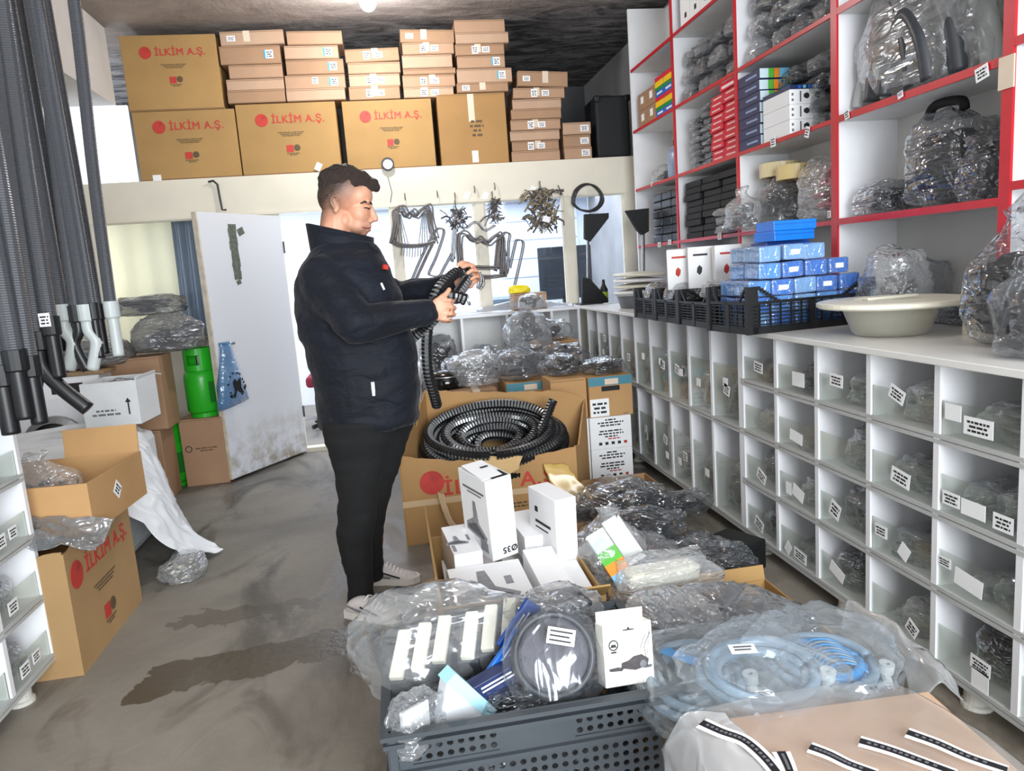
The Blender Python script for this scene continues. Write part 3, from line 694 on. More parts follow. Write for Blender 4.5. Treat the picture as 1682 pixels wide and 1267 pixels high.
two = [('coil', MIX_DARK, F1, 'grey bag with a dark coil'), ('tubes', MIX_GREY, F1, 'grey bag of stubby tubes'), ('bits', MIX_GREY, F0, 'clear bag of small grey bits'), ('blocks', MIX_DARK, F1, 'grey bag of dark blocks'), ('discs', MIX_DARK, F2, 'smoky bag of dark discs'), ('bits', MIX_STEEL, F1, 'grey bag of silvery bits')]
for c in range(9):
    for r in range(2):
        cont, mats, fm, tx = two[(c * 2 + r * 3) % 6]; hs = R.uniform(.42, .66) if c else .62
        lab = [] if R.random() < .3 else [(R.uniform(-.05, .05), R.uniform(.14, .24), .06, .05, R.uniform(-.1, .3), True)]
        if R.random() < .4: lab.append((R.uniform(-.06, .06), R.uniform(.1, .2), .05, .04, 0, False))
        fill_cell(YC, ZC, c, r, ([('lump', cont, mats, fm, hs, .75, .88, 0)], lab, tx), cabB, oB, 'upper tall row' if r == 0 else 'lower tall row', '%s tall bin along' % ORD[c], c * 5 + r)
ct = obj('countertop', MB().rbox((0, 0, .011), (.60, 4.66, .022), b=.003), plain('worn_white_top', '#e3e2de', .3, var=.05, vscale=3), None, (1.475 + .30, 1.0 + 2.33, .998))
tag(ct, 'long white countertop running over the two bin cabinets', 'countertop')
ZT = 1.0205
# ================================================================ tall red-edged shelving above the counter
XS, XSB = 2.0, 2.30
YS = [1.22, 2.15, 3.08, 4.0, 4.9, 5.75]
sh = thing('shelving_unit', 'tall white shelving with red front edges above the counter', 'shelving', (XS, 3.5, ZT))
def sp_(x, y, z): return (x - XS, y - 3.5, z - ZT)
for k, y in enumerate(YS):
    x0, y0, z0 = sp_(XS, y, ZT); tw = .02
    p = obj('side_panel', MB().box(.004, XSB - XS, y0 - tw / 2, y0 + tw / 2, 0, 3.25 - ZT), WHITE, sh)
    wv = .022 if k in (1, 2) else .013
    if k < 5: obj('red_edge', MB().box(-.006, .004, y0 - wv, y0 + wv, 0, 3.25 - ZT), RED, p)
    else: obj('edge_strip', MB().box(-.004, .004, y0 - .011, y0 + .011, 0, 3.25 - ZT), WHITE, p)
obj('back_panel', MB().box(XSB - XS, XSB - XS + .012, YS[0] - 3.5, YS[-1] - 3.5, 0, 3.25 - ZT), plain('stained_back_panel', '#d2d0cb', .55, var=.13, vscale=1.7), sh)
obj('plinth', MB().box(-.12, .0, 1.9 - 3.5, 2.18 - 3.5, 0, .05), CREAMP, sh)
LEV = [1.46, 1.90, 2.345, 2.80]
def wv_(k): return .0222 if k in (1, 2) else .0132
for k in range(5):
    for z in LEV:
        dz = .045 if k == 0 else 0.0
        s = obj('shelf', MB().box(.004, XSB - XS, YS[k] - 3.5 + .011, YS[k + 1] - 3.5 - .011, z + dz - .018 - ZT, z + dz - ZT), WHITE2, sh)
        h = .014 if k < 2 else .010
        obj('red_edge', MB().box(-.005, .004, YS[k] - 3.5 + wv_(k), YS[k + 1] - 3.5 - wv_(k + 1), z + dz - .009 - h - ZT, z + dz - .009 + h - ZT), RED, s)
def tagon(px, py, w_=.05, h=.05, tl=0):
    q = at(px, py, x=XS - .009); sticker(sh, (q.x - XS, q.y - 3.5, q.z - ZT), w_, h, (0, tl, -PI / 2), True, 'price_tag', px)
for px, py, w_, h, tl in ((1613, 120, .055, .045, -.2), (1479, 156, .03, .025, -.2), (1391, 188, .032, .04, -.2), (1270, 233, .05, .05, 0), (1326, 217, .035, .05, .3), (1252, 384, .05, .03, -.3), (1182, 388, .05, .04, 0), (1083, 402, .06, .035, 0), (1100, 398, .06, .035, 0), (1070, 303, .03, .03, 0), (1362, 352, .025, .03, 0)):
    tagon(px, py, w_, h, tl)
obj('tape_patch', MB().box(-.012, -.007, 2.15 - 3.5 - .03, 2.15 - 3.5 + .03, 1.80 - ZT, 1.90 - ZT), TAPEC, sh)
# --- first full bay: three levels of large bags
def shelfbag(label, y, z, d, kind, fm, cont, mats, seed, x=None, rz=0, tilt=(0, 0), group=None, name='parts_bag'):
    return bag(label, (x if x is not None else XS + .012 + d[0] / 2, y, z + .001), d, rz, kind, fm, cont, mats, seed, name, group, tilt)
hb = thing('hose_bag', 'big clear bag of arched dark and light grey hoses on the red-edged shelf', 'bag', (XS + .135, 2.72, 1.901))
arch = lambda y0, y1, h, x: spline([(x, y0, .03), (x - .01, y0 + (y1 - y0) * .12, h * .62), (x, (y0 + y1) / 2, h), (x + .01, y1 - (y1 - y0) * .12, h * .62), (x, y1, .03)], 8)
for k, (a, b, h, x, r, m) in enumerate(((-.12, .16, .40, .02, .045, DARKG), (-.05, .20, .37, -.06, .042, DARKG), (-.30, .02, .39, .05, .040, LGREY), (-.26, -.02, .33, -.05, .035, DARKG), (.06, .27, .24, .02, .026, LGREY), (.12, .31, .20, -.06, .024, LGREY), (-.16, .10, .30, -.09, .03, DARKG))):
    obj('bent_hose', MB().tube(arch(a, b, h, x), r, 12), m, hb, smooth=True)
obj('bag_film', film_mesh('lump', 2, F0), None, hb, (0, -.01, 0), scale=(.27, .76, .46))
shelfbag('largest smoky bag on the lower shelf of the near bay, black handle on top', 2.57, 1.46, (.27, .36, .37), 'lump', FDARK, 'cover', MIX_DARK, 1)
shelfbag('small glossy dark bag standing at the post of the near bay', 2.34, 1.46, (.25, .22, .26), 'lump', FDARK, 'cover', MIX_DARK, 3)
shelfbag('low dark bag in the far corner of the near bay lower shelf', 2.92, 1.46, (.25, .26, .15), 'pillow', FDARK, 'blocks', MIX_DARK, 2)
o = obj('bent_tube_handle', MB().tube(spline([(0, -.09, .0), (0, -.07, .035), (0, .06, .045), (0, .1, 0)], 6), .018, 10), BLACKM, None, (2.17, 2.62, 1.815), smooth=True); tag(o, 'black curved tube handle on top of the largest smoky bag', 'tube')  # handle of the largest smoky bag, kept as a separate object
o = carton_box('white box with pink print beside the outermost red post', (2.16, 1.9, 1.946), (.25, .4, .3), 0, PAPER, seam=False, tape=False)
obj('printed_patch', MB().box(-.1, .1, -.2018, -.2009, .1, .2), plain('pink_ink', '#d8517c', .6), o)
obj('printed_patch', MB().box(-.1265, -.1255, .06, .17, .08, .22), plain('pink_ink', '#d8517c', .6), o)
# --- second bay (y 3.1 - 4.0)
gi = 0
def stackbags(y0, y1, z, rows, cols, bh, fm, conts, mats, gname, where, xo=0.0, dep=.26, jitter=.012):
    R = random.Random(int(z * 100) + int(y0 * 10)); wd = (y1 - y0) / cols
    for r in range(rows):
        for c in range(cols):
            if r == rows - 1 and R.random() < .15: continue
            yy = y1 - (c + .5) * wd + R.uniform(-jitter, jitter)
            bag('%s, %s layer, %s from the left, %s' % (gname[0], ORD[r], ORD[c], where), (XS + .012 + dep / 2 + xo + R.uniform(0, .012), yy, z + .001 + r * bh * 1.0), (dep, wd * .97, bh * .99), 0, 'pillow', fm[(r + c) % len(fm)], conts[(r * 2 + c) % len(conts)], mats[(r + c) % len(mats)], r * 3 + c, 'parts_bag', gname[1])
stackbags(3.12, 3.97, 2.346, 3, 4, .125, [F1, F0, F2], ['tubes', 'coil', 'blocks'], [MIX_GREY, MIX_DARK, MIX_LIGHT], ('grey bag of mixed parts', 'grey bags near the top of the second bay'), 'high in second bay')
stackbags(3.12, 3.97, 1.901, 4, 4, .092, [F2, FDARK, F1], ['tubes', 'cover', 'blocks'], [MIX_DARK], ('dark bag behind the bright boxes', 'dark bags behind the bright boxes'), 'second bay', .08, .19)
for k in range(7):                                   # navy boxes with coloured ends
    b = carton_box('flat navy box with coloured end, %s from the bottom of its stack' % ORD[k], (2.085, 3.86 + .006 * (k % 2), 1.901 + k * .0555), (.17, .24, .055), 0, NAVYC, group='navy boxes on the second bay', name='navy_box', tape=False, seam=False, seed=k)
    for q, (a, c_, m) in enumerate(((-.083, -.035, plain('pale_blue_card', '#d5e8ef', .5)), (-.035, -.005, GREENC), (-.003, .026, ORANGEC), (.028, .083, LBLUE))):
        obj('colour_band', MB().box(a, c_, -.1214, -.1204, .004, .051), m, b)
    obj('printed_line', MB().box(-.0862, -.0855, -.09, .03, .022, .032), plain('pale_print', '#8fa6d0', .5), b)
for k in range(3):
    b = carton_box('white box with two dark product pictures, %s from the bottom' % ORD[k], (2.095, 3.58, 1.901 + k * .0705), (.19, .26, .070), 0, PAPER, group='white picture boxes on the second bay', name='white_box', tape=False, seam=False, seed=k)
    for q, x in enumerate((-.005, .055)):
        m = MB(); m.lathe([(0, 0), (.014, 0), (.014, .001), (0, .001)], 12, mtx=Matrix.Translation((x, -.1305, .038)) @ Matrix.Rotation(PI / 2, 4, 'X')); m.box(x - .016, x - .002, -.1318, -.1304, .03, .046); obj('printed_picture', m, INK, b)
    obj('grey_band', MB().box(-.042, -.034, -.1316, -.1304, .01, .06), GINK, b)
    obj('printed_marks', MB().box(-.085, -.075, -.1316, -.1304, .014, .026).box(-.085, -.075, -.1316, -.1304, .04, .052), GINK, b)
b = carton_box('navy topped flat box lying on the white picture boxes', (2.095, 3.58, 1.901 + 3 * .0705), (.19, .26, .02), 0, NAVYC, name='navy_box', tape=False, seam=False)
for k in range(5): obj('colour_band', MB().box(-.05 + k * .026, -.035 + k * .026, -.1312, -.1303, .003, .017), LBLUE if k % 2 else BLUEC, b)
for k, (x, y, z, r) in enumerate(((2.14, 3.80, 1.735, .105), (2.12, 3.62, 1.70, .09))):
    o = obj('tape_roll', MB().lathe([(r * .68, 0), (r, 0), (r, .075), (r * .68, .075)], 28, close=True), BEIGE if k == 0 else plain('amber_tape', '#d9c186', .25), None, (x, y, z)); bevel(o, .003)
    tag(o, 'wide beige tape roll on top of the pile in the second bay' if k == 0 else 'narrower amber tape roll in front of the wide beige one', 'tape roll'); obj('cardboard_core', MB().lathe([(r * .62, .002), (r * .68, .002), (r * .68, .073), (r * .62, .073)], 28, close=True), KR[1], o)
shelfbag('dark lumpy bag under the tape rolls', 3.76, 1.46, (.27, .36, .27), 'lump', F2, 'blocks', MIX_BLACK, 4)
shelfbag('clear bag of crimson fittings beside the tape rolls', 3.34, 1.46, (.26, .36, .33), 'lump', F0, 'discs', MIX_RED, 1)
shelfbag('crumpled clear bag bulging over the shelf edge below the tape rolls', 3.82, 1.465, (.2, .24, .24), 'sack', F0, 'blocks', MIX_GREY, 2, x=1.93)
# --- third bay (y 4.0 - 4.9)
stackbags(4.03, 4.88, 2.346, 3, 4, .115, [F2, F1], ['tubes', 'blocks', 'cover'], [MIX_DARK, MIX_GREY], ('grey bag of dark tubes', 'grey bags near the top of the third bay'), 'high in third bay')
for k in range(5):
    b = carton_box('tall white carton with small dark print, %s on the topmost shelf' % ORD[k], (2.12, 4.12 + k * .15, 2.801), (.2, .145, .32), 0, PAPER, group='white cartons on the topmost shelf', name='white_carton', tape=False, seam=False, seed=k)
    obj('printed_mark', MB().box(-.1012, -.1003, -.03, .0, .05, .08), INK, b)
for s, y in enumerate((4.12, 4.30)):
    for k in range(11):
        b = obj('red_packet', MB().rbox((0, 0, .0165), (.2, .165, .033), b=.003), REDC, None, (2.115 + .006 * ((k * 7 + s) % 3), y + .004 * (k % 2), 1.901 + k * .0345)); tag(b, 'flat red packet, %s from the bottom of the %s red stack' % (ORD[k], 'nearer' if s == 0 else 'farther'), 'packet', 'red packets in the third bay')
        obj('printed_line', MB().box(-.1012, -.1002, -.06, .05, .012, .020), plain('pink_print', '#ecc6c8', .5), b)
for k in range(2):
    b = obj('red_packet', MB().rbox((0, 0, .0165), (.2, .2, .033), b=.003), plain('bright_red_card', '#e2213f', .4), None, (2.11, 4.13, 1.901 + (11 + k) * .0345 + .001)); tag(b, 'brighter red packet on top of the nearer red stack, %s of two' % ('lower' if k == 0 else 'upper'), 'packet', 'red packets in the third bay')
    obj('printed_line', MB().box(-.1012, -.1002, -.08, .07, .009, .022), PAPER, b)
for s, y in enumerate((4.50, 4.68)):
    for k in range(9 - s):
        b = bag('grey film packet, %s from the bottom of the %s grey stack beside the red packets' % (ORD[k], 'nearer' if s == 0 else 'farther'), (2.12, y, 1.901 + k * .042), (.2, .17, .044), 0, 'pillow', F1, 'slabs', MIX_GREY if (k + s) % 2 else MIX_DARK, k + s, 'film_packet', 'grey packets in the third bay', cs=.9)
for s, y in enumerate((4.15, 4.42, 4.70)):
    for k in range(9):
        o = obj('black_pad', MB().rbox((0, 0, .02), (.25, .255, .040), b=.006), BLACKM, None, (2.145 + .005 * ((k * 5 + s) % 4), y + .004 * ((k + s) % 3), 1.461 + k * .0415)); tag(o, 'black foam pad, %s from the bottom of the %s black stack on the third bay' % (ORD[k], ['nearest', 'middle', 'farthest'][s]), 'pad', 'black pads in the third bay')
for k in range(3): bag('crumpled silvery film packet poking out of the nearest black stack, %s one up' % ORD[k], (1.975, 4.10, 1.465 + k * .05), (.12, .17, .05), .2 * k, 'pillow', F0, 'blocks', MIX_GREY, k, 'film_packet', 'film packets by the black pads')
# --- fourth bay (y 4.9 - 5.75)
for k in range(4):
    b = carton_box('small brown carton with white labels, %s %s' % ('lower' if k < 2 else 'upper', 'nearer one' if k % 2 == 0 else 'farther one'), (2.12, 5.38 + (k % 2) * .19, 2.346 + (k // 2) * .125), (.2, .185, .124), 0, KR[1], group='small brown cartons on the fourth bay', tape=False, seam=False, seed=k)
    sticker(b, (-.1004, 0, .07), .06, .05, (0, 0, -PI / 2), False)
for k in range(4):
    z = 2.346 + (k // 2) * .135; y = 5.0 + (k % 2) * .17
    b = obj('rainbow_box', MB().rbox((0, 0, .067), (.2, .165, .134), b=.003), BLUEC, None, (2.105, y, z)); tag(b, 'box striped red, yellow, green and blue, %s %s' % ('lower' if k < 2 else 'upper', 'nearer one' if k % 2 == 0 else 'farther one'), 'box', 'rainbow striped boxes on the fourth bay')
    for zz, z2, m in ((.104, .133, REDC), (.066, .104, YELLOWC), (.042, .066, plain('leaf_green_card', '#1c8a3a', .5))):
        obj('colour_band', MB().box(-.1012, -.1002, -.081, .081, zz, z2).box(-.099, .099, -.0836, -.0826, zz, z2), m, b)
    obj('printed_line', MB().box(-.1014, -.1004, -.05, .05, .015, .028), PAPER, b)
jg = thing('jug', 'pale blue jug with black cap on the fourth bay', 'jug', (2.12, 5.12, 1.901))
obj('body', MB().lathe([(0, 0), (.08, 0), (.09, .02), (.09, .17), (.075, .2), (.04, .22), (.04, .235), (0, .235)], 20), plain('milky_blue_plastic', '#8fa3bd', .3), jg, smooth=True); obj('cap', MB().lathe([(.046, .232), (.046, .27), (0, .27)], 16), BLACKP, jg)
shelfbag('small silvery crumpled bag beside the jug', 5.38, 1.90, (.2, .2, .14), 'lump', F0, 'blocks', MIX_BLACK, 1)
for s, y in enumerate((4.99, 5.18, 5.37)):
    for k in range(6):
        o = obj('black_tray', MB().rbox((0, 0, .03), (.24, .175, .058), b=.008), BLACKP, None, (2.14 + .004 * (k % 3), y, 1.461 + k * .0605)); tag(o, 'black tray, %s from the bottom of the %s tray stack on the fourth bay' % (ORD[k], ['nearest', 'middle', 'farthest'][s]), 'tray', 'black trays in the fourth bay')
# ================================================================ on the counter
def lattice_crate(name, label, loc, d, rotz, mat, nh=6, nv=12, group=None):
    w_, dp, h = d; t = thing(name, label, 'crate', loc, rotz, group); X, Y = w_ / 2, dp / 2; th = .008
    obj('floor_panel', MB().box(-X, X, -Y, Y, 0, .01), mat, t)
    def side(L, n, along, s):
        m = MB()
        def bar(u0, u1, z0, z1, tt=th):
            if along == 'x': m.box(u0, u1, s * Y - tt / 2, s * Y + tt / 2, z0, z1)
            else: m.box(s * X - tt / 2, s * X + tt / 2, u0, u1, z0, z1)
        bar(-L, L, 0, .03); bar(-L, L, h * .62, h * .68, .014); bar(-L, -L * .86, 0, h); bar(L * .86, L, 0, h)
        for i in range(nh): z = .03 + (h * .62 - .03) * (i + .5) / nh; bar(-L, L, z - .0022, z + .0022)
        for i in range(n + 1): u = -L + 2 * L * i / n; bar(u - .0022, u + .0022, .02, h * .64)
        bar(-.012, .012, 0, h * .66, .014)
        for sg in (-1, 1):
            a, b = sg * L * .86, sg * L * .52
            for i in range(8):
                u = a + (b - a) * i / 8; z = h + (h * .66 - h) * i / 8; bar(min(u, u + (b - a) / 8), max(u, u + (b - a) / 8), z - .014, z)
        return m
    for s in (-1, 1): obj('side_lattice', side(X, nv, 'x', s), mat, t); obj('end_lattice', side(Y, nv // 2 + 1, 'y', s), mat, t)
    for sx in (-1, 1):
        for sy in (-1, 1): obj('corner_post', MB().cbox((sx * X, sy * Y, h / 2), (.022, .022, h)), mat, t)
    return t
c1 = lattice_crate('lattice_crate', 'black lattice crate heaped with blue filter packets', (1.665, 2.90, ZT), (.58, .30, .19), .10, BLACKP)
for k, (y, lb, ln) in enumerate(((3.25, 'black lattice crate of white picture cartons, next to the blue packets', .36), (3.60, 'black lattice crate third from the blue packets', .30), (3.93, 'black lattice crate farthest along the counter', .30))):
    lattice_crate('lattice_crate', lb, (1.67, y, ZT), (.56, ln, .17), 0, BLACKP)
R = random.Random(21)
for L in range(5):
    nx_, ny_ = (5, 2) if L < 3 else (4, 2)
    for i in range(nx_):
        for j in range(ny_):
            if L == 4 and i > 2: continue
            x = 1.665 + (i - (nx_ - 1) / 2) * .105 + R.uniform(-.006, .006); y = 2.90 + (j - .5) * .125 + (x - 1.665) * .10
            z = ZT + .012 + L * .068 + (.0 if L < 3 else .0)
            b = obj('blue_packet', MB().rbox((0, 0, .031), (.098, .118, .062), b=.006), [BLUEC, plain('mid_blue_packet', '#3f86cc', .35, var=.2), plain('pale_blue_packet', '#6f9fd2', .35, var=.2)][R.randint(0, 2)], None, (x, y, z), (R.uniform(-.04, .04), R.uniform(-.04, .04), .1 + R.uniform(-.1, .1)))
            tag(b, 'blue filter packet, layer %s, %s from the counter edge, %s file' % (['one', 'two', 'three', 'four', 'five'][L], ORD[i], 'near' if j == 0 else 'far'), 'packet', 'blue filter packets heaped in the near crate')
            obj('packet_film', MB().rbox((0, 0, .031), (.101, .121, .065), b=.008), film('packet_film', '#dfe7f0', .1, .5, .12, .9, 24), b)
            if L > 1 and (i + j) % 2: obj('printed_mark', MB().box(-.02, .02, -.0612, -.0603, .02, .04), PAPER, b)
for k, (px, py, z) in enumerate(((1312, 400, 1.385), (1315, 388, 1.428))):
    o = carton_box('bright blue flat box on the heap of blue packets, %s one' % ('lower' if k == 0 else 'upper'), (1.72 + .01 * k, 3.03, z), (.20, .15, .042), .12 - .1 * k, plain('vivid_blue_card', '#1175de', .35), name='blue_box', group='bright blue boxes on the heap', tape=False, seam=False)
    obj('lid_edge', MB().box(-.101, .101, -.0762, -.0752, .026, .028), BLUED, o)
# blue stuffing carriers under those two boxes
for k in range(3):
    o = carton_box('deeper blue box in the middle of the heap, %s from the bottom' % ORD[k], (1.74, 3.10, 1.19 + k * .065), (.22, .12, .064), .1, BLUED, name='blue_box', group='deeper blue boxes in the heap', tape=False, seam=False)
for k, (x, y, rz, tl) in enumerate(((1.48, 3.62, -.45, .1), (1.54, 3.50, -.35, -.05), (1.62, 3.38, -.2, 0), (1.76, 3.42, -.1, .05), (1.70, 3.55, -.2, .05))):
    o = obj('white_box', MB().rbox((0, 0, .10), (.13, .06, .20), b=.003), PAPER, None, (x, y, ZT + .165), (tl, 0, rz)); tag(o, 'white picture carton standing in the second crate, %s from its near corner' % ORD[k], 'box', 'white picture cartons in the second crate')
    obj('printed_picture', MB().blob((-.01, -.0306, .09), (.03, .002, .05), sub=1).box(-.04, .03, -.0316, -.0306, .16, .17), INK if k % 2 else RINK, o); obj('lid_flap', MB().box(-.064, .064, -.029, .029, .2, .204), WHITE, o)
for k in range(4): bag('crumpled grey film packet at the rim of the second crate, %s along' % ORD[k], (1.45 + .09 * k, 3.12 + .03 * (k % 2), ZT + .135), (.14, .16, .08), .3 * k, 'pillow', F1, 'blocks', MIX_DARK, k, 'film_packet', 'film packets on the second crate')
for k, y in enumerate((3.60, 3.93)):
    for j in range(3): bag('grey packet of dark parts in the %s crate, %s from the counter edge' % (['third', 'farthest'][k], ORD[j]), (1.48 + .18 * j, y, ZT + .03), (.17, .25, .17), 0, 'lump', F2, 'blocks', MIX_DARK, j + k, 'parts_bag', 'bags in the far crates')
o = carton_box('deep blue upright carton behind the far crates', (2.10, 4.62, ZT), (.18, .2, .36), 0, BLUED, tape=False, seam=False); sticker(o, (-.0906, 0, .3), .06, .04, (0, 0, -PI / 2))
o = carton_box('deep blue upright carton next to the other behind the crates', (2.10, 4.40, ZT), (.18, .2, .33), 0, BLUED, tape=False, seam=False); sticker(o, (-.0906, 0, .28), .06, .04, (0, 0, -PI / 2))
# basin with wide cream rim
bs = thing('basin', 'translucent basin with a wide cream rim near the counter edge', 'basin', (1.745, 2.36, ZT))
obj('bowl', MB().lathe([(0, .004), (.115, .004), (.125, .012), (.158, .095), (.162, .1), (.155, .1), (.12, .018), (0, .012)], 36), film('milky_plastic', '#d9d6c6', .62, .9, .3, .2, 3, .05), bs, smooth=True)
obj('rim', MB().lathe([(.12, .100), (.235, .104), (.245, .110), (.245, .122), (.235, .126), (.12, .130)], 48, close=True), CREAMPL, bs, smooth=False)
obj('handle', MB().rbox((0, 0, .132), (.20, .035, .012), b=.004), CREAMPL, bs)
bag('clear domed bag of grey fittings standing behind the basin', (1.98, 2.66, ZT), (.26, .28, .32), 0, 'lump', F0, 'bits', MIX_GREY, 3, 'parts_bag')
bag('low dark bag pushed under the shelf behind the basin', (2.13, 2.42, ZT), (.24, .34, .13), 0, 'pillow', FDARK, 'blocks', MIX_BLACK, 1, 'parts_bag')
bag('smoky thin bag leaning beside the domed clear bag', (2.17, 2.72, ZT), (.2, .2, .26), 0, 'lump', F2, None, MIX_GREY, 2, 'parts_bag')
bag('tall glossy bag of black elbows on the counter', (1.80, 1.88, ZT), (.27, .27, .44), 0, 'sack', FDARK, 'cover', MIX_BLACK, 0, 'parts_bag')
bag('squat smoky bag of black fittings in front of the tall bag', (1.66, 1.66, ZT), (.25, .24, .29), .3, 'sack', F2, 'cover', MIX_DARK, 1, 'parts_bag')
bag('clear topped bag behind the two black bags', (2.0, 1.70, ZT), (.25, .26, .48), 0, 'sack', F0, 'bits', MIX_STEEL, 2, 'parts_bag')
for k in range(4):
    o = obj('pot_lid', MB().lathe([(0, 0), (.17, 0), (.185, .008), (.185, .018), (.17, .022), (.05, .034), (0, .036)], 32), CREAMPL if k % 2 else PAPER, None, (1.72, 4.95, ZT + .10 + k * .038), (0, .02 * (k - 1), 0), smooth=False); tag(o, 'round white lid, %s from the bottom of the lid stack' % ORD[k], 'lid', 'round white lids at the far counter end')
tb = thing('tub', 'grey tub under the round white lids', 'tub', (1.72, 4.95, ZT)); obj('tub_body', MB().lathe([(0, 0), (.14, 0), (.165, .09), (.17, .098), (.16, .098), (.13, .012), (0, .01)], 28), GREYP, tb, smooth=True); obj('tub_rim', MB().lathe([(.163, .088), (.176, .088), (.176, .098), (.163, .098)], 28, close=True), LGREY, tb)
# ================================================================ cartons on the loft over the partition
YL = 6.035
def loft(label, x0, x1, z0, z1, mat, dep=.45, rz=0, **k):
    return carton_box(label, ((x0 + x1) / 2, YL + dep / 2, z0), (x1 - x0, dep, z1 - z0), rz, mat, **k)
for lb, x0, x1, z0, z1 in (('ochre carton with red lettering at the left end of the loft, lower one', -1.765, -1.035, 2.201, 2.70), ('ochre carton with red lettering, second along the loft floor', -1.025, -.285, 2.201, 2.725), ('ochre carton with red lettering, third along the loft floor', -.235, .455, 2.201, 2.72), ('ochre carton with red lettering on top at the left end of the loft', -1.775, -1.105, 2.703, 3.235)):
    o = loft(lb, x0, x1, z0, z1, KBIG, .5, group='ochre lettered cartons on the loft', tape=False, seam=False)
    wd = x1 - x0; h = z1 - z0; ilkim_print(o, .02, h * .77, wd * .64, -.2515)
    obj('edge_crease', MB().box(-wd / 2 + .001, wd / 2 - .001, -.2512, -.2504, .004, .010), plain('seam_shadow_brown', '#7d5f47', .8), o)
    if z0 < 2.3 and x0 < -1.5: sticker(o, (-.25, -.2508, .02), .06, .045, (0, 0, 0), False)
o = loft('plain ochre carton with faded print, fourth along the loft floor', .50, 1.045, 2.201, 2.745, KBIG2, .5, seam=True, tape=False)
obj('tape', MB().box(-.03, .02, -.2514, -.2504, .33, .54), TAPEC, o); obj('printed_lines', dashes([.18, .22, .12, .16], .5, .035, 8, .03, .33, -.2516), plain('brown_ink', '#5b4a30', .7), o); sticker(o, (.0, -.2512, .06), .05, .09, (0, 0, 0), False)
ST = {
 's1': ('first flat-box stack from the left', [(-1.07, -.65, .095, .0, 0), (-1.07, -.65, .085, 0, 0), (-1.04, -.65, .10, 0, 0), (-1.09, -.65, .135, 1, 0), (-1.07, -.61, .105, 2, -.02)], 2.735),
 's2': ('second flat-box stack from the left', [(-.64, -.20, .09, 0, 0), (-.64, -.19, .105, 3, 0), (-.62, -.19, .11, 1, .0), (-.62, -.22, .10, 1, .01), (-.59, -.18, .10, 0, .01)], 2.735),
 's3': ('third flat-box stack from the left', [(-.17, .22, .10, 4, 0), (-.16, .23, .095, 4, 0), (-.16, .24, .085, 0, 0), (-.17, .24, .10, 4, -.02)], 2.727),
 's4': ('fourth flat-box stack from the left', [(.25, .64, .08, 4, .01), (.25, .66, .095, 4, 0), (.26, .67, .045, 0, 0), (.26, .65, .10, 0, 0), (.27, .67, .09, 4, .0), (.26, .68, .10, 2, .03)], 2.727),
 's5': ('fifth flat-box stack from the left', [(.67, 1.08, .075, 2, 0), (.68, 1.12, .11, 1, 0), (.69, 1.07, .095, 1, 0), (.68, 1.07, .085, 4, 0), (.69, 1.11, .085, 0, 0), (.69, 1.09, .10, 0, 0)], 2.752),
 's6': ('tall flat-box stack at the end', [(1.07, 1.47, .085, 0, 0), (1.08, 1.47, .08, 4, 0), (1.07, 1.48, .08, 0, 0), (1.08, 1.49, .085, 4, 0), (1.09, 1.50, .08, 0, 0), (1.11, 1.51, .08, 0, 0), (1.12, 1.54, .085, 4, .02), (1.16, 1.57, .12, 2, .05)], 2.201),
 's7': ('low stack of small labelled boxes', [(1.51, 1.74, .098, 5, 0), (1.51, 1.74, .098, 5, 0), (1.51, 1.745, .098, 5, 0)], 2.201)}
for k, (where, lst, z) in ST.items():
    for i, (x0, x1, h, kind, tl) in enumerate(lst):
        stick = {0: None, 1: [(.32, .52, .055, .06, True)], 2: [(-.33, .5, .06, .04, False)], 3: [(.32, .5, .055, .06, True), (.0, .6, .045, .05, False)], 4: [(-.1, .5, .05, .06, False), (.12, .5, .06, .045, False)], 5: [(.27, .5, .07, .05, False)]}[kind]
        o = carton_box('pinkish flat carton, %s from the bottom of the %s' % (ORD[i], where), ((x0 + x1) / 2, YL + .16 + .006 * ((i * 3) % 4), z), (x1 - x0, .31, h - .002), 0, KR[(i + len(where)) % 3], name='flat_carton', group='flat cartons stacked on the loft', stick=stick, tape=kind in (4, 2), tilt=tl, seed=i)
        z += h + abs(tl) * .35 * (x1 - x0)
o = thing('speaker_case', 'tall black case standing at the end of the loft', 'case', (1.94, YL + .2, 2.201))
obj('case_body', MB().rbox((0, 0, .25), (.29, .35, .49), b=.02), BLACKM, o); obj('corner_cap', MB().rbox((-.13, -.165, .47), (.05, .05, .05), b=.01).rbox((.13, -.165, .47), (.05, .05, .05), b=.01), BLACKP, o); obj('handle', MB().tube(spline([(-.06, 0, .49), (-.05, 0, .52), (.05, 0, .52), (.06, 0, .49)], 5), .01, 8), BLACKP, o)
# ================================================================ heating elements and fittings hung on the windows
YH = YB - .035
def wire(name, label, cat, px, r, n=1, off=.006, mat=None, group=None, sm=6, y=None):
    pts = [at(a, b, y=(y or YH)) for a, b in px]; t = None
    for k in range(n):
        P = spline([p + Vector((off * k * .9, -off * k * 1.2, off * k * .5 * (-1) ** k)) for p in pts], sm)
        o = obj('tube' if t else name, MB().tube(P, r, 6), mat or STEELD, t, smooth=True)
        if t is None: t = o; tag(o, label, cat, group)
    return t
E1 = 'heating elements hung on the windows'
wire('heating_element', 'wavy topped heating element bundle on the first pane beside the man', 'heating element', [(640, 400), (646, 370), (645, 348), (656, 345), (664, 356), (672, 350), (680, 356), (690, 345), (700, 344), (704, 370), (712, 398)], .007, 5, .012, None, E1)
wire('heating_element', 'long bundle of straight rods hung under the wavy element', 'heating element', [(641, 398), (655, 404), (680, 405), (700, 402), (713, 397)], .008, 3, .012, None, E1)
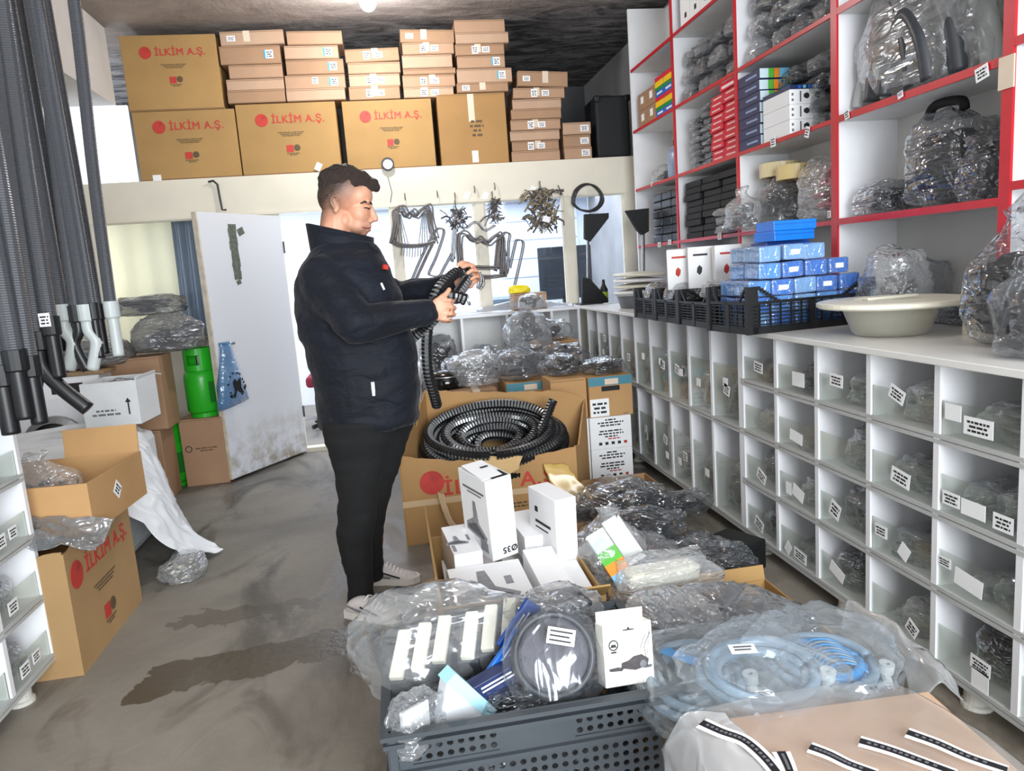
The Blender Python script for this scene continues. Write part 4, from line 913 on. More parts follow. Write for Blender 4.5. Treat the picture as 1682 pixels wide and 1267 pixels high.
fr = wire('heating_element', 'fan of thin legs between the wavy top and the rod bundle', 'heating element', [(650, 352), (648, 400)], .006, 1, group=E1)
for k in range(6): obj('leg', MB().tube([at(650 + k * 1.5, 352, y=YH - .02), at(646 + k * 5, 402, y=YH - .02)], .004, 5), STEELD, fr); obj('leg', MB().tube([at(694 + k * 1.4, 350, y=YH - .02), at(688 + k * 5, 402, y=YH - .02)], .004, 5), STEELD, fr)
for k in range(9): obj('pin', MB().tube([at(660 + k * 4.5, 404, y=YH - .01), at(659 + k * 4.5, 424 - abs(k - 4), y=YH - .01)], .004, 5), STEELD, fr)
wire('heating_element', 'long slanting hairpin element on the first pane, nearest the man', 'heating element', [(672, 468), (690, 425), (712, 382), (722, 375), (728, 382), (716, 420), (704, 447), (707, 452), (720, 453), (728, 440), (745, 408)], .006, 2, .012, None, E1)
wire('heating_element', 'second slanting hairpin element, just right of the first', 'heating element', [(679, 466), (700, 420), (716, 388)], .008, 2, .01, None, E1)
wire('heating_element', 'm shaped element with dark bundled tubes across the centre post', 'heating element', [(752, 432), (750, 400), (752, 385), (762, 384), (774, 396), (784, 392), (796, 400), (808, 390), (818, 386), (820, 410), (822, 452)], .008, 4, .014, None, E1)
wire('heating_element', 'bundle of upright tubes at the left leg of the m shaped element', 'heating element', [(741, 430), (744, 380), (748, 355)], .007, 3, .014, STEEL, E1)
wire('heating_element', 'upper thin wavy element over the centre post', 'heating element', [(748, 372), (765, 374), (775, 366), (784, 366), (796, 378), (812, 370)], .007, 2, .01, STEEL, E1)
wire('heating_element', 'horizontal bundle of rods low across the centre post', 'heating element', [(775, 440), (800, 441), (822, 441), (828, 452), (800, 456), (780, 455)], .008, 3, .012, None, E1)
wire('heating_element', 'dark bundled legs right of the centre post', 'heating element', [(812, 445), (815, 410), (818, 388)], .008, 3, .014, None, E1)
wire('heating_element', 'tall hairpin element right of the dark bundle', 'heating element', [(820, 448), (832, 446), (834, 400), (836, 385), (828, 382), (824, 392), (830, 420)], .006, 2, .012, None, E1)
wire('heating_element', 'rightmost tall hairpin element ending by the yellow bag', 'heating element', [(836, 440), (845, 400), (848, 394), (857, 396), (857, 410), (846, 460), (842, 478)], .006, 2, .012, None, E1)
def tangle(name, label, cat, px, py, w_, h, n, seed, mats, wr=.006):
    c = at(px, py, y=YH - .02); R = random.Random(seed); t = thing(name, label, cat, c)
    m1 = MB(); m2 = MB()
    for i in range(n):
        a = Vector((R.gauss(0, w_ * .22), R.uniform(-.03, .01), R.uniform(-h / 2, h / 2))); d = Vector((R.uniform(-1, 1), R.uniform(-.2, .2), R.uniform(-1, 1))) * .05
        (m1 if i % 2 else m2).tube([a - d, a + Vector((0, -.01, .012)), a + d], wr * R.uniform(.5, 1.2), 5)
        if i % 3 == 0: m2.cbox(a, (.022, .014, .022), (R.random() * 3, R.random() * 3, 0))
    obj('wires', m1, mats[0], t); obj('clips', m2, mats[1], t); obj('hook', MB().tube([(0, .0, h / 2 - .02), (0, .01, h / 2 + .08)], .005, 6), STEELD, t); return t
tangle('thermostat_bunch', 'bunch of small metal thermostats on the first pane', 'hardware', 750, 358, .14, .12, 40, 1, [STEEL, STEELD])
tangle('thermostat_bunch', 'narrow dark bunch of metal clips hanging above the centre post', 'hardware', 811, 348, .10, .16, 40, 2, [STEELD, STEELD])
t = tangle('wire_bunch', 'large bushy bunch of brass and steel wires on the third pane', 'hardware', 890, 345, .30, .30, 190, 3, [plain('dull_brass', '#8c7d60', .45, .3, var=.3), STEELD], .007)
sticker(t, (.02, -.06, -.08), .06, .045, (0, .3, 0), False)
wire('rod_bunch', 'knotted clip of rods hanging at the foot of the centre post', 'hardware', [(783, 450), (786, 462), (784, 472), (790, 470), (788, 456)], .01, 3, .012, STEEL, None)
rc = wire('cable_coil', 'round coil of dark cable hung on the upper right fascia', 'cable', [(940, 335), (943, 315), (957, 303), (975, 305), (986, 320), (982, 338), (965, 347), (948, 342), (940, 330), (948, 310), (965, 302), (982, 312), (988, 330), (975, 345), (955, 345)], .007, 2, .014, BLACKP)
def stand(label, top, pole, bot, y, foot):
    t = thing('display_stand', label, 'stand', (at(pole[0], 480, y=y).x, y, ZT)); o = Vector(t.location)
    P = lambda l: [((at(a, b, y=y) - o).x, (at(a, b, y=y) - o).z) for a, b in l]
    obj('top_gusset', MB().prism(P(top), .05), BLACKM, t); obj('pole', MB().tube([at(pole[0], pole[1], y=y) - o + Vector((0, .025, 0)), Vector((0, .025, 0.004))], .014, 10), STEEL, t)
    if bot: obj('bottom_gusset', MB().prism(P(bot), .05), BLACKM, t)
    obj('foot_plate', MB().box(-foot, foot, -.06, .11, 0, .012), BLACKP, t)
stand('black gusseted stand with a grey pole before the fourth pane', [(961, 352), (1000, 350), (1000, 358), (970, 397), (961, 392)], (967, 395), [(957, 456), (969, 458), (999, 491), (990, 499), (957, 500)], 5.80, .09)
stand('black gusseted stand beside the wall shelving', [(1029, 346), (1066, 342), (1066, 380), (1056, 386), (1048, 378)], (1058, 384), None, 5.45, .09)
# bottle by the stand
bt = thing('bottle', 'small dark bottle with lime band beside the gusseted stand', 'bottle', (at(988, 495, y=5.84).x + .03, 5.86, ZT)); obj('body', MB().lathe([(0, 0), (.032, 0), (.034, .01), (.034, .11), (.014, .15), (.012, .19), (0, .19)], 16), BLACKP, bt, smooth=True); obj('band', MB().lathe([(.0347, .03), (.0347, .09)], 16), plain('lime_label', '#a8c832', .5), bt)
# ================================================================ back counter with bags in its bins
bc = thing('back_counter', 'white open counter with bins under the office windows', 'counter', (.85, 5.70, 0))
for x in (.16, .52, .88, 1.24, 1.46): obj('divider', MB().box(x - .86, x - .84, 0, .30, .02, .998), WHITE, bc)
for z in (.10, .55): obj('shelf', MB().box(-.69, .63, .005, .30, z - .02, z), WHITE, bc)
obj('back_panel', MB().box(-.69, .63, .292, .30, .02, .998), WHITE2, bc); obj('worktop', MB().box(-.71, .77, -.02, .31, .998, 1.02), WHITE, bc)
Z5 = .551
for k, (x, hs, lb, cont, mats, fm) in enumerate(((.34, .33, 'tall smoky bag in the first bin of the back counter, near the man', 'blocks', MIX_DARK, F2), (.70, .22, 'low grey bag in the second bin of the back counter', 'tubes', MIX_GREY, F1), (1.06, .3, 'grey bag in the third bin of the back counter', 'blocks', MIX_DARK, F1), (1.34, .25, 'dark bag in the last bin of the back counter', 'blocks', MIX_BLACK, F2))):
    bag(lb, (x, 5.85, Z5), (.27 if k < 3 else .18, .26, hs), kind='lump', filmm=fm, cont=cont, mats=mats, seed=k, name='parts_bag')
o = carton_box('pale brown box with a yellow bag on the back counter', (at(868, 495, y=5.85).x, 5.86, 1.021), (.27, .2, .13), 0, KR[2], tape=False)
o = bag('crumpled yellow bag lying over the pale brown box', (at(852, 478, y=5.86).x, 5.87, 1.1515), (.2, .15, .07), kind='pillow', filmm=plain('yellow_film', '#f0dc1e', .4, var=.08), cont=None, seed=1, name='yellow_bag')
sheet('bubble_sheet', 'crumpled clear sheet lying along the back counter top', 'film', [[(.2, 5.66, 1.03), (.6, 5.66, 1.035), (1.0, 5.66, 1.04), (1.42, 5.67, 1.03)], [(.2, 5.76, 1.05), (.6, 5.77, 1.06), (1.0, 5.75, 1.10), (1.42, 5.74, 1.05)], [(.2, 5.83, 1.026), (.6, 5.84, 1.03), (.85, 5.83, 1.03), (1.42, 5.80, 1.03)]], 40, 12, F1, .012, 9)
o = obj('wire_stub_bunch', MB(), BLACKM); t = o
for k in range(5):
    a = at(975 + k * 5, 550, y=5.6); b = at(968 + k * 6, 522 + k * 2, y=5.6); obj('wire', MB().tube(spline([a, (a + b) / 2 + Vector((.01, 0, .01)), b], 5), .006, 6), BLACKM, o)
tag(o, 'spray of black wires sticking up at the end of the back counter', 'wires')
# ================================================================ cartons and bag heap before the back counter
wb = []
for i, (x, z, lb) in enumerate(((1.255, 0, 'white printed carton, lower one in front of the bin cabinet'), (1.255, .2055, 'white printed carton, upper one in front of the bin cabinet'), (.985, 0, 'white printed carton behind the hose box, lower one'), (.985, .2055, 'white printed carton behind the hose box, upper one'))):
    o = carton_box(lb, (x, 4.40, z), (.265, .26, .205), 0, PAPER, name='white_carton', group='white printed cartons', tape=False, seam=False); wb.append(o)
    obj('printed_lines', dashes([.25, .62, .5, 0, .55, .6, .3], .265, .0175, i, -.0, .185, -.1312), INK, o); obj('red_print', dashes([.3], .265, .014, i + 5, .02, .065, -.1312), RINK, o)
    for q in range(5): obj('printed_symbol', MB().box(-.08 + q * .04, -.06 + q * .04, -.1312, -.1303, .028, .046), RINK if q == 4 else INK, o)
def teal_box(label, c, d):
    o = carton_box(label, c, d, 0, KOR, name='teal_banded_carton', tape=False, seam=False); w_, dp, h = d
    obj('teal_band', MB().box(-w_ / 2 - .001, w_ / 2 + .001, -dp / 2 - .0015, -dp / 2 - .0006, h - .055, h - .001), TEAL, o); obj('tape', MB().box(-.035, .05, -dp / 2 - .0024, -dp / 2 - .0015, h - .05, h - .015), TAPEC, o)
    return o
o = teal_box('brown carton with teal band, handle hole and label on the white cartons', (1.265, 4.40, .412), (.275, .27, .25))
obj('handle_hole', MB().rbox((.0, -.1362, .175), (.115, .002, .03), b=.0008), BLACKM, o); sticker(o, (-.075, -.1365, .06), .12, .11, seed=3); obj('printed_marks', dashes([.12], .27, .012, 9, .09, .012, -.1368), GINK, o)
o = carton_box('plain brown carton with two dark symbols beside the teal banded carton', (1.01, 4.42, .412), (.225, .25, .25), 0, KOR, tape=False); obj('printed_symbol', MB().box(.0, .035, -.1262, -.1253, .09, .12).box(.05, .09, -.1262, -.1253, .085, .12), INK, o)
for k, (x, y, w_) in enumerate(((.80, 4.75, .30), (.46, 4.78, .30), (.62, 5.20, .60), (1.18, 5.05, .46), (1.18, 5.42, .3))):
    if k == 0: o = teal_box('brown carton with teal band half hidden under the bag heap', (x + .02, y, .0), (w_, .34, .625))
    else: o = carton_box(['', 'brown carton under the net-like grey bags', 'wide brown carton under the bag heap', 'brown carton under the back of the heap', 'orange brown carton at the end of the heap'][k], (x, y, 0), (w_, .34, .60 if k < 4 else .80), 0, KR[k % 3] if k < 4 else KOR)
R = random.Random(3)
HEAP = [('net-textured pale grey bag at the near side of the heap', (.50, 4.82, .602), (.36, .30, .24), F0, 'bits', MIX_GREY), ('dark round bag in the middle of the heap', (.80, 4.74, .627), (.34, .30, .20), F1, 'blocks', MIX_DARK),
 ('glossy dark bag on the plain brown carton', (1.02, 4.50, .664), (.24, .24, .14), FDARK, 'blocks', MIX_DARK), ('flat black bag on the teal banded carton', (1.27, 4.42, .664), (.30, .26, .10), FDARK, 'blocks', MIX_BLACK),
 ('grey bag behind the flat black bag', (1.12, 4.88, .602), (.38, .36, .24), F1, 'tubes', MIX_DARK), ('smoky bag behind the net-textured bag', (.46, 5.16, .602), (.32, .32, .18), F2, 'discs', MIX_DARK),
 ('big clear bag of dark cups at the top of the heap', (.92, 5.12, .78), (.40, .34, .28), F0, 'discs', MIX_DARK), ('smoky bag under the big clear bag', (.86, 5.1, .602), (.40, .40, .20), F2, 'blocks', MIX_DARK),
 ('small clear bag highest on the heap', (.98, 5.18, 1.05), (.20, .2, .12), F0, 'blocks', MIX_BLACK), ('maroon tinted bag right of the heap top', (1.16, 5.35, .802), (.30, .28, .17), F1, 'blocks', MIX_BROWN),
 ('white crumpled bag between the dark bags', (1.02, 4.72, .604), (.22, .2, .15), F3, None, MIX_WHITE), ('dark cup bag beside the dividers', (.66, 5.10, .602), (.2, .2, .23), F1, 'discs', MIX_BLACK)]
for k, (lb, loc, d, fm, cont, mats) in enumerate(HEAP): bag(lb, loc, d, R.uniform(0, 3) if k in (1, 6) else 0, 'lump', FDARK if fm is F2 else F2 if fm is F1 else F1 if fm is F0 and k else fm, cont, mats, k, 'parts_bag', 'bags heaped before the back counter', cs=.98)
vc = thing('vacuum_motor', 'glossy black rounded housing with chrome rim behind the man', 'housing', (.30, 4.85, .0)); obj('stand_box', MB().rbox((0, 0, .29), (.26, .26, .58), b=.01), BLACKM, vc); obj('housing', MB().lathe([(0, .58), (.12, .58), (.135, .62), (.13, .68), (.09, .71), (0, .72)], 24), plain('gloss_black', '#0b0c0e', .12), vc, smooth=True); obj('chrome_rim', MB().lathe([(.13, .675), (.138, .68), (.13, .69)], 24), STEEL, vc, smooth=True)
sb = bag('net-textured dark bag standing behind the man', (.16, 5.15, .0), (.24, .3, .92), 0, 'lump', F1, 'bits', MIX_DARK, 2, 'parts_bag')
# ================================================================ left side: washing machine, cylinders, wrapped pile
wm = thing('washing_machine', 'white front loading washing machine behind the hanging hoses', 'washing machine', (-2.11, 5.08, 0))
bevel(obj('cabinet', MB().box(-.295, .295, -.28, .28, .01, .90), WHITE, wm), .008); obj('control_panel', MB().box(-.29, .29, -.288, -.281, .77, .89), PAPER, wm); obj('display', MB().box(.02, .20, -.292, -.288, .80, .86), BLACKP, wm)
m = Matrix.Translation((0, -.282, .48)) @ Matrix.Rotation(PI / 2, 4, 'X'); obj('door_ring', MB().lathe([(.15, 0), (.19, 0), (.19, .03), (.15, .045)], 32, mtx=m, close=True), STEEL, wm, smooth=False); obj('door_glass', MB().lathe([(0, .05), (.10, .04), (.152, .02)], 32, mtx=m), BLACKP, wm, smooth=True)
o = obj('wooden_board', MB().rbox((0, 0, .011), (.62, .5, .022), b=.003), plain('worn_wood', '#8d7354', .6, var=.3), None, (-2.09, 5.04, .901)); tag(o, 'worn wooden board lying on the washing machine', 'board')
bag('tangled grey hose ends on the wooden board', (-2.05, 5.0, .924), (.4, .3, .12), 0, 'pillow', F2, 'tubes', MIX_DARK, 1, 'parts_bag')
GREEN = plain('cylinder_green', '#23a51f', .32, var=.08)
def cylinder(label, loc):
    t = thing('gas_cylinder', label, 'gas cylinder', loc, .5, 'green gas cylinders')
    obj('body', MB().lathe([(0, .03), (.10, .03), (.113, .05), (.113, .27), (.108, .31), (.07, .35), (.03, .36), (0, .36)], 28), GREEN, t, smooth=True)
    obj('foot_ring', MB().lathe([(.085, 0), (.095, 0), (.095, .05), (.085, .05)], 28, close=True), GREEN, t); obj('valve', MB().tube([(0, 0, .35), (0, 0, .43)], .016, 10).tube([(0, 0, .40), (.045, 0, .40)], .012, 8), STEEL, t)
    sh_ = MB(); n = 28                                   # collar with two hand holes
    for i in range(n):
        a0, a1 = 2 * PI * i / n, 2 * PI * (i + 1) / n; hole = (i % 14) in (2, 3, 4, 5)
        for z0, z1 in (((.33, .37), (.44, .485)) if hole else ((.33, .485),)):
            for rr in (.092, .098): sh_.add([(rr * math.cos(a0), rr * math.sin(a0), z0), (rr * math.cos(a1), rr * math.sin(a1), z0), (rr * math.cos(a1), rr * math.sin(a1), z1), (rr * math.cos(a0), rr * math.sin(a0), z1)], [(0, 1, 2, 3)])
            for z in (z0, z1): sh_.add([(q * math.cos(a), q * math.sin(a), z) for q, a in ((.092, a0), (.098, a0), (.098, a1), (.092, a1))], [(0, 1, 2, 3)])
    obj('collar', sh_, GREEN, t); obj('printed_mark', MB().box(-.02, .02, -.1150, -.1135, .1, .25), plain('dark_green_ink', '#0f6a16', .6), t, (0, 0, 0), (0, 0, .3)); return t
cylinder('green gas cylinder standing on the floor beside a brown carton', (-1.66, 5.42, 0)); cylinder('green gas cylinder raised on a brown carton next to the door', (-1.385, 5.42, .481))
def sym(o, y): 
    obj('printed_symbol', MB().lathe([(.018, 0), (.024, 0), (.024, .001), (.018, .001)], 14, mtx=Matrix.Translation((-.1, y, .27)) @ Matrix.Rotation(PI / 2, 4, 'X'), close=True), INK, o); obj('printed_lines', dashes([.5, .3], .3, .018, 2, .02, .27, y - .001), plain('brown_ink', '#5b4a30', .7), o)
o = carton_box('brown carton on the floor under the raised gas cylinder', (-1.40, 5.44, 0), (.29, .28, .48), 0, KR[1], tape=False); sym(o, -.1405)
o = carton_box('brown carton standing behind the open white carton, lower one', (-1.72, 5.12, 0), (.30, .28, .48), 0, KR[1], tape=False)
o = carton_box('brown carton standing behind the open white carton, upper one', (-1.68, 5.14, .481), (.32, .28, .48), 0, KR[1], tape=False); sym(o, -.1405)
WC = plain('white_carton_card', '#d9dbdc', .55, var=.05)
oc = open_carton('open_carton', 'open white carton with an arrow print on the wrapped pile', (-1.60, 4.50, .642), (.30, .30, .25), -.05, WC, flaps=(('b', .12, 100), ('r', .02, 20)))
obj('printed_lines', dashes([.35, .5], .3, .022, 4, -.03, .09, -.1512), GINK, oc); obj('printed_arrow', MB().box(.09, .098, -.1512, -.1504, .06, .13).prism([(.078, .13), (.110, .13), (.094, .155)], .0008, Matrix.Translation((0, -.1512, 0))), INK, oc)
bag('black bag filling the open white carton', (-1.60, 4.50, .66), (.27, .27, .235), 0, 'lump', FDARK, 'blocks', MIX_BLACK, 2, 'parts_bag')
FMAT = film('grey_matte_film', '#7b7c7f', .9, 1.0, .3, .3, 8, .9)
for k, (lb, loc, d, s, fm) in enumerate((('long rolled grey bag on top of the stored goods by the door', (-1.63, 5.36, 1.22), (.50, .20, .14), 0, FMAT), ('grey crumpled bag below the rolled one', (-1.52, 5.28, .965), (.50, .46, .27), 1, FMAT), ('smoky slack bag hanging towards the washing machine', (-1.92, 5.05, .925), (.50, .44, .20), 2, FMAT))):
    bag(lb, loc, d, .1 * k, 'pillow' if k == 0 else 'lump', fm, 'blocks', [GREYP, DARKG], s, 'parts_bag')
# blue carrier bag hung on the door edge
q = Vector((-1.16, 5.28, 0)); bb = thing('carrier_bag', 'translucent blue carrier bag hanging from the door edge', 'bag', (-1.155, 5.26, .56), (0, 0, .95))
bm_ = MB(); prof = [(0, .0, .11, .035), (.06, 0, .125, .05), (.14, 0, .11, .05), (.24, 0, .085, .04), (.34, .0, .06, .03), (.41, .0, .045, .02), (.44, 0, .055, .012)]
for z, x, hw, hd in prof:
    for k in range(16): a = 2 * PI * k / 16; r = 1 + .08 * math.sin(k * 3.1 + z * 40); bm_.v.append((x + hw * math.cos(a) * r + .03 * (z < .05) * math.cos(a), hd * math.sin(a) * r, z + (.02 * math.cos(a) if z < .1 else 0)))
bm_.f = [(i * 16 + k, i * 16 + (k + 1) % 16, (i + 1) * 16 + (k + 1) % 16, (i + 1) * 16 + k) for i in range(len(prof) - 1) for k in range(16)] + [tuple(range(16))[::-1]]; bm_.mi = [0] * len(bm_.f)
obj('bag_film', bm_, film('blue_film', '#3f87bd', .75, .98, .2, .3, 20), bb, smooth=True)
R = random.Random(5); pm = MB()
pm.prism([(-.045, .06), (-.02, .10), (-.03, .16), (-.012, .185), (.01, .165), (.045, .19), (.04, .12), (.06, .075), (.03, .08), (.0, .105), (-.02, .055)], .002, Matrix.Translation((0, -.056, 0)))
for k in range(16): a = R.uniform(0, 6.28); pm.cbox((.085 * math.cos(a) * R.uniform(.7, 1), -.05, .135 + .09 * math.sin(a)), (.014, .002, .012), (0, R.random() * 3, 0))
obj('printed_blot', pm, BLACKM, bb)
# wrapped pile
ld = obj('wrapped_pile', MB().rbox((0, 0, .29), (.80, .78, .58), b=.05), plain('pale_wrap', '#cfd2d4', .6), None, (-1.86, 4.18, 0)); tag(ld, 'pile wrapped in dull white plastic behind the lettered carton', 'wrapped pile')
FW = plain('milky_sheet', '#dfe2e5', .38, var=.05)
sheet('plastic_sheet', 'white plastic sheet draped over the pile and trailing on the floor', 'sheet',
      [[(-2.30, 3.62, .50), (-1.95, 3.60, .52), (-1.56, 3.56, .50), (-1.31, 3.60, .30), (-1.16, 3.66, .10), (-1.0, 3.84, .015)], [(-2.30, 3.84, .60), (-1.95, 3.84, .63), (-1.50, 3.84, .61), (-1.29, 3.86, .38), (-1.19, 3.90, .16), (-1.10, 3.95, .02)], [(-2.30, 4.2, .60), (-1.9, 4.2, .62), (-1.50, 4.2, .61), (-1.36, 4.2, .42), (-1.31, 4.2, .22), (-1.27, 4.2, .03)], [(-2.30, 4.6, .60), (-1.9, 4.6, .62), (-1.58, 4.58, .61), (-1.52, 4.58, .42), (-1.50, 4.58, .22), (-1.49, 4.58, .03)]], 100, 70, FW, .024, 5, 4, an=(.7, 2.4, 1.1))
bag('small heap of shiny film scraps on the floor by the sheet', (-1.12, 3.60, 0), (.22, .3, .10), 0, 'pillow', F0, 'bits', [STEEL, CREAMPL, LGREY], 3, 'film_scraps')
# ---- lettered carton in front of it
big = open_carton('lettered_carton', 'large ochre carton with red lettering on the floor at the left', (-1.455, 3.035, 0), (.645, .43, .475), PI / 2, kraft('kraft_tan', '#ab8a60'), ragged=.012, seed=2)
ilkim_print(big, -.02, .36, .52, -.2164)
for z in (.16, .30): obj('bottom_support', MB().box(-.30, .30, -.19, .19, z, z + .003), KIN, big)
up = open_carton('open_carton', 'open brown carton sitting askew on the lettered carton', (-1.40, 3.08, .50), (.50, .50, .19), -.06, KOR, flaps=(('b', .12, 6, -.06, .245), ('l', .16, 75)), seed=3)
sticker(up, (.2512, -.02, .10), .055, .055, (0, .8, PI / 2), True)
bag('clear bag of black clips inside the upper open carton', (-1.44, 3.05, .514), (.32, .36, .27), .3, 'sack', F0, 'bits', MIX_BLACK, 1, 'parts_bag')
sheet('film_bag', 'crumpled silvery grey film hanging over the lettered carton rim', 'film', [[(-1.63, 2.66, .50), (-1.45, 2.67, .52), (-1.28, 2.68, .51), (-1.14, 2.72, .46)], [(-1.63, 2.76, .53), (-1.45, 2.77, .55), (-1.27, 2.78, .55), (-1.12, 2.80, .50)], [(-1.62, 2.80, .56), (-1.45, 2.81, .58), (-1.26, 2.81, .575), (-1.10, 2.82, .53)]], 36, 24, film('silver_film', '#9a9da0', .6, .95, .14, .5, 22), .022, 16, 6)
ck2 = obj('hose_coil', ribbed([(.07 * math.cos(a * .3), .012 * a * .1, .07 * math.sin(a * .3)) for a in range(44)], .016, .012, 8, .2), BLACKP, None, (-1.52, 2.755, .60), smooth=False); tag(ck2, 'small black ribbed hose coil behind the left bin rack', 'hose')
# ---- left bin rack, seen end-on
YD = [1.84, 2.13, 2.43, 2.72]; ZD = [.10, .325, .55, .77, .985]
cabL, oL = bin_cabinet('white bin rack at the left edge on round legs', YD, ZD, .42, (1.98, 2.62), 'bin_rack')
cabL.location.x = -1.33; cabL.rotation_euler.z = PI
obj('top_panel', MB().box(0, .43, -.45, .45, .985, 1.0), WHITE, cabL)
for c in range(3):
    for r in range(4):
        cont, mats, fm, tx = (('bits', MIX_GREY, F0, 'clear bag of grey bits'), ('blocks', MIX_BROWN, F0, 'clear bag with maroon pieces'), ('tubes', MIX_WHITE, F0, 'clear bag of pale tubes'), ('blocks', MIX_LIGHT, F1, 'flat grey bag of pale pieces'))[r]
        y = (YD[c] + YD[c + 1]) / 2
        bag('%s, %s, %s of the left rack' % (tx, ['top row', 'second row', 'third row', 'bottom row'][r], ['nearest column', 'middle column', 'far column'][c]), (-1.515, y, ZD[3 - r] + .002), (.30, .24, .13), 0, 'pillow', fm, cont, mats, r + c, 'parts_bag', 'bagged parts in the left rack')
        price(cabL, oL, oL + (oL - y) + .05, ZD[3 - r] + .045, .06, .045, 0, True, r + c)
        if r % 2: price(cabL, oL, oL + (oL - y) - .03, ZD[3 - r] + .05, .05, .04, 0, True, r + c + 7)
# ================================================================ vacuum hoses hanging at the left
HOSEM = NT('ribbed_hose_grey'); HOSEM.set(Base_Color=srgb('#5b5d62'), Roughness=.24); HOSEM.b.inputs['Metallic'].default_value = .35; HOSEM = HOSEM.m
RAILZ = 2.86
rl = thing('hose_rail', 'steel rail under the ceiling carrying the hanging hoses', 'rail', (-1.32, 2.7, RAILZ))
for y in (-.32, 0, .32, .62): obj('rail_tube', MB().tube([(-.55, y, 0), (.5, y, 0)], .015, 10), STEEL, rl)
for x in (-.5, .45): obj('hanger', MB().box(x - .01, x + .01, -.34, .64, -.012, .012).box(x - .01, x + .01, -.01, .01, .0, 3.3 - RAILZ), STEEL, rl)
HO = [(181, 495, 3.02, .0215, 'g0', 0, 'straight pale grey end, rightmost of the row'), (139, 500, 3.02, .024, 'g1', .1, 'pale grey bent end, second pale one from the right'), (122, 502, 3.02, .021, 'k1', -.1, 'black bent end between two pale ends'), (100, 500, 3.02, .024, 'g1', .1, 'pale grey bent end, third pale one from the right'),
      (160, 500, 3.34, .019, 'k0', 0, 'thin black end behind the rightmost pale end'), (80, 520, 2.70, .025, 'k0', .05, 'black end and a white tag'), (60, 545, 2.70, .026, 'k2', .3, 'long black end kinked towards the doorway'), (38, 528, 2.70, .026, 'k1', .1, 'black slightly bent end beside the kinked one'),
      (22, 575, 2.38, .027, 'k0', 0, 'black straight end at the left edge'), (-2, 600, 2.38, .027, 'k0', 0, 'black straight end, outermost at the left edge'), (46, 585, 2.42, .025, 'k0', .0, 'thick black end over the left rack'), (26, 500, 3.02, .025, 'k0', 0, 'black end at the back of the row'),
      (56, 500, 3.02, .025, 'k1', .1, 'black bent end at the back, beside the tagged hose'), (12, 520, 2.70, .026, 'k0', 0, 'black end in the middle rank at the edge'), (151, 498, 3.02, .017, 'k0', 0, 'slim black end between pale bent ends'), (-14, 545, 2.70, .026, 'k0', 0, 'black end partly out of view'),
      (112, 495, 3.34, .022, 'k0', 0, 'black end in the rear rank, nearest the doorway'), (88, 495, 3.34, .022, 'k0', 0, 'black end in the rear rank, second from the doorway'), (66, 495, 3.34, .022, 'k0', 0, 'black end in the rear rank, third from the doorway'), (42, 495, 3.34, .022, 'k0', 0, 'black end in the rear rank, fourth from the doorway'), (6, 495, 3.02, .024, 'k0', 0, 'black end, last of the back rank at the edge')]
for k, (px, py, y, r, ty, bend, lb) in enumerate(HO):
    b = at(px, py, y=y); ty_ = {2.38: 2.38, 2.42: 2.38, 2.70: 2.70, 3.02: 3.02, 3.34: 3.32}[y]
    t = thing('vacuum_hose', 'grey ribbed hose hanging with ' + lb, 'hose', b, 0, 'ribbed hoses hanging at the left'); R = random.Random(k)
    dx = R.uniform(-.02, .05); L = RAILZ - b.z
    obj('hose_tube', ribbed(spline([(0, 0, 0), (dx * .3, 0, L * .3), (dx, (ty_ - y) * .6, L * .7), (dx, ty_ - y, L + .01)], 12), r, .0075, 12, .035), HOSEM, t, smooth=False)
    em = LGREY if ty[0] == 'g' else BLACKP
    obj('cuff', MB().lathe([(r * 1.02, 0), (r * 1.28, 0), (r * 1.28, -.06), (r * 1.1, -.065)], 16), em, t, smooth=False)
    pts = {'0': [(0, 0, -.05), (0, 0, -.12), (0.0, 0, -.21)], '1': [(0, 0, -.05), (0, 0, -.10), (bend * .2, 0, -.15), (bend * -.1, 0, -.25)], '2': [(0, 0, -.05), (.0, 0, -.12), (.04, 0, -.19), (.12, 0, -.28)]}[ty[1]]
    obj('end_piece', MB().tube(spline(pts, 6), r * .95, 14), em, t, smooth=True)
    if k == 5: sticker(t, (0, -r * 1.35, -.01), .035, .045, marks=True, name='paper_tag')
